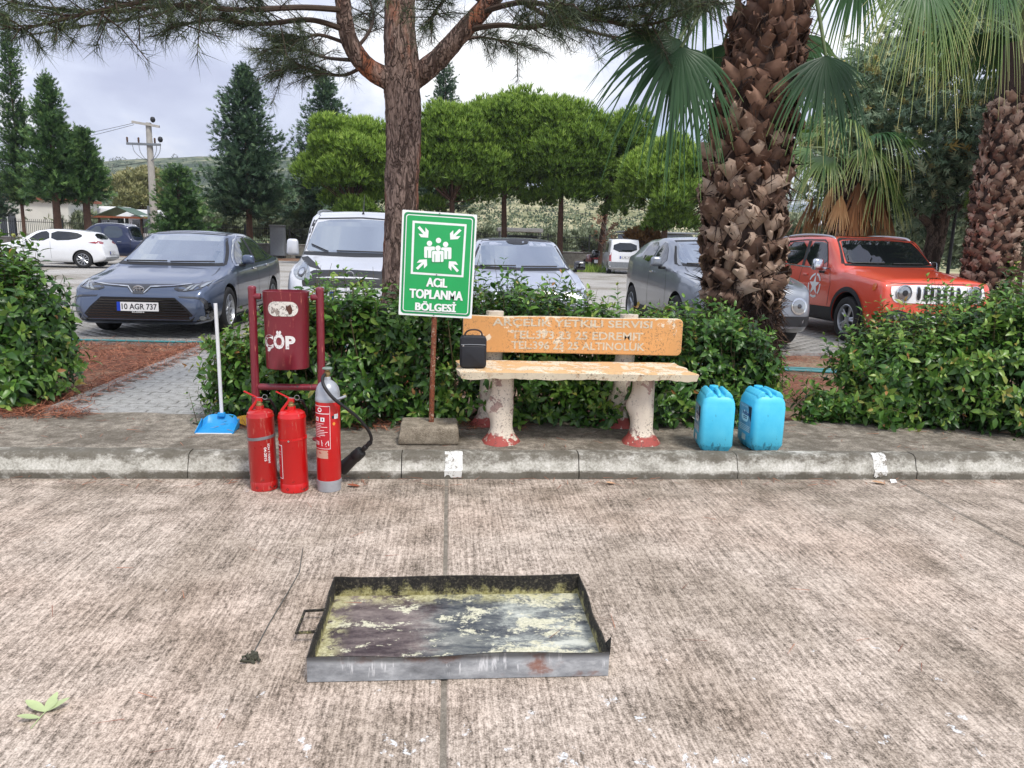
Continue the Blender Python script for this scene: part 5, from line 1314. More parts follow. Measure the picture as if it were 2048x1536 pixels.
def boot_mesh(seed):
    r = random.Random(seed); w0, w1, ln = r.uniform(.075, .10), r.uniform(.022, .05), r.uniform(.17, .25)
    V = []; ns, nw = 5, 4; tilt = r.uniform(-.3, .3); T = []
    cut = [r.uniform(.62, 1.0) for _ in range(nw + 1)]
    base_t = r.choice([0.10, 0.24, 0.36, 0.46, 0.54, 0.64])
    for i in range(ns + 1):
        t = i / ns; w = w0 + (w1 - w0) * t ** 0.8
        for k in range(nw + 1):
            s = k / nw * 2 - 1; tt = t * (cut[k] if i == ns else 1)
            V.append((s * w + tilt * tt * 0.10, tt * ln, 0.028 * (1 - s * s) - 0.02 * tt * tt + 0.015 * math.sin(tt * 3) + 0.02 * s * tilt + r.uniform(-.004, .004)))
            T.append(base_t + 0.12 * t + (0.35 if i == ns and base_t < .5 else 0) + r.uniform(-.08, .08))
    n1 = len(V); V += [(x * .96, y * .98, z - 0.014) for x, y, z in V]; T += [max(0, q - .15) for q in T]; W = nw + 1
    Fc = []
    for i in range(ns):
        for k in range(nw):
            a = i * W + k; Fc.append((a, a + 1, a + W + 1, a + W)); Fc.append((n1 + a, n1 + a + W, n1 + a + W + 1, n1 + a + 1))
        Fc.append((i * W, (i + 1) * W, n1 + (i + 1) * W, n1 + i * W)); Fc.append((i * W + nw, n1 + i * W + nw, n1 + (i + 1) * W + nw, (i + 1) * W + nw))
    for k in range(nw):
        a = ns * W + k; Fc.append((a, a + 1, n1 + a + 1, n1 + a))
    me = npmesh('leaf_base', V, Fc, np.clip(T, 0, 1), 45); me.materials.append(MT['boot']); return me
BOOTS = [boot_mesh(k) for k in range(14)]
BOOTS_R = []
for k in range(10):
    m_ = BOOTS[k].copy(); m_.materials.clear(); m_.materials.append(MT['boot_red']); BOOTS_R.append(m_)
def fan(name, hub, axis, normal, L_, nseg, spread, droop, par, mat, base, seed, petiole=None, w=0.017, tint=(0.2, 0.9)):
    r = np.random.default_rng(seed); hub = np.array(hub); A = np.array(axis, float); A /= np.linalg.norm(A); N_ = np.array(normal, float); N_ -= A * (A @ N_); N_ /= np.linalg.norm(N_); Sd = np.cross(A, N_)
    V, Fc, T = [], [], []; ns = 7; t0 = r.uniform(-.1, .1)
    for i in range(nseg):
        th = (i / (nseg - 1) - .5) * 2 * spread + r.normal(0, .02); l = L_ * (1 - 0.22 * abs(th / spread) ** 2) * r.uniform(.9, 1.08)
        d = A * math.cos(th) + Sd * math.sin(th) + N_ * (-.16 * (th / spread) ** 2); side = -A * math.sin(th) + Sd * math.cos(th); o = len(V)
        tw_ = r.normal(0, .25); fold = 1 if i % 2 else -1; kk = r.uniform(.3, 2.0)
        for j in range(ns + 1):
            t = j / ns; ww = w * (0.35 + 2.2 * t if t < .3 else 1.05 - (t - .3) * 1.35) ; ww = max(ww, .0012)
            p = hub + d * (l * t) * (1 - .10 * droop * t) + np.array([0, 0, -droop * l * kk * max(0, t - .3) ** 2 * 2.2]) + side * tw_ * l * .12 * t * t
            V += [p - side * ww, p + N_ * (0.006 * fold * (1 - t)), p + side * ww]
            T += [np.clip(tint[0] + t0 + (tint[1] - tint[0]) * max(0, t - .35) ** 2 * 2 * r.uniform(.6, 1.3), 0, 1)] * 3
        for j in range(ns):
            for q in range(2): a = o + j * 3 + q; Fc.append((a, a + 1, a + 4, a + 3))
    o = link(name, npmesh(name, np.array(V) - base, Fc, T, 180), par, mat)
    if petiole is not None:
        pp = smoothp([Vector(tuple(np.array(q) - base)) for q in petiole], 5)
        B().tube(pp, list(np.linspace(.028, .013, len(pp))), 8).obj('petiole', MT['petiole'], o, smooth=60)
    return o
MT['petiole'] = plain('palm_petiole', (88, 104, 62), 0.5, var=0.2, scale=20)
def palm(label, base, axis_pts, radii, z0, z1, nboot, seed, par_fib=True, bscale=1.0, group='fan palms', red=False):
    base = np.array(base); p = root('fan_palm', label, 'palm tree', tuple(base), 0, group); r = np.random.default_rng(seed)
    az = np.array([q[2] for q in axis_pts]); axx = np.array([q[0] for q in axis_pts]); ayy = np.array([q[1] for q in axis_pts])
    limb('trunk', [tuple(q) for q in axis_pts], [k * .80 for k in radii], p, plain('palm_core', (52, 38, 32), 0.9, var=0.35, scale=25, bump=0.5), n=20, sub=8, rough=0.05, seed=seed)
    # leaf bases in rows, each row leaning the other way; those turned to the path are single parts
    nrow = int((z1 - z0) / 0.088); per = max(9, nboot // 22); allb = []
    for q_ in range(nrow):
        for k in range(per):
            z = z0 + (q_ + r.uniform(-.28, .28)) * 0.088; th = 2 * PI * (k + (q_ % 2) * .5 + q_ * .13) / per + r.normal(0, .07); hi = (z - z0) / (z1 - z0)
            c = np.array([np.interp(z, az, axx), np.interp(z, az, ayy), z]); R_ = np.interp(z, az, radii)
            rad = np.array([math.cos(th), math.sin(th), 0]); tan = np.array([-math.sin(th), math.cos(th), 0])
            side = (1 if q_ % 2 else -1) * r.uniform(.55, 1.15) * (1.0 - .45 * hi)
            d = rad * r.uniform(.30, .60) + np.array([0, 0, 1.0]) * r.uniform(.35, .65) * (.7 + .7 * hi) + tan * side
            F_ = frames(d[None], (rad + np.array([0, 0, .15]))[None])[0]; s = r.uniform(.75, 1.1) * bscale; M_ = np.eye(4); M_[:3, :3] = F_ * s; M_[:3, 3] = c + rad * (R_ * .80 - .015) - np.array([0, 0, .05])
            setr = red and hi + r.normal(0, .08) > .52; allb.append((-(rad @ (base * np.array([-1, -1, 0]) / np.linalg.norm(base[:2]))), M_, setr, int(r.integers(0, 10 if setr else 14))))
    allb.sort(key=lambda b: b[0]); ch = []
    for n_, (_, M_, setr, vi) in enumerate(allb):
        me_ = (BOOTS_R if setr else BOOTS)[vi]
        if n_ < 298:
            o = link('leaf_base', me_, p); o.matrix_basis = Matrix(M_.tolist())
        else:
            v0 = np.array([v.co[:] for v in me_.vertices]); f0 = np.array([tuple(q.vertices) for q in me_.polygons]); t0 = np.array([d.value for d in me_.attributes['tint'].data]); ch.append((v0 @ M_[:3, :3].T + M_[:3, 3], f0, t0))
    if ch:
        v, f, t = merge(ch); tag(link('leaf_bases', npmesh('leaf_bases', v, f, t, 45), p, MT['boot']), kind='stuff')
    if par_fib:
        n = 7600; th = r.uniform(0, 2 * PI, n); z = np.where(r.random(n) < .72, r.uniform(0.0, z0 + .12, n), r.uniform(z0, z1, n)); R_ = np.interp(z, az, radii) * r.uniform(.78, .98, n) + np.where(z > z0 + .12, .03, 0)
        Pn = np.column_stack([np.interp(z, az, axx) + np.cos(th) * R_, np.interp(z, az, ayy) + np.sin(th) * R_, z]); D_ = np.column_stack([np.cos(th) * .35, np.sin(th) * .35, r.normal(-.5, .6, n)]) + unit(n, r) * .7
        v, f, t = scatter(np.array([(-1, 0, 0), (1, 0, 0), (0, 1, 0)]), np.array([(0, 1, 2)]), Pn, frames(D_, unit(n, r)), np.column_stack([r.uniform(.003, .009, n), r.uniform(.06, .2, n), np.ones(n)]), r.uniform(0, 1, n))
        tag(link('fibres', npmesh('fibres', v, f, t), p, MT['fibre']), kind='stuff')
    return p, base
pb = (2.66, 6.6, 0.08)
p1, b1 = palm('thick fan palm with scaly brown leaf bases standing behind the hedge', pb, [(0.04, 0, -0.03), (0.02, 0, 0.5), (-.03, 0, 1.1), (-.08, 0, 1.7), (-.08, 0, 2.3), (0.0, 0, 2.9), (0.04, 0, 3.4), (0.06, 0, 3.9)], [0.33, 0.33, .34, .36, .37, .33, .27, .16], 1.0, 3.55, 298, 31, bscale=1.05, red=True)
cr = np.array([2.72, 6.6, 3.85])
def fr(hubpx, endpx, L_, nseg, spread, droop, seed, par, b, crown, nrm=(0, -1, .35), mat='frond', w=.017, tint=(.2, .9), bow=0.3):
    h = gy(*hubpx); e_ = gy(*endpx); m = (np.array(crown) + h) / 2 + np.array([0, 0, bow])
    return fan('frond', h, e_ - h, nrm, L_, nseg, spread, droop, par, MT[mat], b, seed, [tuple(crown), tuple(m), tuple(h)], w, tint)
fr((1358, 80, 6.1), (1290, 260, 6.0), 0.86, 46, 1.45, .30, 1, p1, b1, cr, (.35, -1, .3), tint=(.12, .55))
fr((1362, 95, 5.9), (1395, 230, 5.8), 0.62, 30, 1.1, .4, 9, p1, b1, cr, (-.2, -1, .3), tint=(.12, .5))
fr((1446, 90, 7.3), (1450, 220, 7.4), 0.75, 38, 1.35, .45, 2, p1, b1, cr, (0, -1, .3), tint=(.2, .6))
fr((1652, 112, 6.2), (1668, 250, 6.1), 0.66, 44, 1.25, .45, 3, p1, b1, cr, (.1, -1, .4), tint=(.14, .85), bow=.35)
fr((1605, 70, 7.2), (1610, 190, 7.3), 0.75, 36, 1.3, .4, 4, p1, b1, cr, (.1, -1, .3), tint=(.3, .9))
fr((1850, -50, 5.9), (1910, 90, 5.7), 0.62, 84, 1.75, .55, 5, p1, b1, cr, (.1, -1, .55), tint=(.36, 1.0), bow=.5, w=.011)
fr((1990, -70, 6.3), (2040, 60, 6.2), 0.60, 60, 1.5, .55, 15, p1, b1, cr, (.3, -1, .55), tint=(.36, 1.0), bow=.5, w=.011)
fr((1720, -70, 7.4), (1690, 60, 7.5), 0.62, 44, 1.4, .45, 6, p1, b1, cr, (.1, -1, .4), tint=(.3, .9), bow=.4)
fr((1400, -90, 6.9), (1340, -10, 7.0), 0.75, 40, 1.3, .45, 7, p1, b1, cr, (.1, -1, .5), tint=(.25, .8), bow=.4)
pb2 = (8.42, 15.7, 0.1)
p2, b2 = palm('smaller fan palm with a skirt of dead brown fronds behind the orange car', pb2, [(0, 0, -.03), (0, 0, 1.0), (0, 0, 2.0), (0, 0, 2.6), (0, 0, 3.3)], [.28, .28, .30, .30, .2], 0.8, 2.8, 150, 32, par_fib=False)
c2_ = np.array([8.42, 15.7, 3.15]); rg2 = np.random.default_rng(4)
for k in range(17):
    th = rg2.uniform(0, 2 * PI) if k > 7 else PI + (k / 7.0) * PI * 1.0; rd = rg2.uniform(.45, .8); z = rg2.uniform(3.2, 3.75)
    h = c2_ + np.array([math.cos(th) * rd, math.sin(th) * rd, z - 4.0]); ax = np.array([math.cos(th) * .45, math.sin(th) * .45, -1.0])
    fan('dead_frond', h, ax, (math.cos(th), math.sin(th), .3), rg2.uniform(.55, 1.0), 22, 0.42, .2, p2, MT['dead_frond'], b2, 40 + k, [tuple(c2_), tuple((c2_ + h) / 2 + np.array([0, 0, .15])), tuple(h)], .020, (rg2.uniform(0, .7), rg2.uniform(.5, 1.0)))
for k in range(16):
    th = k * 2.4 + .4; el = rg2.uniform(-.45, .8); rd = rg2.uniform(.65, 1.05); h = c2_ + np.array([math.cos(th) * rd * math.cos(el), math.sin(th) * rd * math.cos(el), .2 + rd * math.sin(el)]); ax = (h - c2_) + np.array([0, 0, -.7])
    fan('frond', h, ax, (math.cos(th) * .5, math.sin(th) * .5 - .4, .8), rg2.uniform(.75, 1.05), 40, 1.25, .5, p2, MT['frond'], b2, 70 + k, [tuple(c2_), tuple((c2_ + h) / 2 + np.array([0, 0, .2])), tuple(h)], .022, (.42, 1.0))
pb3 = (8.72, 11.6, 0.1)
p3, b3 = palm('fan palm trunk with grey leaf bases standing in the cypress shade beyond the orange car', pb3, [(0, 0, -.03), (0, 0, .8), (0, 0, 1.6), (0.02, 0, 2.4), (.05, 0, 3.4), (.05, 0, 4.6)], [.36, .36, .40, .42, .40, .3], 0.75, 3.9, 270, 33, bscale=1.0)
c3_ = np.array([8.77, 11.6, 4.7])
for k in range(10):
    th = k * 2.4 + 1.0; el = rg2.uniform(-.1, .9); rd = rg2.uniform(.9, 1.3); h = c3_ + np.array([math.cos(th) * rd * math.cos(el), math.sin(th) * rd * math.cos(el), .2 + rd * math.sin(el)])
    fan('frond', h, (h - c3_) + np.array([0, 0, -.7]), (math.cos(th) * .5, math.sin(th) * .5 - .4, .8), 1.1, 36, 1.25, .5, p3, MT['frond'], b3, 90 + k, [tuple(c3_), tuple((c3_ + h) / 2 + np.array([0, 0, .2])), tuple(h)], .03, (.25, .9))
# ------------------------------------------------------------------ vehicles (local axes: front towards -Y, X across, Z up)
def cmr(P, n):
    """Catmull-Rom resample of an (m, k) array to n rows, chord spaced"""
    P = np.asarray(P, float); d = np.r_[0, np.cumsum(np.maximum(np.linalg.norm(np.diff(P, axis=0), axis=1), 1e-6) ** 0.7)]; d /= d[-1]
    s = np.linspace(0, 1, n); out = []
    Q = np.vstack([2 * P[0] - P[1], P, 2 * P[-1] - P[-2]])
    for x in s:
        i = min(max(np.searchsorted(d, x, side='right') - 1, 0), len(P) - 2); t = (x - d[i]) / (d[i + 1] - d[i]); a, b, c, e = Q[i], Q[i + 1], Q[i + 2], Q[i + 3]
        m1 = (c - a) * .5; m2 = (e - b) * .5; t2, t3 = t * t, t ** 3
        out.append((2 * t3 - 3 * t2 + 1) * b + (t3 - 2 * t2 + t) * m1 + (-2 * t3 + 3 * t2) * c + (t3 - t2) * m2)
    return np.array(out)
def smooth1(xs, ys, y, k=0.05):
    """piecewise curve, softened over k metres"""
    w = np.linspace(-1, 1, 9); g = np.exp(-(w * 1.6) ** 2); g /= g.sum()
    return sum(gk * np.interp(y + wk * k, xs, ys) for wk, gk in zip(w, g))
def cpoly(p, n=3):                                            # softens a closed outline
    for _ in range(n):
        p = [q for i in range(len(p)) for q in ((p[i][0] * .75 + p[(i + 1) % len(p)][0] * .25, p[i][1] * .75 + p[(i + 1) % len(p)][1] * .25), (p[i][0] * .25 + p[(i + 1) % len(p)][0] * .75, p[i][1] * .25 + p[(i + 1) % len(p)][1] * .75))]
    return p
class Car:
    def __init__(s, name, label, cat, loc, rz, sp, paint, group='parked vehicles'):
        s.sp = sp; s.paint = paint; s.root = root(name, label, cat, loc, rz, group)
        L_ = sp['L']; hw = sp['W'] / 2; ys = np.unique(np.r_[0, .015, .04, .08, .14, .22, np.linspace(.32, L_ - .3, 44), L_ - .2, L_ - .12, L_ - .06, L_ - .02, L_])
        top = smooth1(*zip(*sp['top']), ys, sp.get('soft', .06)); belt = smooth1(*zip(*sp['belt']), ys); bot = smooth1(*zip(*sp['bot']), ys, .04)
        pw = sp.get('plan', [(0, .80), (.04, .88), (.12, .94), (.3, .975), (.7, 1.0), (L_ - .7, 1.0), (L_ - .25, .965), (L_ - .08, .92), (L_, .84)])
        W = hw * smooth1(*zip(*pw), ys, .03); tum = sp.get('tumble', .21)
        G = []
        for y, t, b, z0, w in zip(ys, top, belt, bot, W):
            g = min(max((t - b) / .35, 0), 1); g = g * g * (3 - 2 * g); z5 = min(b, t - .035 - .03 * (1 - g)); xr = (w * .80) * (1 - g) + (w - tum) * g; dr = .035 * (1 - g) + sp.get('drop', .065) * g
            h = z5 - z0
            sec = [(0, z0), (.55 * w, z0), (.86 * w, z0 + .005), (.965 * w, z0 + min(.07, h * .25)), (1.0 * w, z0 + h * .45), (.995 * w, z0 + h * .72), (.955 * w, z5), (xr + (.955 * w - xr) * .5, z5 + (t - dr - z5) * .55), (xr, t - dr), (xr * .80, t - dr * .38), (xr * .4, t - dr * .08), (0, t)]
            G.append(cmr(sec, 44))
        G = np.array(G); n, m, _ = G.shape
        V = []; Fc = []
        for i in range(n):
            for k in range(m): V.append((G[i, k, 0], ys[i], G[i, k, 1]))
            for k in range(m - 2, 0, -1): V.append((-G[i, k, 0], ys[i], G[i, k, 1]))
        c = 2 * m - 2
        for i in range(n - 1):
            for k in range(c): Fc.append((i * c + k, i * c + (k + 1) % c, (i + 1) * c + (k + 1) % c, (i + 1) * c + k))
        Fc += [tuple(range(c)), tuple((n - 1) * c + k for k in range(c))[::-1]]
        me = B().add(V, Fc).mesh('body', None)
        s.bvh = BVHTree.FromPolygons([v.co.copy() for v in me.vertices], [tuple(p.vertices) for p in me.polygons])
        me.materials.append(paint)
        ob = bpy.data.objects.new('body', me); COL.objects.link(ob)
        q = B(); r = sp['rw'] + sp.get('arch', .05)
        cuts = []
        for y in sp['axles']:
            for sd in (-1, 1):
                q = B().lathe([(r, -.17), (r, .17)], 36, c=(sd * (hw - .08), y, sp['rw'] - .0), ax='x'); cm = q.mesh('cut'); cm.materials.append(MT['black_plastic']); co = bpy.data.objects.new('cut', cm); COL.objects.link(co); cuts.append(co)
                md = ob.modifiers.new('arch', 'BOOLEAN'); md.operation = 'DIFFERENCE'; md.object = co; md.solver = 'EXACT'
                try: md.material_mode = 'TRANSFER'
                except Exception: pass
        bpy.context.view_layer.update()
        em = bpy.data.meshes.new_from_object(ob.evaluated_get(bpy.context.evaluated_depsgraph_get())); em.name = 'body'
        ob.modifiers.clear(); ob.data = em
        for co in cuts: bpy.data.objects.remove(co)
        bpy.data.meshes.remove(me); fin(em, 38); ob.parent = s.root; s.body = ob
        for y in sp['axles']:
            for sd in (-1, 1): s.wheel(sd * (hw - .105), y, sd)
    def wheel(s, x, y, sd):
        r = s.sp['rw']; rr = r * s.sp.get('rim', .68); w = .105
        t = B().lathe([(rr, -w * .95), (rr + .02, -w), (r - .03, -w), (r - .008, -w * .85), (r, -w * .6), (r, w * .6), (r - .008, w * .85), (r - .03, w), (rr + .02, w), (rr, w * .95)], 40, ax='x', caps=False).obj('wheel', MT['rubber'], s.root, smooth=40)
        t.location = (x, y, r)
        q = B().lathe([(rr, -w * .9), (rr * .98, w * .9), (rr * .93, w * .95), (rr * .90, w * .75), (rr * .88, w * .1)], 36, ax='x', caps=False)
        ns = s.sp.get('spokes', 5); ft = w * .62
        for k in range(ns):
            a = 2 * PI * k / ns + .3; R_ = Matrix.Rotation(a, 3, 'X'); ww = s.sp.get('spoke_w', .055)
            for dx in ((0,) if s.sp.get('single', True) else (-.035, .035)):
                V = [Vector((f_, g_, z_)) for z_, hw_, d in ((.03, ww * .5, ft), (rr * .55, ww * .5, ft - .006), (rr * .93, ww * .62, ft - .002)) for f_, g_ in ((d, dx * (z_ / rr) - hw_ / 1.2), (d + .012, dx * (z_ / rr)), (d, dx * (z_ / rr) + hw_ / 1.2))]
                q.add([R_ @ v for v in V], [(0, 1, 4, 3), (1, 2, 5, 4), (3, 4, 7, 6), (4, 5, 8, 7)])
        q.lathe([(.06, ft - .01), (.055, ft + .012), (.03, ft + .018)], 16, ax='x')
        rm = q.obj('rim', s.sp.get('rim_mat', MT['alloy']), t, smooth=40)
        B().lathe([(rr * .92, 0.0), (rr * .90, .01)], 28, ax='x').obj('brake_disc', MT['dark_trim'], t)
        if sd < 0: t.scale = (-1, 1, 1)
    # -- pieces laid on the body, seen along an axis
    def hit(s, a, b, view, off):
        if view in ('L', 'R'):
            sd = -1 if view == 'L' else 1; o, d = Vector((sd * 4, a, b)), Vector((-sd, 0, 0))
        elif view == 'F': o, d = Vector((a, -4, b)), Vector((0, 1, 0))
        elif view == 'B': o, d = Vector((a, s.sp['L'] + 4, b)), Vector((0, -1, 0))
        else: o, d = Vector((a, b, 5)), Vector((0, 0, -1))
        p, nn, _, _ = s.bvh.ray_cast(o, d)
        if p is None: p, nn, _, _ = s.bvh.find_nearest(o + d * (4 if view != 'T' else 3.6))
        if nn.dot(d) > 0: nn = -nn
        return p + nn * off
    def patch(s, name, outline, view, mat, off=.004, parent=None, step_=.07, soft=0):
        if soft: outline = cpoly(outline, soft)
        dense = []
        for i in range(len(outline)):
            p, q = outline[i], outline[(i + 1) % len(outline)]; k = max(1, int(math.dist(p, q) / step_))
            dense += [(p[0] + (q[0] - p[0]) * j / k, p[1] + (q[1] - p[1]) * j / k) for j in range(k)]
        return curved(name, dense, mat, parent or s.root, lambda a, b: s.hit(a, b, view, off), step_)
    def line(s, name, pts, view, mat, w=.008, off=.003, parent=None, step_=.06):
        P = []
        for p, q in zip(pts[:-1], pts[1:]):
            k = max(1, int(math.dist(p, q) / step_)); P += [(p[0] + (q[0] - p[0]) * j / k, p[1] + (q[1] - p[1]) * j / k) for j in range(k)]
        P.append(pts[-1]); V = []; Fc = []
        for i, p in enumerate(P):
            a = P[max(i - 1, 0)]; b = P[min(i + 1, len(P) - 1)]; t = Vector((b[0] - a[0], b[1] - a[1])).normalized(); n = (-t.y * w / 2, t.x * w / 2)
            V += [s.hit(p[0] + n[0], p[1] + n[1], view, off), s.hit(p[0] - n[0], p[1] - n[1], view, off)]
        for i in range(len(P) - 1): Fc.append((2 * i, 2 * i + 1, 2 * i + 3, 2 * i + 2))
        me = bpy.data.meshes.new(name); me.from_pydata([tuple(v) for v in V], [], Fc); me.update()
        return link(name, me, parent or s.root, mat)
    def both(s, f, *a, **k):
        return [f(*a[:2], v, *a[2:], **k) for v in ('L', 'R')]
    def mirror_pair(s, y, z, x, mat, size=(.20, .10, .14), sides=(-1, 1)):
        for sd in sides:
            m_ = B().box((sd * (x + size[0] * .55), y, z + size[2] * .35), size, taper=.82).obj('mirror', mat, s.root, smooth=60, bevel=.04, seg=3)
            B().box((sd * (x + .0), y + .01, z - size[2] * .28), (.14, .05, .04)).obj('mirror_arm', MT['black_plastic'], m_, bevel=.01)
            B().box((sd * (x + size[0] * .55), y + size[1] * .46, z + size[2] * .35), (size[0] * .8, .01, size[2] * .7)).obj('mirror_glass', MT['glass'], m_)
    def handle(s, y, z, mat, ln=.17):
        for v in ('L', 'R'):
            p = s.hit(y, z, v, .018); B().box(p, (.022, ln, .032)).obj('door_handle', mat, s.root, bevel=.008)
    def plate(s, view, z, txt=None, x=0.0, w=.50, h=.11):
        p = s.hit(x, z, view, .014); sg = -1 if view == 'F' else 1
        o = B().box(p, (w + .02, .012, h + .02)).obj('number_plate', MT['black_plastic'], s.root)
        f = lambda k: (lambda a, b: (p.x + a * -sg, p.y + sg * (.0075 + .001 * k), p.z + b))
        sheet('plate_face', rrect(w, h, .006), MT['white'], o, f(0)); sheet('plate_band', rrect(.045, h, .003, 2, (-w / 2 + .0225, 0)), MT['plate_blue'], o, f(1))
        if txt: lettering('plate_lettering', txt, (-w / 2 + .06, w / 2 - .02, -h * .33, h * .33), MT['dark_print'], o, f(1), .02)
        return o, p
    def wipers(s, pts):
        for a, b in pts:
            P = [s.hit(a[0] + (b[0] - a[0]) * t, a[1] + (b[1] - a[1]) * t, 'F', .022) for t in np.linspace(0, 1, 8)]
            B().tube(P, .010, 5).obj('wiper', MT['black_plastic'], s.root)
    def rails(s, y0, y1, x, mat, z):
        for sd in (-1, 1):
            P = [(sd * x, y0, z(y0) - .02), (sd * x, y0 + .12, z(y0 + .12) + .045), (sd * x, (y0 + y1) / 2, z((y0 + y1) / 2) + .055), (sd * x, y1 - .12, z(y1 - .12) + .045), (sd * x, y1, z(y1) - .02)]
            B().tube(smoothp(P, 5), .020, 8).obj('roof_rail', mat, s.root, smooth=60)
MT['plate_blue'] = plain('plate_blue', (30, 70, 190), 0.4)
MT['screen_glass'] = glass_mat('windscreen_glass', (150, 160, 172), 0.03); MT['screen_glass'].node_tree.nodes['Principled BSDF'].inputs['Metallic'].default_value = 0.62
MT['glass'] = glass_mat('side_glass', (70, 78, 84), 0.03); MT['glass'].node_tree.nodes['Principled BSDF'].inputs['Metallic'].default_value = 0.45
MT['dark_glass'] = glass_mat('tinted_glass', (24, 27, 30), 0.03, 0.6); MT['dark_glass'].node_tree.nodes['Principled BSDF'].inputs['Metallic'].default_value = 0.1
MT['lamp_glass'].node_tree.nodes['Principled BSDF'].inputs['Metallic'].default_value = 0.5
MT['gloss_black'] = glass_mat('gloss_black', (12, 12, 13), 0.12)
mir = lambda P: [(-x, z) for x, z in P][::-1]
def headlights(c, P, mat=None, inner=None):
    for Q in (P, mir(P)):
        h = c.patch('headlight', Q, 'F', MT['gloss_black'], .004, step_=.05)
        for i, sx in enumerate(inner or ()):
            xx = sx if Q is P else [(-a, b) for a, b in sx][::-1]
            c.patch('lamp', xx, 'F', MT['lamp_glass'], .008, parent=h, step_=.04)

# --- grey-blue saloon
MT['paint_grey'] = car_paint('grey_blue_paint', (84, 97, 120), 0.5, 0.28)
sp = dict(L=4.63, W=1.79, rw=.322, axles=(.97, 3.67), rim=.70, spokes=10, spoke_w=.035, tumble=.25,
          top=[(0, .52), (.03, .63), (.08, .69), (.18, .735), (.5, .80), (.9, .865), (1.16, .915), (1.45, 1.06), (1.95, 1.335), (2.15, 1.395), (2.5, 1.43), (2.9, 1.432), (3.3, 1.39), (3.65, 1.30), (4.1, 1.09), (4.3, 1.05), (4.52, 1.02), (4.58, .90), (4.63, .60)],
          belt=[(0, .70), (1.0, .86), (1.6, .90), (3.0, .945), (3.8, .98), (4.63, 1.0)], bot=[(0, .26), (.06, .21), (.3, .19), (4.2, .20), (4.5, .27), (4.63, .36)])
car = Car('saloon_car', 'grey-blue saloon car parked facing the path with a white number plate', 'car', (-4.01, 10.12, Z_L), 0, sp, MT['paint_grey'])
car.patch('windscreen', [(-.60, .955), (.60, .955), (.70, .965), (.60, 1.20), (.535, 1.355), (0, 1.375), (-.535, 1.355), (-.60, 1.20), (-.70, .965)], 'F', MT['screen_glass'], .005)
wl = [(-.74, .935), (-.64, 1.20), (-.56, 1.375), (0, 1.395), (.56, 1.375), (.64, 1.20), (.74, .935)]
car.line('windscreen_trim', wl, 'F', MT['black_plastic'], .03, .004)
car.line('windscreen_trim', [(-.74, .942), (0, .935), (.74, .942)], 'F', MT['black_plastic'], .04, .004)
car.wipers([((-.62, .955), (-.05, .962)), ((.0, .955), (.60, .968))])
car.both(car.patch, 'side_window', [(1.62, .945), (2.52, .965), (2.60, .97), (2.50, 1.335), (2.30, 1.325), (2.05, 1.25)], MT['glass'], .005)
car.both(car.patch, 'side_window', [(2.68, .975), (3.42, 1.0), (3.30, 1.22), (3.10, 1.30), (2.62, 1.335)], MT['glass'], .005)
car.both(car.patch, 'quarter_window', [(3.47, 1.005), (3.80, 1.03), (3.62, 1.12), (3.38, 1.21)], MT['glass'], .005)
car.both(car.line, 'window_trim', [(1.50, .925), (2.6, .952), (3.45, .985), (3.88, 1.025)], MT['chrome'], .018, .006)
car.both(car.line, 'window_trim', [(1.55, .955), (2.05, 1.285), (2.35, 1.365), (2.7, 1.362), (3.1, 1.335), (3.5, 1.23), (3.85, 1.05)], MT['chrome'], .014, .006)
car.both(car.line, 'pillar', [(2.64, .965), (2.56, 1.34)], MT['black_plastic'], .10, .0055)
car.both(car.line, 'door_seam', [(1.42, .34), (1.38, .62), (1.50, .90)], MT['black_plastic'], .010)
car.both(car.line, 'door_seam', [(2.62, .93), (2.66, .60), (2.64, .32)], MT['black_plastic'], .010)
car.both(car.line, 'door_seam', [(3.42, .98), (3.46, .80), (3.28, .56), (3.2, .34)], MT['black_plastic'], .010)
car.both(car.line, 'sill_seam', [(1.40, .31), (3.20, .31)], MT['black_plastic'], .014)
car.handle(2.42, .86, MT['chrome']); car.handle(3.28, .89, MT['chrome'])
car.mirror_pair(1.72, .965, .86, MT['paint_grey'], sides=(1,))
headlights(car, cpoly([(.42, .655), (.52, .615), (.74, .645), (.84, .70), (.875, .775), (.66, .715), (.48, .69)], 1), inner=[[(.55, .632), (.60, .636), (.655, .70), (.62, .695)], [(.62, .642), (.665, .648), (.715, .715), (.68, .708)], cpoly([(.735, .665), (.79, .685), (.83, .745), (.745, .722)], 2)])
car.patch('upper_grille', [(-.50, .685), (-.15, .665), (-.105, .615), (-.06, .585), (.06, .585), (.105, .615), (.15, .665), (.50, .685), (.66, .725), (.5, .712), (0, .705), (-.5, .712), (-.66, .725)], 'F', MT['gloss_black'], .005, step_=.04)
for Q in ([(-.62, .718), (-.4, .693), (-.14, .678), (-.07, .60)], [(.62, .718), (.4, .693), (.14, .678), (.07, .60)]): car.line('grille_chrome', Q, 'F', MT['chrome'], .011, .009, step_=.03)
em = car.hit(0, .638, 'F', .014)
eo = lambda a, b: (em.x + a, em.y - .001, em.z + b)
def ering(name, rx, rz_, w, cx, cz, par):
    q = B(); q.tube([(em.x + cx + rx * math.cos(a), em.y, em.z + cz + rz_ * math.sin(a)) for a in [2 * PI * k / 28 for k in range(28)]], w, 6, close=True); return q.obj(name, MT['chrome'], par, smooth=60)
e0 = ering('emblem', .066, .044, .006, 0, 0, car.root); ering('emblem_ring', .022, .040, .0045, 0, 0, e0); ering('emblem_ring', .046, .016, .0045, 0, .018, e0)
lg = car.patch('lower_grille', [(-.46, .545), (.46, .545), (.60, .42), (.70, .30), (.66, .235), (-.66, .235), (-.70, .30), (-.60, .42)], 'F', MT['black_plastic'], .004)
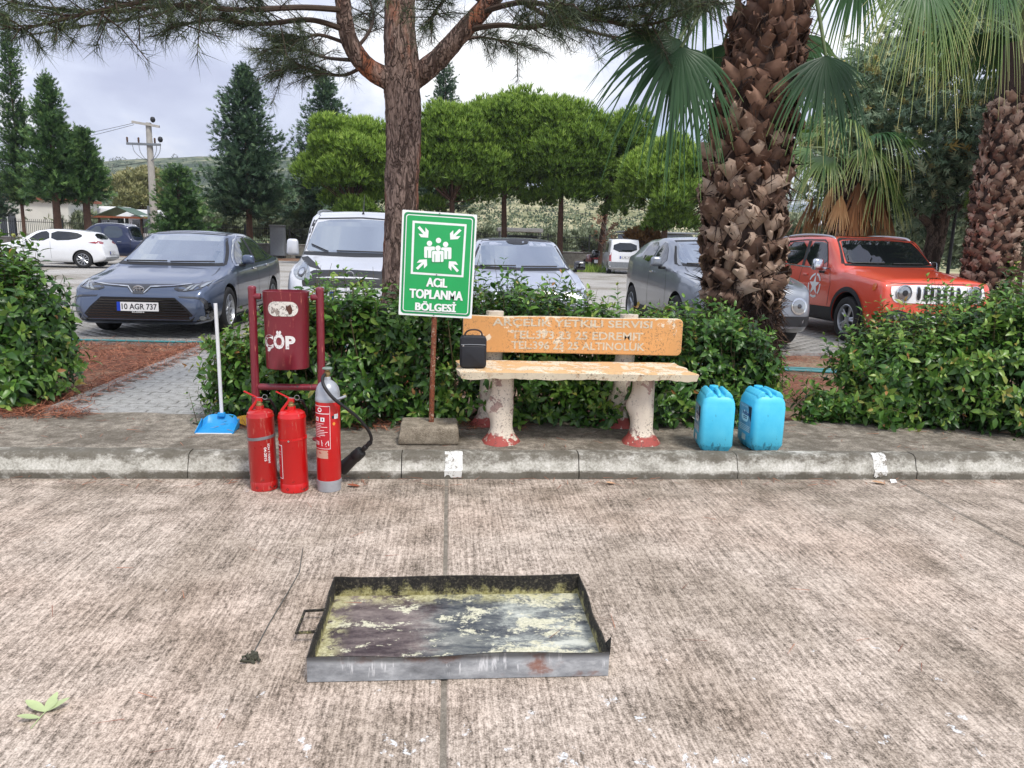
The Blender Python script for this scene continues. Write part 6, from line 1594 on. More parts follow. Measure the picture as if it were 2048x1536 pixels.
for k, z in enumerate(np.linspace(.27, .51, 8)): car.line('grille_slat', [(-.64 + max(0, z - .33) * .9, z), (.64 - max(0, z - .33) * .9, z)], 'F', MT['gloss_black'], .012, .012, parent=lg)
for sgn in (1, -1):
    Q = [(.50, .565), (.70, .562), (.80, .545), (.855, .47), (.865, .33), (.835, .245), (.70, .235), (.72, .26), (.80, .285), (.812, .33), (.805, .46), (.765, .525), (.70, .538), (.52, .545)]
    f_ = car.patch('bumper_vent', Q if sgn > 0 else mir(Q), 'F', MT['gloss_black'], .005, step_=.04)
    car.patch('fog_lamp', circle(.030, 14, (sgn * .775, .285)), 'F', MT['lamp_glass'], .012, parent=f_, step_=.03)
car.line('bumper_lip', [(-.82, .245), (-.68, .222), (0, .216), (.68, .222), (.82, .245)], 'F', MT['paint_grey'], .022, .016)
o, p = car.plate('F', .425, '10 AGR 737', w=.52, h=.115)
lettering('dealer_lettering', 'KUZEN', (p.x - .075, p.x + .075, p.z - .079, p.z - .063), MT['white'], o, lambda a, b: (a, p.y - .0085, b), .03)
car.line('bonnet_seam', [(-.70, .735), (-.72, .83), (-.70, .905)], 'F', MT['black_plastic'], .007, .002); car.line('bonnet_seam', [(.70, .735), (.72, .83), (.70, .905)], 'F', MT['black_plastic'], .007, .002)
for Q in ([(.62, .85), (.84, .90), (.84, .98), (.60, .97)],): 
    for K in (Q, mir(Q)): car.patch('tail_light', K, 'B', MT['red_lens'], .004)

# --- orange off-roader
MT['paint_orange'] = car_paint('orange_paint', (224, 80, 52), 0.0, 0.35)
sp = dict(L=4.24, W=1.82, rw=.348, axles=(.84, 3.41), rim=.68, spokes=5, spoke_w=.05, single=False, tumble=.17, drop=.05, arch=.075, soft=.04,
          top=[(0, .80), (.02, .93), (.05, .99), (.12, 1.02), (.6, 1.085), (1.12, 1.155), (1.20, 1.18), (1.68, 1.56), (1.78, 1.615), (2.0, 1.645), (2.6, 1.655), (3.5, 1.635), (3.95, 1.60), (4.05, 1.52), (4.16, 1.15), (4.24, .80)],
          belt=[(0, .93), (1.0, 1.05), (1.6, 1.08), (2.6, 1.10), (3.4, 1.14), (4.24, 1.16)], bot=[(0, .40), (.1, .30), (.4, .25), (3.8, .26), (4.1, .34), (4.24, .45)],
          plan=[(0, .90), (.04, .94), (.12, .965), (.3, .985), (.7, 1.0), (3.6, 1.0), (4.0, .97), (4.16, .93), (4.24, .88)])
car = Car('off_road_car', 'orange-red boxy off-road car with a white star on its door', 'car', (7.10, 10.42, Z_L), math.radians(1.5), sp, MT['paint_orange'])
car.patch('windscreen', cpoly([(-.70, 1.195), (0, 1.185), (.70, 1.195), (.72, 1.23), (.64, 1.53), (.58, 1.565), (0, 1.578), (-.58, 1.565), (-.64, 1.53), (-.72, 1.23)], 1), 'F', MT['dark_glass'], .005)
car.line('windscreen_trim', [(-.765, 1.19), (-.66, 1.56), (-.58, 1.59), (0, 1.60), (.58, 1.59), (.66, 1.56), (.765, 1.19)], 'F', MT['black_plastic'], .03, .004)
car.line('windscreen_trim', [(-.76, 1.18), (0, 1.17), (.76, 1.18)], 'F', MT['black_plastic'], .035, .004)
car.wipers([((-.66, 1.195), (-.12, 1.20)), ((.02, 1.195), (.55, 1.20))])
car.both(car.patch, 'side_window', cpoly([(1.62, 1.125), (2.36, 1.135), (2.36, 1.545), (1.92, 1.535), (1.82, 1.49)], 1), MT['dark_glass'], .005)
car.both(car.patch, 'side_window', cpoly([(2.47, 1.135), (3.18, 1.165), (3.18, 1.53), (2.47, 1.548)], 1), MT['dark_glass'], .005)
car.both(car.patch, 'quarter_window', cpoly([(3.28, 1.20), (3.70, 1.30), (3.62, 1.50), (3.28, 1.525)], 1), MT['dark_glass'], .005)
car.both(car.line, 'pillar', [(2.415, 1.125), (2.415, 1.55)], MT['black_plastic'], .10, .0045)
car.both(car.line, 'pillar', [(3.23, 1.17), (3.23, 1.53)], MT['black_plastic'], .09, .0045)
car.both(car.line, 'window_trim', [(1.50, 1.105), (2.4, 1.115), (3.2, 1.15), (3.75, 1.30)], MT['chrome'], .022, .006)
car.both(car.line, 'window_trim', [(1.60, 1.13), (1.84, 1.52), (1.95, 1.565), (2.6, 1.572), (3.6, 1.53)], MT['black_plastic'], .020, .006)
car.both(car.line, 'door_seam', [(1.42, .52), (1.38, .85), (1.50, 1.10)], MT['black_plastic'], .010)
car.both(car.line, 'door_seam', [(2.42, 1.10), (2.45, .80), (2.42, .48)], MT['black_plastic'], .010)
car.both(car.line, 'door_seam', [(3.22, 1.14), (3.20, .95), (3.0, .70), (2.92, .50)], MT['black_plastic'], .010)
for v in ('L', 'R'):
    car.patch('sill_cladding', [(1.27, .27), (2.98, .27), (2.95, .50), (2.2, .48), (1.30, .50)], v, MT['dark_trim'], .012)
    for y in (.84, 3.41):
        A = np.radians(np.linspace(-8, 188, 24)); R0, R1 = .425, .485
        car.patch('wheel_arch_flare', [(y + R1 * math.cos(a), .348 + R1 * 1.03 * math.sin(a)) for a in A] + [(y + R0 * math.cos(a), .348 + R0 * math.sin(a)) for a in A[::-1]], v, MT['dark_trim'], .016, step_=.05)
    car.patch('side_marker', cpoly([(.16, .83), (.24, .83), (.24, .94), (.16, .94)], 2), v, MT['amber_lens'], .010, step_=.04)
st = []
for k in range(10):
    a = PI / 2 + k * PI / 5; r_s = .175 if k % 2 == 0 else .070; st.append((1.88 + r_s * math.cos(a), .815 + r_s * math.sin(a)))
for v in ('L', 'R'):
    d0 = car.patch('star_decal', st, v, MT['white'], .006, step_=.04)
    for a0 in range(5):
        A = np.radians(np.linspace(90 + a0 * 72 + 8, 90 + a0 * 72 + 64, 12)); car.patch('decal_arc', [(1.88 + .205 * math.cos(a), .815 + .205 * math.sin(a)) for a in A] + [(1.88 + .168 * math.cos(a), .815 + .168 * math.sin(a)) for a in A[::-1]], v, MT['white'], .006, parent=d0, step_=.04)
car.handle(2.24, .985, MT['paint_orange']); car.handle(3.02, 1.01, MT['paint_orange'])
car.mirror_pair(1.66, 1.10, .89, MT['chrome'], (.20, .12, .19))
pan = car.patch('grille_panel', cpoly([(-.70, .71), (-.62, .665), (.62, .665), (.70, .71), (.74, .82), (.715, .93), (-.715, .93), (-.74, .82)], 1), 'F', MT['white'], .008)
for k in range(7):
    x = (k - 3) * .103
    sl = car.patch('grille_slot', cpoly([(x - .038, .70), (x + .038, .70), (x + .038, .91), (x - .038, .91)], 1), 'F', MT['chrome'], .013, parent=pan, step_=.04)
    car.patch('slot_mesh', cpoly([(x - .027, .715), (x + .027, .715), (x + .027, .895), (x - .027, .895)], 1), 'F', MT['black_plastic'], .017, parent=pan, step_=.04)
for sd in (-1, 1):
    p = car.hit(sd * .545, .815, 'F', .0)
    hl_ = B().lathe([(.118, -.006), (.118, -.022), (.108, -.026), (.104, -.012)], 28, ax='y').obj('headlight', MT['chrome'], car.root, smooth=40); hl_.location = (p.x, p.y - .012, p.z)
    B().lathe([(.102, -.014), (.07, -.030), (.03, -.036), (.0, -.037)], 24, ax='y', caps=False).obj('lamp_lens', MT['lamp_glass'], hl_, smooth=60)
    B().lathe([(.042, -.034), (.042, -.041), (.03, -.043)], 18, ax='y').obj('lamp_core', MT['dark_trim'], hl_, smooth=40)
car.patch('bumper', [(-.90, .32), (-.80, .53), (-.62, .575), (-.40, .52), (.40, .52), (.62, .575), (.80, .53), (.90, .32)], 'F', MT['dark_trim'], .014)
for sd in (-1, 1): car.patch('fog_lamp', circle(.05, 16, (sd * .62, .47)), 'F', MT['lamp_glass'], .024, step_=.04)
hp_ = car.hit(0, .28, 'T', .004)
lettering('bonnet_lettering', 'Jeep', (-.115, .115, 0, 1), MT['chrome'], car.root, lambda a, b: car.hit(a, .20 - b * .10, 'T', .006), .025)
car.patch('sun_roof', cpoly([(-.52, 1.95), (.52, 1.95), (.52, 3.2), (-.52, 3.2)], 1), 'T', MT['gloss_black'], .006)
zz = lambda y: float(np.interp(y, [1.7, 2.0, 2.6, 3.5, 3.9], [1.52, 1.60, 1.615, 1.595, 1.54])); car.rails(1.80, 3.8, .66, MT['alloy'], zz)
car.plate('F', .44)
car.line('bonnet_seam', [(-.72, .95), (.72, .95)], 'F', MT['black_plastic'], .008, .003)
for K in ([(.60, .95), (.82, .95), (.82, 1.15), (.60, 1.15)],):
    for Q in (K, mir(K)): car.patch('tail_light', Q, 'B', MT['red_lens'], .006)

# --- silver van
MT['paint_silver'] = car_paint('silver_paint_car', (216, 218, 222), 0.35, 0.35)
sp = dict(L=4.39, W=1.83, rw=.33, axles=(.92, 3.68), rim=.66, spokes=5, spoke_w=.07, tumble=.16, drop=.06,
          top=[(0, .60), (.03, .76), (.08, .86), (.18, .93), (.55, 1.03), (.85, 1.11), (1.0, 1.16), (1.5, 1.60), (1.72, 1.735), (2.0, 1.79), (2.6, 1.82), (4.0, 1.80), (4.2, 1.76), (4.32, 1.5), (4.39, .8)],
          belt=[(0, .86), (.9, .99), (1.5, 1.04), (4.39, 1.08)], bot=[(0, .28), (.1, .23), (.4, .20), (4.1, .22), (4.39, .34)],
          plan=[(0, .72), (.04, .83), (.12, .90), (.3, .955), (.7, .99), (1.2, 1.0), (4.0, 1.0), (4.3, .97), (4.39, .93)])
xv = gy(700, 560, 10.4)[0]
car = Car('delivery_van', 'silver passenger van with black roof rails parked behind the hedge', 'van', (xv, 10.30, Z_L), 0, sp, MT['paint_silver'])
car.patch('windscreen', cpoly([(-.70, 1.17), (0, 1.155), (.70, 1.17), (.76, 1.20), (.68, 1.50), (.64, 1.625), (0, 1.665), (-.64, 1.625), (-.68, 1.50), (-.76, 1.20)], 1), 'F', MT['screen_glass'], .005)
car.line('windscreen_trim', [(-.82, 1.12), (-.78, 1.25), (-.70, 1.62), (-.66, 1.72)], 'F', MT['dark_trim'], .05, .004); car.line('windscreen_trim', [(.82, 1.12), (.78, 1.25), (.70, 1.62), (.66, 1.72)], 'F', MT['dark_trim'], .05, .004)
car.line('windscreen_trim', [(-.78, 1.145), (0, 1.13), (.78, 1.145)], 'F', MT['dark_trim'], .05, .004); car.line('windscreen_trim', [(-.66, 1.655), (0, 1.685), (.66, 1.655)], 'F', MT['dark_trim'], .02, .004)
car.wipers([((-.68, 1.26), (-.42, 1.16)), ((-.30, 1.17), (.45, 1.165))])
car.both(car.patch, 'side_window', cpoly([(1.30, 1.08), (2.25, 1.09), (2.25, 1.58), (1.75, 1.56)], 1), MT['glass'], .005); car.both(car.patch, 'side_window', cpoly([(2.38, 1.10), (3.25, 1.10), (3.25, 1.58), (2.38, 1.59)], 1), MT['glass'], .005); car.both(car.patch, 'quarter_window', cpoly([(3.38, 1.12), (4.05, 1.14), (4.0, 1.56), (3.38, 1.58)], 1), MT['glass'], .005)
car.both(car.line, 'door_seam', [(1.15, .35), (1.15, .9), (1.25, 1.06)], MT['black_plastic'], .010); car.both(car.line, 'door_seam', [(2.31, 1.6), (2.31, .35)], MT['black_plastic'], .010); car.both(car.line, 'side_moulding', [(1.3, .58), (3.2, .58)], MT['dark_trim'], .07, .008)
car.handle(2.15, .98, MT['dark_trim']); car.mirror_pair(1.38, 1.14, .90, MT['paint_silver'], (.19, .12, .24))
HQ = cpoly([(.50, .80), (.70, .80), (.80, .92), (.80, 1.03), (.70, 1.045), (.55, .94)], 2)
for Q, sg_ in ((HQ, 1), (mir(HQ), -1)):
    h = car.patch('headlight', Q, 'F', MT['lamp_glass'], .006, step_=.05); car.patch('lamp', circle(.055, 16, (sg_ * .66, .90)), 'F', MT['gloss_black'], .011, parent=h, step_=.04); car.patch('lamp', circle(.036, 14, (sg_ * .66, .90)), 'F', MT['chrome'], .014, parent=h, step_=.03)
car.patch('grille', [(-.62, .72), (.62, .72), (.66, .84), (.50, .93), (0, .945), (-.50, .93), (-.66, .84)], 'F', MT['dark_trim'], .005)
for Q in ([(.40, .935), (.62, .98), (.82, 1.08), (.70, 1.10), (.5, 1.0)],):
    for K in (Q, mir(Q)): car.patch('bonnet_trim', K, 'F', MT['dark_trim'], .006, step_=.04)
ep = car.hit(0, .865, 'F', .014); B().tube([(ep.x + .055 * math.cos(a), ep.y, ep.z + .055 * math.sin(a)) for a in [2 * PI * k / 24 for k in range(24)]], .007, 6, close=True).obj('emblem', MT['chrome'], car.root, smooth=60)
car.patch('bumper', [(-.80, .30), (-.80, .55), (.80, .55), (.80, .30)], 'F', MT['paint_silver'], .010); car.patch('lower_grille', [(-.50, .32), (-.52, .46), (.52, .46), (.50, .32)], 'F', MT['black_plastic'], .014)
car.plate('F', .60)
zz = lambda y: float(np.interp(y, [1.7, 2.0, 2.6, 4.0], [1.66, 1.73, 1.765, 1.74])); car.rails(1.85, 3.9, .70, MT['metal_grey'], zz)
B().tube([(0, 1.78, 1.75), (0, 1.80, 1.775), (0, 2.0, 2.05)], [.022, .012, .003], 6).obj('aerial', MT['black_plastic'], car.root)

# --- pale silver saloon behind the sign
MT['paint_pale'] = car_paint('pale_silver_paint', (188, 194, 206), 0.5, 0.32)
sp = dict(L=4.40, W=1.80, rw=.32, axles=(.92, 3.56), rim=.68, spokes=5, spoke_w=.06, tumble=.25,
          top=[(0, .55), (.03, .68), (.08, .75), (.2, .80), (.6, .88), (1.0, .95), (1.18, .985), (1.95, 1.385), (2.2, 1.44), (2.6, 1.465), (3.2, 1.44), (3.8, 1.30), (4.2, 1.08), (4.34, .98), (4.40, .65)],
          belt=[(0, .74), (1.0, .90), (1.6, .94), (3.8, 1.0), (4.4, 1.0)], bot=[(0, .26), (.08, .20), (.4, .18), (4.1, .2), (4.4, .34)])
xc = gy(1040, 540, 11.6)[0]
car = Car('hatchback_car', 'pale silver car with a black mirror seen between the sign and the bench', 'car', (xc, 10.2, Z_L), 0, sp, MT['paint_pale'])
car.patch('windscreen', cpoly([(-.62, 1.015), (0, 1.0), (.62, 1.015), (.72, 1.03), (.60, 1.28), (.545, 1.385), (0, 1.41), (-.545, 1.385), (-.60, 1.28), (-.72, 1.03)], 1), 'F', MT['screen_glass'], .005)
car.line('windscreen_trim', [(-.76, .995), (-.64, 1.26), (-.565, 1.41), (0, 1.43), (.565, 1.41), (.64, 1.26), (.76, .995)], 'F', MT['black_plastic'], .026, .004); car.line('windscreen_trim', [(-.75, 1.0), (0, .985), (.75, 1.0)], 'F', MT['black_plastic'], .04, .004)
car.patch('sensor_panel', cpoly([(-.20, 1.41), (.20, 1.41), (.14, 1.35), (-.14, 1.35)], 1), 'F', MT['dark_trim'], .008)
car.wipers([((-.62, 1.01), (-.08, 1.018)), ((.0, 1.01), (.55, 1.02))])
car.both(car.patch, 'side_window', cpoly([(1.66, .985), (2.6, 1.005), (2.5, 1.37), (2.1, 1.30)], 1), MT['glass'], .005); car.both(car.patch, 'side_window', cpoly([(2.7, 1.01), (3.6, 1.06), (3.3, 1.30), (2.62, 1.37)], 1), MT['glass'], .005)
car.both(car.line, 'door_seam', [(1.45, .34), (1.42, .7), (1.55, .95)], MT['black_plastic'], .010); car.both(car.line, 'door_seam', [(2.65, 1.0), (2.65, .34)], MT['black_plastic'], .010)
car.handle(2.45, .9, MT['paint_pale']); car.mirror_pair(1.72, 1.0, .87, MT['gloss_black'])
headlights(car, cpoly([(.46, .66), (.62, .63), (.82, .67), (.86, .78), (.66, .745), (.50, .715)], 1), inner=[cpoly([(.60, .655), (.68, .66), (.72, .72), (.62, .71)], 2)])
car.patch('grille', cpoly([(-.42, .73), (.42, .73), (.46, .62), (.32, .52), (-.32, .52), (-.46, .62)], 1), 'F', MT['gloss_black'], .005); car.patch('lower_grille', [(-.6, .40), (.6, .40), (.56, .26), (-.56, .26)], 'F', MT['black_plastic'], .005)
for Q in ([(.62, .52), (.82, .50), (.80, .34), (.66, .34)],):
    for K in (Q, mir(Q)): car.patch('bumper_vent', K, 'F', MT['gloss_black'], .005)
car.plate('F', .46); car.line('bonnet_seam', [(-.70, .76), (-.72, .9), (-.68, .98)], 'F', MT['black_plastic'], .007, .002); car.line('bonnet_seam', [(.70, .76), (.72, .9), (.68, .98)], 'F', MT['black_plastic'], .007, .002)

# --- grey crossover behind the palm
MT['paint_steel'] = car_paint('steel_grey_paint', (138, 144, 152), 0.55, 0.32)
sp = dict(L=4.14, W=1.78, rw=.345, axles=(.84, 3.37), rim=.68, spokes=5, spoke_w=.06, tumble=.22, arch=.06,
          top=[(0, .62), (.03, .78), (.08, .87), (.2, .93), (.6, 1.0), (.95, 1.06), (1.1, 1.09), (1.75, 1.45), (2.0, 1.52), (2.4, 1.56), (3.1, 1.53), (3.6, 1.44), (3.9, 1.22), (4.08, 1.0), (4.14, .7)],
          belt=[(0, .84), (1.0, 1.0), (1.6, 1.04), (3.2, 1.14), (4.14, 1.2)], bot=[(0, .32), (.1, .25), (.4, .22), (3.8, .24), (4.14, .4)],
          plan=[(0, .76), (.04, .86), (.12, .92), (.3, .965), (.7, 1.0), (1.2, .985), (2.8, .985), (3.4, 1.0), (3.9, .95), (4.14, .84)])
car = Car('crossover_car', 'steel-grey crossover car half hidden by the thick palm trunk', 'car', (4.20, 9.95, Z_L), math.radians(1), sp, MT['paint_steel'])
car.patch('windscreen', cpoly([(-.62, 1.13), (0, 1.115), (.62, 1.13), (.70, 1.16), (.60, 1.38), (.55, 1.455), (0, 1.48), (-.55, 1.455), (-.60, 1.38), (-.70, 1.16)], 1), 'F', MT['screen_glass'], .005)
car.line('windscreen_trim', [(-.74, 1.12), (-.64, 1.38), (-.575, 1.475), (0, 1.50), (.575, 1.475), (.64, 1.38), (.74, 1.12)], 'F', MT['black_plastic'], .02, .004); car.line('windscreen_trim', [(-.73, 1.12), (0, 1.095), (.73, 1.12)], 'F', MT['black_plastic'], .035, .004)
car.wipers([((-.62, 1.125), (-.1, 1.125)), ((.0, 1.12), (.55, 1.13))])
car.both(car.patch, 'side_window', cpoly([(1.62, 1.085), (2.3, 1.10), (2.26, 1.47), (1.95, 1.42)], 1), MT['dark_glass'], .005); car.both(car.patch, 'side_window', cpoly([(2.38, 1.11), (3.05, 1.18), (2.95, 1.43), (2.36, 1.47)], 1), MT['dark_glass'], .005)
car.both(car.line, 'door_seam', [(1.40, .45), (1.38, .8), (1.5, 1.05)], MT['black_plastic'], .010); car.both(car.line, 'door_seam', [(2.34, 1.1), (2.38, .45)], MT['black_plastic'], .010)
car.both(car.patch, 'sill_cladding', [(1.27, .25), (2.95, .25), (2.95, .40), (1.27, .40)], MT['dark_trim'], .010)
car.handle(2.2, .98, MT['chrome']); car.mirror_pair(1.62, 1.10, .86, MT['paint_steel'], (.20, .12, .15))
for sd in (-1, 1):
    car.patch('indicator_lamp', cpoly([(sd * .50, .92), (sd * .60, .90), (sd * .76, 1.0), (sd * .72, 1.03)] if sd > 0 else [(sd * .72, 1.03), (sd * .76, 1.0), (sd * .60, .90), (sd * .50, .92)], 1), 'F', MT['lamp_glass'], .008, step_=.04)
    h = car.patch('headlight', circle(.115, 22, (sd * .60, .62)), 'F', MT['chrome'], .008, step_=.05); car.patch('lamp', circle(.09, 20, (sd * .60, .62)), 'F', MT['lamp_glass'], .012, parent=h, step_=.04); car.patch('lamp', circle(.03, 14, (sd * .60, .62)), 'F', MT['gloss_black'], .015, parent=h, step_=.04)
car.patch('bumper', [(-.80, .34), (-.78, .48), (.78, .48), (.80, .34)], 'F', MT['dark_trim'], .010); car.patch('grille', cpoly([(-.46, .84), (.46, .84), (.36, .70), (-.36, .70)], 1), 'F', MT['black_plastic'], .006); car.plate('F', .55)
car.line('bonnet_seam', [(-.62, .90), (-.70, 1.0), (-.66, 1.09)], 'F', MT['black_plastic'], .007, .002)

# --- far vehicles
MT['paint_white'] = car_paint('white_paint_car', (232, 234, 236), 0.0, 0.35)
sp = dict(L=4.33, W=1.76, rw=.325, axles=(.95, 3.55), rim=.70, spokes=10, spoke_w=.035, tumble=.22,
          top=[(0, .55), (.05, .70), (.15, .77), (.8, .92), (1.05, .98), (1.9, 1.40), (2.3, 1.46), (2.8, 1.475), (3.4, 1.44), (3.85, 1.36), (4.05, 1.12), (4.2, .98), (4.28, .85), (4.33, .5)],
          belt=[(0, .74), (1.0, .90), (1.7, .95), (3.2, 1.0), (4.33, 1.08)], bot=[(0, .26), (.1, .2), (3.9, .2), (4.2, .28), (4.33, .36)])
ha = math.radians(-87); hd = np.array([math.sin(ha), -math.cos(ha)]); sdv = np.array([math.cos(ha), math.sin(ha)])   # heading and local +X
wr = gz(168, 536, Z_L)[:2]; base = wr - sdv * .80 + hd * 3.55
car = Car('hatchback_car', 'white hatchback parked far off beyond the grey-blue saloon', 'car', (base[0], base[1], Z_L), ha, sp, MT['paint_white'])
car.both(car.patch, 'side_window', cpoly([(1.55, .99), (2.4, 1.01), (2.36, 1.38), (2.0, 1.33)], 1), MT['dark_glass'], .005); car.both(car.patch, 'side_window', cpoly([(2.46, 1.01), (3.3, 1.06), (3.62, 1.22), (3.3, 1.35), (2.44, 1.385)], 1), MT['dark_glass'], .005)
car.patch('rear_window', cpoly([(-.56, 1.09), (.56, 1.09), (.48, 1.32), (-.48, 1.32)], 1), 'B', MT['dark_glass'], .005)
for Q in ([(.42, .98), (.60, .92), (.84, .94), (.84, 1.04), (.60, 1.03)],):
    for K in (Q, mir(Q)): car.patch('tail_light', K, 'B', MT['red_lens'], .006)
car.both(car.patch, 'tail_light', [(3.78, .97), (4.05, .93), (4.18, .97), (4.1, 1.03)], MT['red_lens'], .006)
car.patch('rear_bumper_trim', [(-.6, .26), (.6, .26), (.66, .42), (-.66, .42)], 'B', MT['metal_grey'], .008); car.plate('B', .58, '10 AB 10')
car.both(car.line, 'door_seam', [(2.42, 1.0), (2.45, .35)], MT['metal_grey'], .010); car.mirror_pair(1.6, 1.0, .85, MT['paint_white'])
car.patch('windscreen', [(-.62, 1.02), (.62, 1.02), (.54, 1.36), (-.54, 1.36)], 'F', MT['screen_glass'], .005)

MT['paint_navy'] = car_paint('navy_paint', (30, 40, 72), 0.3, 0.3)
sp = dict(L=5.25, W=1.86, rw=.38, axles=(.92, 4.05), rim=.62, spokes=6, spoke_w=.06, tumble=.17, arch=.07, soft=.03,
          top=[(0, .75), (.05, .95), (.15, 1.02), (1.0, 1.10), (1.2, 1.16), (1.85, 1.68), (2.1, 1.76), (2.9, 1.78), (3.32, 1.72), (3.46, 1.20), (3.5, 1.10), (5.1, 1.09), (5.2, 1.05), (5.25, .7)],
          belt=[(0, .92), (1.2, 1.07), (3.4, 1.12), (3.6, 1.12), (5.25, 1.12)], bot=[(0, .45), (.2, .38), (4.9, .4), (5.25, .5)])
wr = gz(262, 529, Z_L)[:2]; pa = math.radians(-86); hd = np.array([math.sin(pa), -math.cos(pa)])
base = gy(305, 500, 35.0)[:2] + hd * 4.05
car = Car('pickup_truck', 'dark navy pickup truck parked beyond the white hatchback', 'pickup', (base[0], base[1], Z_L), pa, sp, MT['paint_navy'])
car.both(car.patch, 'side_window', cpoly([(1.55, 1.14), (2.3, 1.15), (2.28, 1.64), (2.0, 1.62)], 1), MT['glass'], .005); car.both(car.patch, 'side_window', cpoly([(2.38, 1.15), (3.15, 1.16), (3.1, 1.64), (2.36, 1.65)], 1), MT['glass'], .005)
car.patch('rear_window', cpoly([(-.62, 1.22), (.62, 1.22), (.56, 1.62), (-.56, 1.62)], 1), 'B', MT['dark_glass'], .006)
for v in ('L', 'R'):
    for y in (.92, 4.05):
        A = np.radians(np.linspace(-5, 185, 20)); car.patch('wheel_arch_flare', [(y + .53 * math.cos(a), .38 + .53 * math.sin(a)) for a in A] + [(y + .46 * math.cos(a), .38 + .46 * math.sin(a)) for a in A[::-1]], v, MT['dark_trim'], .016, step_=.06)
car.both(car.line, 'door_seam', [(2.33, 1.15), (2.35, .5)], MT['black_plastic'], .012); car.both(car.line, 'cab_seam', [(3.44, 1.15), (3.44, .45)], MT['black_plastic'], .02); car.handle(3.0, 1.0, MT['chrome'])
zz = lambda y: float(np.interp(y, [1.8, 2.2, 2.9, 3.3], [1.60, 1.71, 1.73, 1.66])); car.rails(1.95, 3.25, .70, MT['alloy'], zz)

sp = dict(L=3.99, W=1.66, rw=.30, axles=(.75, 3.35), rim=.62, spokes=5, spoke_w=.07, tumble=.13, drop=.06,
          top=[(0, .62), (.05, .80), (.15, .88), (.7, 1.0), (.95, 1.05), (1.6, 1.62), (1.9, 1.77), (2.5, 1.82), (3.7, 1.80), (3.85, 1.74), (3.93, 1.3), (3.96, .9), (3.99, .5)],
          belt=[(0, .85), (1.0, 1.0), (3.99, 1.08)], bot=[(0, .28), (.2, .2), (3.7, .22), (3.99, .32)], plan=[(0, .76), (.05, .86), (.2, .94), (.7, 1.0), (3.6, 1.0), (3.85, .975), (3.99, .95)])
ka = math.radians(174); kp = gy(1249, 530, 38.5)
hd = np.array([math.sin(ka), -math.cos(ka)]); base = kp[:2] + hd * 3.99
car = Car('panel_van', 'small white van parked far off with its rear door to view', 'van', (base[0], base[1], 0.085), ka, sp, MT['paint_white'])
car.patch('rear_window', cpoly([(-.62, 1.14), (.62, 1.14), (.58, 1.60), (-.58, 1.60)], 1), 'B', MT['dark_glass'], .006); car.patch('rear_bumper', [(-.80, .34), (.80, .34), (.78, .62), (-.78, .62)], 'B', MT['metal_grey'], .02)
for K in ([(.68, .62), (.80, .62), (.80, 1.12), (.70, 1.12)],):
    for Q in (K, mir(K)): car.patch('tail_light', Q, 'B', MT['red_lens'], .008)
car.plate('B', .86, '10 AB 10'); car.both(car.patch, 'side_window', cpoly([(1.5, 1.1), (2.15, 1.1), (2.15, 1.6), (1.8, 1.58)], 1), MT['dark_glass'], .005); car.both(car.patch, 'side_window', cpoly([(2.25, 1.1), (2.95, 1.1), (2.95, 1.6), (2.25, 1.6)], 1), MT['dark_glass'], .005)
# red motorcycle, rear to view
mp = gy(1191, 528, 44.0); mo = root('motorcycle', 'dark red motorcycle parked by the slim tree near the wall', 'motorcycle', (mp[0], mp[1], 0.085), 0.2, 'parked vehicles')
for y in (0.0, 1.3):
    w_ = B().lathe([(.24, -.06), (.31, -.05), (.32, 0), (.31, .05), (.24, .06)], 24, ax='x').obj('wheel', MT['rubber'], mo, smooth=40); w_.location = (0, y + .3, .32)
    B().lathe([(.23, -.03), (.23, .03)], 16, ax='x').obj('rim', MT['alloy'], w_)
MT['paint_red'] = car_paint('dark_red_paint', (120, 26, 26), 0.1, 0.3)
B().box((0, .9, .68), (.34, .8, .42), taper=.7).obj('fairing', MT['paint_red'], mo, bevel=.06, seg=3, smooth=50); B().box((0, .35, .80), (.28, .7, .16), taper=.8).obj('seat', MT['black_plastic'], mo, bevel=.04, smooth=50)
B().box((0, .02, .98), (.44, .36, .34), taper=.85).obj('top_case', MT['gloss_black'], mo, bevel=.06, seg=3, smooth=50); B().box((0, -.02, .70), (.26, .12, .10)).obj('tail_light', MT['red_lens'], mo, bevel=.02); B().box((0, -.06, .52), (.22, .02, .18)).obj('number_plate', MT['white'], mo)
B().tube([(-.36, 1.05, 1.0), (-.12, 1.2, 1.02), (.12, 1.2, 1.02), (.36, 1.05, 1.0)], .018, 8).obj('handlebar', MT['black_plastic'], mo)
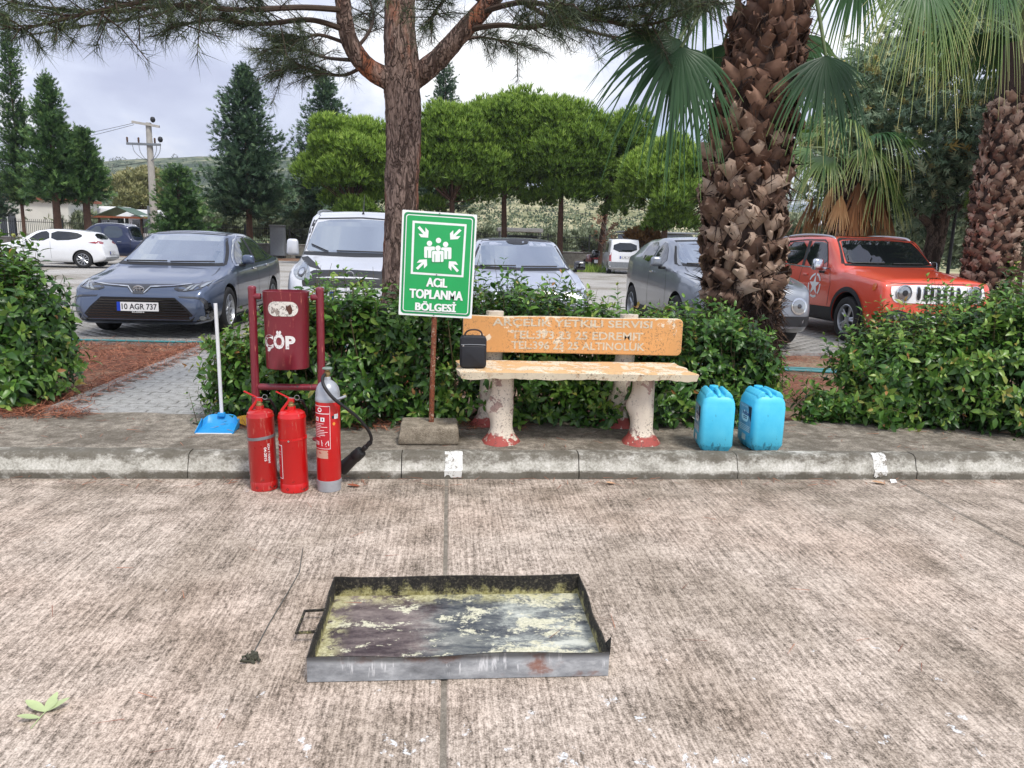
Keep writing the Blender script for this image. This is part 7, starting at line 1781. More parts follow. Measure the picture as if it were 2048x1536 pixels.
# ------------------------------------------------------------------ trees behind the car park
def tri_set(blades):
    V = []; Fc = []
    for b, s, t in blades:
        o = len(V); V += [b, s, t]; Fc.append((o, o + 1, o + 2))
    return np.array(V, float), np.array(Fc)
SPRAY = tri_set([((-.07, 0, 0), (.07, 0, 0), (0, 1, .0))] + [((0, y - .10, .0), (0, y + .12, .02), (sx * w, y + .34, z)) for y, w, z in ((.12, .34, .05), (.34, .30, -.05), (.55, .24, .04)) for sx in (-1, 1)] + [((0, .2, 0), (.06, .45, .0), (.0, .6, .25)), ((0, .1, 0), (-.05, .35, 0), (0, .45, -.2))])
rt = np.random.default_rng(12)
def _tuft(n, sp_, w):
    bl = []
    for k in range(n):
        a = 2 * PI * k / n + rt.uniform(-.3, .3); tip = np.array([math.cos(a) * sp_ * rt.uniform(.5, 1.1), 1.0 * rt.uniform(.8, 1.1), math.sin(a) * sp_ * rt.uniform(.5, 1.1)]); sd = np.array([-math.sin(a) * w, 0, math.cos(a) * w])
        m_ = tip * .45; bl.append((tuple(m_ - sd), tuple(m_ + sd), tuple(tip))); bl.append((tuple(m_ + sd), tuple(m_ - sd), (0, 0, 0)))
    return tri_set(bl)
TUFT = tri_set([((math.cos(a + 1.57) * .13, 0, math.sin(a + 1.57) * .13), (math.cos(a - 1.57) * .13, 0, math.sin(a - 1.57) * .13), (math.cos(a) * .5, 1.0, math.sin(a) * .5)) for a in (0.2, 1.5, 2.7, 3.9, 5.2)])
LEAFC = tri_set([((math.cos(a) * .1, .1, math.sin(a) * .1), (math.cos(a + .9) * .55, .35, math.sin(a + .9) * .55), (math.cos(a + .3) * .75, .85 + .2 * math.sin(a * 3), math.sin(a + .3) * .75)) for a in np.linspace(0, 2 * PI, 6)[:-1]])
def crown(name, par, base, mat, tpl, P, D, S, T, seed=0, kind='stuff'):
    r = np.random.default_rng(seed); P = np.asarray(P); D = np.asarray(D)
    v, f, t = scatter(tpl[0], tpl[1], P - np.array(base), frames(D, unit(len(P), r) * .6 + np.array([0, 0, .5])), S, T)
    o = link(name, npmesh(name, v, f, np.clip(t, 0, 1)), par, mat)
    if kind: tag(o, kind=kind)
    return o
MT['trunk_grey'] = bark_mat('grey_bark', (70, 60, 54), (128, 112, 102), (140, 108, 88), sc=7, stretch=.3, warm_amt=.2)
MT['trunk_brown'] = plain('brown_trunk', (88, 66, 54), 0.95, var=.3, scale=8, bump=.5)
MT['conifer'] = leafy('conifer_leaf', [(0.0, (30, 48, 38)), (0.45, (66, 94, 68)), (0.8, (114, 140, 98)), (1.0, (150, 166, 116))], rough=.6, trans=.1)
MT['conifer_green'] = leafy('conifer_green_leaf', [(0.0, (28, 48, 30)), (0.45, (68, 102, 54)), (0.8, (116, 146, 78)), (1.0, (156, 174, 104))], rough=.6, trans=.1)
MT['stone_pine'] = leafy('stone_pine_leaf', [(0.0, (36, 54, 22)), (0.4, (86, 116, 42)), (0.75, (142, 172, 68)), (1.0, (184, 206, 104))], rough=.55, trans=.15)
MT['olive'] = leafy('olive_leaf', [(0.0, (60, 72, 52)), (0.5, (112, 124, 94)), (1.0, (170, 176, 146))], rough=.6, trans=.15)
MT['autumn'] = leafy('yellowing_leaf', [(0.0, (92, 96, 62)), (0.5, (140, 142, 96)), (1.0, (176, 166, 118))], rough=.6, trans=.2)
MT['cypress_blue'] = leafy('blue_cypress_leaf', [(0.0, (40, 58, 48)), (0.45, (96, 120, 94)), (0.8, (158, 178, 144)), (1.0, (178, 160, 96))], rough=.6, trans=.1)
def conifer(name, label, X, Y, h, R_, zb, n, mat, seed, spray=.55, up=.35, prof=lambda t: (1 - t) ** .75, trunk_r=.22, group='conifers beyond the car park', lobes=0):
    base = (X, Y, 0.08); tr = root(name, label, 'tree', base, 0, group); r = np.random.default_rng(seed)
    B().tube([(0, 0, -.05), (0, 0, zb), (0, 0, h * .9)], [trunk_r, trunk_r * .85, .03], 10).obj('trunk', MT['trunk_brown'], tr, smooth=60)
    nb = n // 14; t = r.random(nb) ** 1.15; z = zb + t * (h - zb) * .985; a = r.uniform(0, 2 * PI, nb)
    rl = R_ * prof(t) * r.uniform(.45, 1.12, nb) * (1 + .22 * np.sin(a * 3 + z * 1.1 + seed) * (lobes or .6)) + .03
    P, D, S, T = [], [], [], []
    dirb = np.column_stack([np.cos(a), np.sin(a), up * (.3 + .9 * t)])
    for k in range(14):
        u_ = .22 + .80 * ((k + r.random(nb)) / 14); p = np.column_stack([X + np.cos(a) * rl * u_, Y + np.sin(a) * rl * u_, z + up * rl * u_ * (.3 + .9 * t) - .10 * rl * u_ ** 2]) + r.normal(0, .12, (nb, 3)) * (spray / .5)
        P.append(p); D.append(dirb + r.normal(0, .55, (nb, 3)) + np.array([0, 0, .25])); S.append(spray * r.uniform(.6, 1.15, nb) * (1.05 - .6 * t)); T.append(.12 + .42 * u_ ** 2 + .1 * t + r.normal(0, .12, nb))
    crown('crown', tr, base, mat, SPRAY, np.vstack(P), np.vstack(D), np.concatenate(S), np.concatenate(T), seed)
    return tr
def at(u, v, y): return gy(u, v, y)
def cpx(name, label, u, vtop, vb, y, wpx, n, mat, seed, **k):
    p = at(u, 480, y); top = at(u, vtop, y)[2]; zb = at(u, vb, y)[2]; R_ = wpx / 2 * y / 1500 * 1.03
    return conifer(name, label, p[0], y, top, R_, max(.6, zb), n, mat, seed, **k)
col = lambda t: np.clip((1 - t) * 1.6, 0, 1) ** .55 * np.clip(t * 6 + .55, 0, 1)
cpx('cypress_tree', 'very tall narrow columnar cypress with ivy-like foliage at the far left', 50, 24, 408, 52, 60, 8400, MT['conifer_green'], 1, spray=.36, up=.9, prof=col, trunk_r=.12)
cpx('cypress_tree', 'dark narrow cypress standing left of the tall column', -18, 150, 440, 56, 96, 4200, MT['conifer'], 2, spray=.5, up=.9, prof=lambda t: (1 - t) ** .6)
cpx('conifer_tree', 'green pointed conifer next to the tall column behind the white hatchback', 118, 152, 402, 45, 108, 4600, MT['conifer_green'], 3, spray=.52, up=.75, prof=lambda t: (1 - t) ** .7)
cpx('conifer_tree', 'shorter green conifer leaning on the pointed one behind the white hatchback', 178, 262, 402, 46, 88, 3600, MT['conifer_green'], 4, spray=.5, up=.7, prof=lambda t: (1 - t) ** .55)
cpx('conifer_tree', 'low dark bushy conifer behind the concrete utility pole', 362, 336, 480, 44, 108, 3400, MT['conifer_green'], 5, spray=.5, up=.5, prof=lambda t: np.clip(1 - t, 0, 1) ** .42)
cpx('conifer_tree', 'broad dark blue-green conifer with a pointed top by the fence', 500, 132, 432, 50, 186, 7600, MT['conifer'], 6, spray=.62, up=.45, prof=lambda t: (1 - t) ** .72 * np.clip(.72 + t * 2.2, 0, 1))
cpx('conifer_tree', 'dark tall conifer behind the round green pines and the forked pine', 655, 146, 440, 56, 190, 6200, MT['conifer'], 7, spray=.66, up=.4, prof=lambda t: (1 - t) ** .68)
cpx('conifer_tree', 'slim dark conifer rising behind the round pines right of the forked pine', 888, 118, 420, 60, 130, 4200, MT['conifer'], 8, spray=.66, up=.4, prof=lambda t: (1 - t) ** .68)

def lobed(name, label, X, Y, cz, rx, rz, zt, n_l, n_t, mat, seed, size=.42, tpl=TUFT, trunk_r=.2, lean=(0, 0), group='round green pines along the fence', flat_=.55, lr=.42, tb=0.0):
    """crown of clustered lobes, tufts standing on each lobe"""
    base = (X, Y, 0.08); tr = root(name, label, 'tree', base, 0, group); r = np.random.default_rng(seed)
    ct = np.array([X + lean[0], Y + lean[1], cz])
    q = B(); q.tube([(0, 0, -.05), (lean[0] * .3 + r.normal(0, .05), lean[1] * .3, (cz - rz) * .5), (lean[0] * .7, lean[1] * .7, cz - rz * .6), (lean[0], lean[1], cz)], [trunk_r, trunk_r * .9, trunk_r * .75, trunk_r * .4], 12)
    q.obj('trunk', MT['trunk_brown'], tr, smooth=60); q = B()
    zz0 = np.linspace(-flat_, .97, n_l); aa = np.arange(n_l) * 2.39996 + r.normal(0, .2, n_l); d = np.column_stack([np.cos(aa) * np.sqrt(1 - zz0 ** 2), np.sin(aa) * np.sqrt(1 - zz0 ** 2), zz0]) + r.normal(0, .08, (n_l, 3))
    C = ct + d * np.array([rx, rx, rz]) * r.uniform(.62, .82, (n_l, 1)); C[:n_l // 5] = ct + unit(n_l // 5, r) * np.array([rx, rx, rz]) * .5 + np.array([0, 0, -.30 * rz]); Rl = lr * min(rx, rz * 1.3) * r.uniform(.65, 1.1, n_l)
    P, D, S, T = [], [], [], []
    for c, rl in zip(C, Rl):
        e = c - np.array(base); s0 = np.array([lean[0], lean[1], cz - .08 - rz * .45])
        (r.random() < .45) and q.tube([tuple(s0), tuple((s0 + e) / 2 + np.array([0, 0, -.1])), tuple(e)], [trunk_r * .22, trunk_r * .15, .02], 5)
        k = int(n_t * (rl / np.mean(Rl)) ** 2); nn = unit(k, r); nn[:, 2] = np.where(nn[:, 2] < -.35, -nn[:, 2] * .5, nn[:, 2])
        rad = r.uniform(.72, 1.04, k); p = c + nn * rl * rad[:, None] * np.array([1, 1, .85]); P.append(p); D.append(nn * .7 + np.array([0, 0, .9]) + r.normal(0, .3, (k, 3))); S.append(size * r.uniform(.6, 1.15, k))
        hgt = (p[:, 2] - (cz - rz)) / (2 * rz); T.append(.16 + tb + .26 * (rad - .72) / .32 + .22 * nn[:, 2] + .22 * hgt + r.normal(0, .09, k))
    tag(q.obj('branches', MT['trunk_brown'], tr), kind='stuff')
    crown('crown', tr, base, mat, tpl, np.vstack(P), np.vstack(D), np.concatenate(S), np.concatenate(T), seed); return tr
def lpx(name, label, u, vt, vb, y, wpx, n_l, n_t, mat, seed, **k):
    c = at(u, (vt + vb) / 2, y); sc_ = y / 1500; return lobed(name, label, c[0], y, c[2], wpx / 2 * sc_, (vb - vt) / 2 * sc_, 0, n_l, n_t, mat, seed, **k)
lpx('stone_pine', 'yellow-green round pine left of the forked pine trunk', 705, 236, 470, 42, 178, 56, 330, MT['stone_pine'], 11, size=.29, tb=.06)
lpx('stone_pine', 'round green pine directly right of the forked pine trunk', 905, 214, 470, 44, 205, 60, 330, MT['stone_pine'], 12, size=.30)
lpx('stone_pine', 'tallest round green pine in the middle of the row', 1010, 194, 458, 46, 215, 64, 330, MT['stone_pine'], 13, size=.30)
lpx('stone_pine', 'round green pine with a straight bare trunk beyond the pale silver car', 1125, 204, 456, 45, 205, 60, 330, MT['stone_pine'], 14, size=.30)
lpx('stone_pine', 'round green pine whose leaning trunk stands by the motorcycle', 1205, 230, 462, 47, 185, 56, 330, MT['stone_pine'], 15, size=.30, lean=(.5, 0))
lpx('stone_pine', 'bright green bushy pine between the small white van and the palm', 1335, 282, 478, 40, 190, 54, 330, MT['stone_pine'], 16, size=.27, tb=.10, flat_=.75)
lpx('olive_tree', 'tawny half-bare tree behind the utility pole', 285, 330, 462, 82, 110, 30, 70, MT['autumn'], 17, size=.45, tpl=LEAFC, group='scattered broadleaf trees', flat_=.9)
ol = [(445, 428, 492, 64, 130), (560, 425, 495, 62, 120), (150, 425, 490, 66, 120), (1000, 464, 512, 68, 120), (1085, 466, 512, 66, 120), (1165, 466, 514, 70, 100), (985, 466, 514, 61, 80), (640, 440, 500, 63, 110), (1600, 440, 520, 46, 160), (1700, 430, 520, 44, 170)]
OL = ['grey-green olive tree between the low conifer and the broad conifer', 'grey-green olive tree behind the grey metal cabinet at the fence', 'olive tree glimpsed under the pointed conifers behind the white hatchback', 'olive tree behind the flat-roofed bus shelter', 'olive tree behind the fence between the shelter and the straight-trunked pine', 'olive tree behind the fence near the motorcycle', 'low olive bush beside the end of the bus shelter', 'olive tree in the shade of the dark conifer behind the silver van', 'olive tree showing beside the globe lamp past the thick palm', 'olive tree behind the skirt of dead fronds']
for i, (u, vt, vb, y, w) in enumerate(ol):
    lpx('olive_tree', OL[i], u, vt, vb, y, w, 22, 60, MT['olive'], 60 + i, size=.5, tpl=LEAFC, group='olive trees behind the fence' if i < 8 else 'olive trees beyond the orange car', flat_=.9, lr=.5)
for i, (u, vt, vb, y, w) in enumerate([(1795, 415, 530, 27, 170), (1860, 420, 540, 25, 150), (1960, 425, 540, 29, 190), (2050, 410, 540, 26, 200)]):
    lpx('olive_tree', ('leafy olive tree between the small palm and the blue cypress trunk', 'leafy olive tree right behind the blue cypress trunk', 'leafy olive tree between the black lamp post and the shaded palm', 'leafy olive tree behind the shaded palm trunk')[i], u, vt, vb, y, w, 30, 70, MT['olive'], 80 + i, size=.26, tpl=LEAFC, group='olive grove behind the blue cypress', flat_=.9, lr=.5)
# blue cypress on the right
cy = root('cypress_tree', 'large spreading blue-green cypress with golden cones on the right', 'tree', (11.25, 17.0, 0.08))
limb('trunk', [(0, 0, -.05), (0.02, 0, 1.0), (.12, 0, 2.0), (.2, 0, 3.2), (.4, 0, 5.5)], [.24, .21, .20, .17, .08], cy, MT['trunk_grey'], n=18, seed=4)
limb('limb', [(.08, 0, 1.75), (-.25, -.1, 2.15), (-.9, -.3, 2.45), (-1.8, -.6, 2.7)], [.10, .09, .06, .03], cy, MT['trunk_grey'], n=12, seed=5)
limb('limb', [(.12, 0, 2.2), (.7, -.3, 2.7), (1.6, -.6, 3.2), (2.4, -.9, 3.6)], [.10, .08, .06, .03], cy, MT['trunk_grey'], n=12, seed=6)
r = np.random.default_rng(55); P, D, S, T = [], [], [], []
for i in range(150):
    z = r.uniform(2.35, 7.2); a = r.uniform(0, 2 * PI); R_ = np.interp(z, [2.2, 3.0, 4.2, 5.5, 7.2], [1.9, 2.7, 2.8, 2.3, .8]) * r.uniform(.55, 1.05)
    c = np.array([11.55 + math.cos(a) * R_, 17.0 + math.sin(a) * R_, z]); k = 100
    p = c + r.normal(0, 1, (k, 3)) * np.array([.42, .42, .24]); out = np.array([math.cos(a), math.sin(a), .15])
    P.append(p); D.append(out + r.normal(0, .6, (k, 3))); S.append(r.uniform(.18, .42, k)); T.append(.50 + .25 * (p[:, 2] - c[2]) / .24 * .5 + .12 * (R_ / 2.7) + r.normal(0, .10, k) + np.where(r.random(k) < .05, .35, 0))
for i in range(64):
    c = np.array([r.normal(10.9, .9), r.normal(14.2, .8), r.uniform(2.9, 6.2)]); k = 85
    p = c + r.normal(0, 1, (k, 3)) * np.array([.38, .38, .22]); P.append(p); D.append(np.array([-.2, -.6, .1]) + r.normal(0, .6, (k, 3))); S.append(r.uniform(.14, .32, k)); T.append(.44 + .12 * (p[:, 2] - c[2]) / .22 + r.normal(0, .10, k) + np.where(r.random(k) < .05, .3, 0))
limb('limb', [(.1, 0, 2.6), (-.1, -1.2, 3.2), (-.3, -2.4, 3.7), (-.4, -3.2, 4.0)], [.10, .08, .05, .03], cy, MT['trunk_grey'], n=12, seed=9)
crown('crown', cy, (11.25, 17.0, .08), MT['cypress_blue'], SPRAY, np.vstack(P), np.vstack(D), np.concatenate(S), np.concatenate(T), 5)
# light green pine bough tree between palm and cypress, small pine in the grove
lpx('pine_tree', 'light yellow-green pine behind the small palm and the blue cypress', 1690, 225, 330, 22, 150, 26, 200, MT['stone_pine'], 91, size=.22, group='round green pines along the fence', tb=.05, trunk_r=.14)
lpx('pine_tree', 'small yellow-green pine top beside the shaded palm trunk', 1955, 385, 450, 14, 46, 10, 150, MT['stone_pine'], 92, size=.12, tb=-.04, trunk_r=.06)
# sapling and shrubs by the wall
sb = at(1215, 540, 43.5); sp_ = root('sapling', 'slim half-bare sapling with russet leaves beside the small white van', 'tree', (sb[0] - .3, 43.2, .08), 0, 'scattered broadleaf trees'); r = np.random.default_rng(3); q = B(); P = []
q.tube([(0, 0, -.05), (.05, 0, 1.2), (.0, 0, 2.6)], [.06, .05, .02], 7)
for k in range(18):
    z = r.uniform(1.1, 2.5); a = r.uniform(0, 2 * PI); l = r.uniform(.5, 1.1); e_ = (math.cos(a) * l, math.sin(a) * l, z + l * .8); q.tube([(0.02, 0, z), (e_[0] * .5, e_[1] * .5, z + l * .5), e_], [.02, .014, .006], 4); P += [np.array(e_) * f_ + np.array([0, 0, z * (1 - f_)]) for f_ in (.6, .8, 1.0)]
q.obj('trunk', plain('sapling_bark', (150, 136, 122), .9), sp_)
P = np.array(P) + np.array([sb[0] - .3, 43.2, .08]); crown('crown', sp_, (sb[0] - .3, 43.2, .08), leafy('russet_leaf', [(0, (120, 78, 56)), (1, (176, 130, 100))]), LEAFC, P, unit(len(P), r), r.uniform(.12, .25, len(P)), r.random(len(P)), 3)
lpx('russet_shrub', 'russet-brown shrub by the grey cabin behind the small white van', 1287, 455, 515, 42, 62, 16, 60, leafy('russet_shrub_leaf', [(0, (84, 66, 40)), (.6, (140, 104, 62)), (1, (168, 140, 86))]), 95, size=.28, tpl=LEAFC, group='scattered broadleaf trees', trunk_r=.05)
gp = at(1180, 540, 41); r = np.random.default_rng(8); n = 900
Pg = np.column_stack([r.normal(gp[0], .45, n), r.normal(41, .35, n), np.full(n, .08)])
v, f, t = scatter(np.array([(-1, 0, 0), (1, 0, 0), (0, 1, 0)]), np.array([(0, 1, 2)]), Pg, frames(np.column_stack([r.normal(0, .35, n), r.normal(0, .35, n), np.ones(n)]), unit(n, r)), np.column_stack([np.full(n, .012), r.uniform(.25, .6, n), np.ones(n)]), r.uniform(.3, 1, n))
tag(link('grass_clump', npmesh('grass_clump', v, f, t), None, MT['stone_pine']), 'clump of bright grass in front of the motorcycle', 'grass', kind='stuff')
# scrub on the hills
r = np.random.default_rng(44); n = 11000
yy = np.concatenate([r.uniform(75, 260, n // 2), r.uniform(260, 760, n - n // 2)]); xx = yy * r.uniform(-.72, .85, n); sz = r.uniform(.8, 1.9, n) * np.where(yy < 260, 1.0, 1.6)
zz_ = height(xx, yy); keep = ((yy < 240) & (r.random(n) < .55)) | (yy >= 240) & (np.sin(xx * .013 + 1) + np.sin(yy * .017 + xx * .008) + r.normal(0, .5, n) > -.25)
xx, yy, zz_, sz = xx[keep], yy[keep], zz_[keep], sz[keep]
_rb = np.random.default_rng(6); _c = unit(22, _rb) * np.array([.8, .55, .8]) + np.array([0, .35, 0]); _n = unit(22, _rb); _m = np.cross(_n, unit(22, _rb)); BUSH = tri_set([(tuple(c - n * .22), tuple(c + n * .22), tuple(c + m * .42)) for c, n, m in zip(_c, _n, _m)])
v, f, t = scatter(BUSH[0], BUSH[1], np.column_stack([xx, yy, zz_]), frames(np.column_stack([r.normal(0, .15, len(xx)), r.normal(0, .15, len(xx)), np.ones(len(xx))]), unit(len(xx), r)), sz, np.clip(r.uniform(0, .75, len(xx)) + np.where(yy < 300, .25, 0), 0, 1))
tag(link('hill_scrub', npmesh('hill_scrub', v, f, t), None, leafy('scrub_leaf', [(0, (40, 56, 42)), (.5, (74, 90, 66)), (1, (124, 134, 104))], trans=.0, rough=.9)), 'grey-green scrub and olive groves over the far hillside', 'scrub', kind='stuff')

# ------------------------------------------------------------------ boundary wall, fence, far buildings, poles
MT['fence_metal'] = plain('dark_fence_metal', (52, 56, 56), .6, .3)
MT['wall_conc'] = conc_mat('wall_concrete', (150, 150, 144), (126, 126, 120), (96, 94, 88), .4, .25, False)
wall = root('boundary_wall', 'low grey concrete wall with a pale coping along the car park', 'wall', (-10, 54, .07))
x = -38.0
while x < 34:
    B().box((x + 1.5 + 10, 0, .42), (2.96, .22, 1.0)).obj('panel', MT['wall_conc'], wall, bevel=.01, seg=1); B().box((x + 1.5 + 10, 0, .955), (2.99, .30, .07)).obj('coping', MT['paver'], wall, bevel=.01, seg=1); x += 3.0
fence = root('metal_fence', 'dark metal picket fence standing on the low wall', 'fence', (-10, 54, 1.06))
x = -38.0; q = B()
while x < 34:
    B().box((x + 10, 0, .62), (.08, .08, 1.24)).obj('post', MT['fence_metal'], fence); x += 3.0
for z in (.18, 1.0): B().box((8, .0, z), (72, .03, .04)).obj('rail', MT['fence_metal'], fence)
N = int(72 / .125); Pk = np.column_stack([-28 + np.arange(N) * .125 + .06, np.zeros(N), np.full(N, .08)])
v, f, t = scatter(np.array([(-1, 0, -1), (1, 0, -1), (1, 0, 1), (-1, 0, 1), (-1, 1, -1), (1, 1, -1), (1, 1, 1), (-1, 1, 1)]), np.array([(0, 1, 5, 4), (1, 2, 6, 5), (2, 3, 7, 6), (3, 0, 4, 7)]), Pk, frames(np.tile([0, 0, 1.0], (N, 1)), np.tile([0, 1.0, 0], (N, 1))), np.tile([.011, 1.10, .011], (N, 1)))
tag(link('pickets', npmesh('pickets', v, f), fence, MT['fence_metal']), kind='stuff')

# concrete utility pole
up_ = at(310, 470, 52); pole = root('utility_pole', 'tall grey concrete utility pole with crossarms and insulators', 'utility pole', (up_[0], 52, .08))
MT['pole_conc'] = plain('pole_concrete', (176, 172, 164), .9, var=.15, scale=4)
PH = at(307, 246, 52)[2] - .08
B().tube([(0, 0, -.05), (0, 0, PH)], [.27, .17], 14).obj('shaft', MT['pole_conc'], pole, smooth=40); B().box((-.28, -.05, 1.6), (.16, .14, 3.2)).obj('cable_duct', MT['metal_grey'], pole)
def crossarm(z, x0, x1, sl=0.0):
    a = B().box(((x0 + x1) / 2, -.2, z), (x1 - x0, .14, .14), Matrix.Rotation(sl, 3, 'Y')).obj('crossarm', MT['metal_grey'] if sl == 0 else MT['pole_conc'], pole); return a
a1 = crossarm(PH - .12, -.95, .75, .14); a2 = crossarm(PH - 1.35, -1.35, .75)
for z, xs_, par in ((PH - 1.28, (-1.3, -.6, .4), a2),):
    for x in xs_: B().lathe([(.03, 0), (.06, .05), (.05, .1), (.07, .14), (.05, .2), (.07, .26), (.04, .34)], 10, c=(x, -.2, z)).obj('insulator', MT['trunk_brown'], par, smooth=60)
for x, z in ((.35, PH + .05), (.75, PH - 1.15)): B().lathe([(.05, -.05), (.13, .02), (.16, .14), (.12, .26), (.05, .3)], 12, c=(x, -.2, z)).obj('lamp_head', MT['dark_trim'], pole, smooth=60)
q = B()
for s_ in (-1, -.6, .5, .75): q.tube(smoothp([(s_, -.2, PH - 1.3), (s_ * .9, -.22, PH - 1.8), (s_ * .5, -.2, PH - 2.2), (.1 * s_, -.15, PH - 2.35)], 5), .02, 5)
tag(q.obj('cables', MT['metal_grey'], pole, smooth=60), kind='stuff')
for (x0, z0), (x1, z1), y1 in (((-.9, PH - .05), (-16, PH - .6), 8), ((-.9, PH - .15), (-16, PH - .9), 9), ((-.2, PH - 2.4), (-18, PH - 3.3), 6), ((.3, PH - 2.6), (30, PH - 4.6), 5)):
    pts = [(x0 + (x1 - x0) * t, y1 * t, z0 + (z1 - z0) * t - .5 * math.sin(PI * t)) for t in np.linspace(0, 1, 12)]; B().tube(pts, .014, 5).obj('wire', MT['black_plastic'], pole)
# lamps
def lamp(label, u, vt, y, r_=.05, globe=True):
    p = at(u, 480, y); h = at(u, vt, y)[2] - .08; o = root('street_lamp', label, 'street lamp', (p[0], y, .08), 0, 'street lamps')
    B().tube([(0, 0, -.05), (0, 0, h)], [r_, r_ * .7], 10).obj('post', MT['black_plastic'], o, smooth=60)
    B().lathe([(.05, h - .02), (.16, h + .05), (.20, h + .18), (.14, h + .30), (.03, h + .34)], 14).obj('globe', MT['white_plastic'], o, smooth=60)
lamp('thin lamp post with a white globe seen past the palm trunk', 1632, 452, 38)
lamp('black lamp post standing beside the blue cypress trunk', 1904, 388, 16.5, .045)
# prefabricated cabin, bus shelter, waste container
cb = at(1305, 480, 52); cab = root('site_cabin', 'grey-blue ribbed cabin behind the small white van', 'building', (cb[0], 51.5, .07))
MT['cabin'] = plain('cabin_panel', (146, 160, 178), .6, var=.08, scale=1.5)
for k in range(7): B().box((0, 0, .17 + k * .33), (4.6, 2.4, .322)).obj('wall_panel', MT['cabin'], cab, bevel=.012, seg=1)
B().box((0, -.1, 2.42), (5.0, 2.9, .12)).obj('roof', MT['metal_grey'], cab, bevel=.02)
B().box((1.2, -1.212, 1.05), (.9, .03, 1.95)).obj('door', MT['metal_grey'], cab)
sh = at(1040, 480, 57); bs = root('bus_shelter', 'flat-roofed bus shelter behind the fence', 'shelter', (sh[0], 57.5, .07))
zt = at(1040, 462, 57)[2]
B().box((0, 0, zt), (3.4, 1.5, .30)).obj('roof', MT['paver'], bs, bevel=.03)
for sx in (-1.5, 1.5):
    for sy in (-.6, .6): B().box((sx, sy, zt / 2 - .08), (.09, .09, zt - .1)).obj('post', MT['metal_grey'], bs)
B().box((0, .65, 1.3), (2.9, .03, 1.6)).obj('back_pane', MT['glass'], bs)
wc = at(555, 488, 53); w0 = root('waste_container', 'grey metal cabinet standing against the fence', 'container', (wc[0], 53.2, .07))
hh = at(555, 452, 53)[2] - .08
B().box((0, 0, hh / 2 + .1), (.95, .7, hh - .15), taper=.96).obj('body', plain('container_grey', (128, 136, 144), .6, .1), w0, bevel=.03); B().box((0, -.02, hh + .04), (1.0, .76, .08)).obj('lid', MT['metal_grey'], w0, bevel=.02)
for sx in (-.4, .4): B().box((sx, 0, .1), (.08, .6, .12)).obj('foot', MT['dark_trim'], w0)
# white house, kiosk, coach, minibus at the left
hb = at(95, 480, 66); ho = root('white_house', 'white house wall glimpsed between the dark cypresses', 'building', (hb[0], 66, .07))
MT['render_white'] = plain('white_render', (222, 220, 212), .8, var=.06, scale=1)
B().box((0, 0, 1.9), (6.0, 5, 3.8)).obj('wall', MT['render_white'], ho); B().box((0, 0, 3.9), (6.6, 5.6, .22)).obj('roof', plain('roof_tile', (150, 92, 70), .8), ho)
for sx in (-1.6,): 
    w_ = B().box((sx, -2.52, 1.6), (1.2, .06, 2.2)).obj('window', MT['dark_glass'], ho); B().box((sx, -2.55, 1.6), (.06, .04, 2.2)).obj('mullion', MT['white'], w_)
kb = at(255, 480, 60); ko = root('kiosk', 'small wooden kiosk with a sloping green roof behind the fence', 'kiosk', (kb[0], 60, .07))
for sx in (-1.5, 1.5):
    for sy in (-1, 1): B().box((sx, sy, 1.3), (.14, .14, 2.6)).obj('post', MT['trunk_brown'], ko)
MT['green_roof'] = plain('green_sheet', (74, 98, 80), .6, var=.1, scale=2)
for sd in (-1, 1):
    for k in range(6): B().box((sd * (.15 + k * .36), 0, 3.22 - k * .15), (.40, 3.0, .05), Matrix.Rotation(sd * .39, 3, 'Y')).obj('roof_board', MT['green_roof'], ko)
B().box((0, -1.45, 2.55), (4.2, .06, .14)).obj('eaves_board', plain('eaves_wood', (142, 82, 54), .8), ko); B().box((-.9, -.9, 1.2), (1.3, .1, 2.3)).obj('front_panel', MT['metal_grey'], ko)
bb = at(235, 480, 70); bu = root('coach', 'white coach parked behind the wooden kiosk', 'bus', (bb[0], 70, .07), 0, 'parked vehicles')
B().prism([(-4.4, .35), (-4.5, 1.6), (-4.2, 3.2), (-3.8, 3.45), (4.3, 3.45), (4.5, 3.1), (4.5, .35)], -1.25, 1.25).obj('body', MT['paint_white'], bu, bevel=.08, smooth=40)
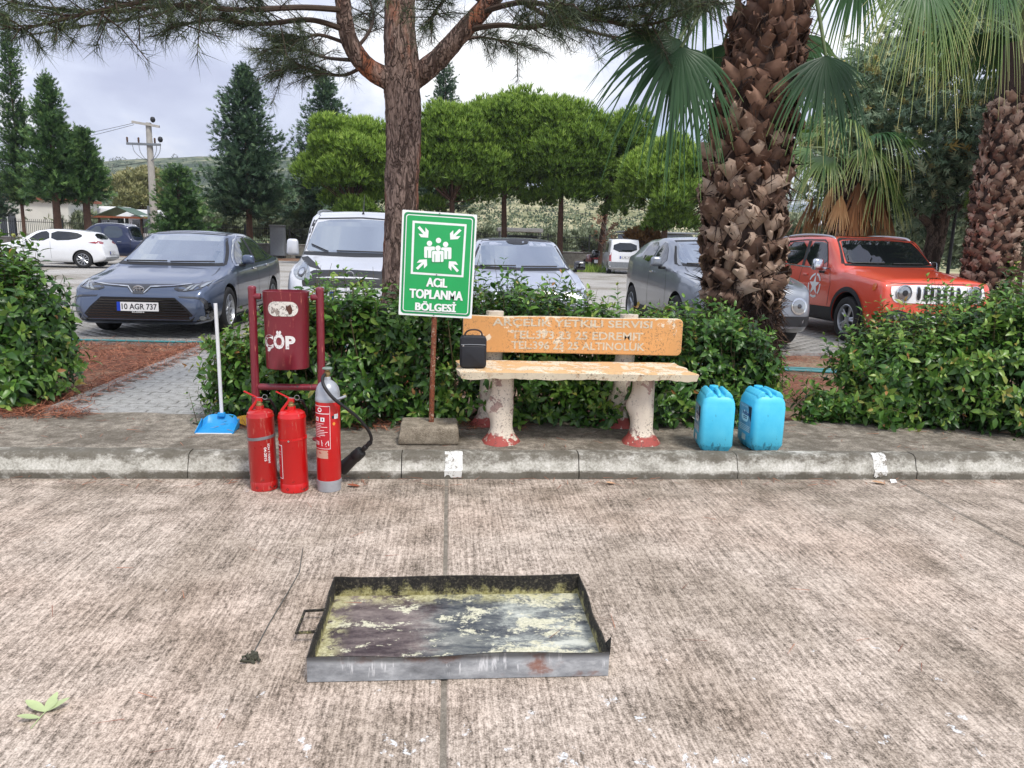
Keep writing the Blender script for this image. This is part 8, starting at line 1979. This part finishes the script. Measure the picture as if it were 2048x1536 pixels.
for k in range(6): B().box((-3.4 + k * 1.32, -1.262, 2.3), (1.24, .03, 1.0)).obj('side_window', MT['dark_glass'], bu, bevel=.01)
for x in (-2.8, 2.6): B().lathe([(.3, -.14), (.48, -.13), (.5, 0), (.48, .13), (.3, .14)], 22, c=(x, -1.14, .5), ax='y').obj('wheel', MT['rubber'], bu, smooth=40)
B().box((0, 0, 3.55), (2.2, 1.4, .2)).obj('roof_unit', MT['white'], bu, bevel=.05)
mb = at(392, 480, 60); mi = root('minibus', 'white minibus with dark windows half hidden behind the low conifer', 'minibus', (mb[0] - 1.8, 60, .07), 0, 'parked vehicles')
B().prism([(-2.6, .35), (-2.7, 2.5), (-2.4, 2.75), (1.6, 2.75), (2.05, 2.5), (2.5, 1.45), (2.65, 1.2), (2.65, .35)], -.98, .98).obj('body', MT['paint_white'], mi, bevel=.07, smooth=40)
B().prism([(-2.4, 1.45), (-2.4, 2.4), (1.5, 2.4), (1.85, 2.3), (2.25, 1.45)], -.995, -.985).obj('side_window', MT['dark_glass'], mi); B().box((2.28, 0, 1.95), (.03, 1.7, .95), Matrix.Rotation(-.40, 3, 'Y')).obj('windscreen', MT['dark_glass'], mi)
for x in (-1.6, 1.7): B().lathe([(.22, -.12), (.33, -.11), (.35, 0), (.33, .11), (.22, .12)], 20, c=(x, -.88, .35), ax='y').obj('wheel', MT['rubber'], mi, smooth=40)
B().box((2.2, -1.12, 1.75), (.1, .2, .4)).obj('mirror', MT['black_plastic'], mi, bevel=.03)
# ------------------------------------------------------------------ air
hz_m = bpy.data.materials.new('haze_air'); hz_m.use_nodes = True
_t = hz_m.node_tree; _t.nodes.remove(_t.nodes['Principled BSDF'])
_v = _t.nodes.new('ShaderNodeVolumePrincipled'); _v.inputs['Color'].default_value = (0.80, 0.87, 0.97, 1); _v.inputs['Density'].default_value = 0.00028; _v.inputs['Anisotropy'].default_value = 0.2
_t.links.new(_v.outputs[0], _t.nodes['Material Output'].inputs['Volume'])
haze = B().box((300, 1880, 136), (9000, 3880, 290)).obj('haze', hz_m)
tag(haze, 'thin pale haze lying over the far hills', 'haze', kind='stuff')
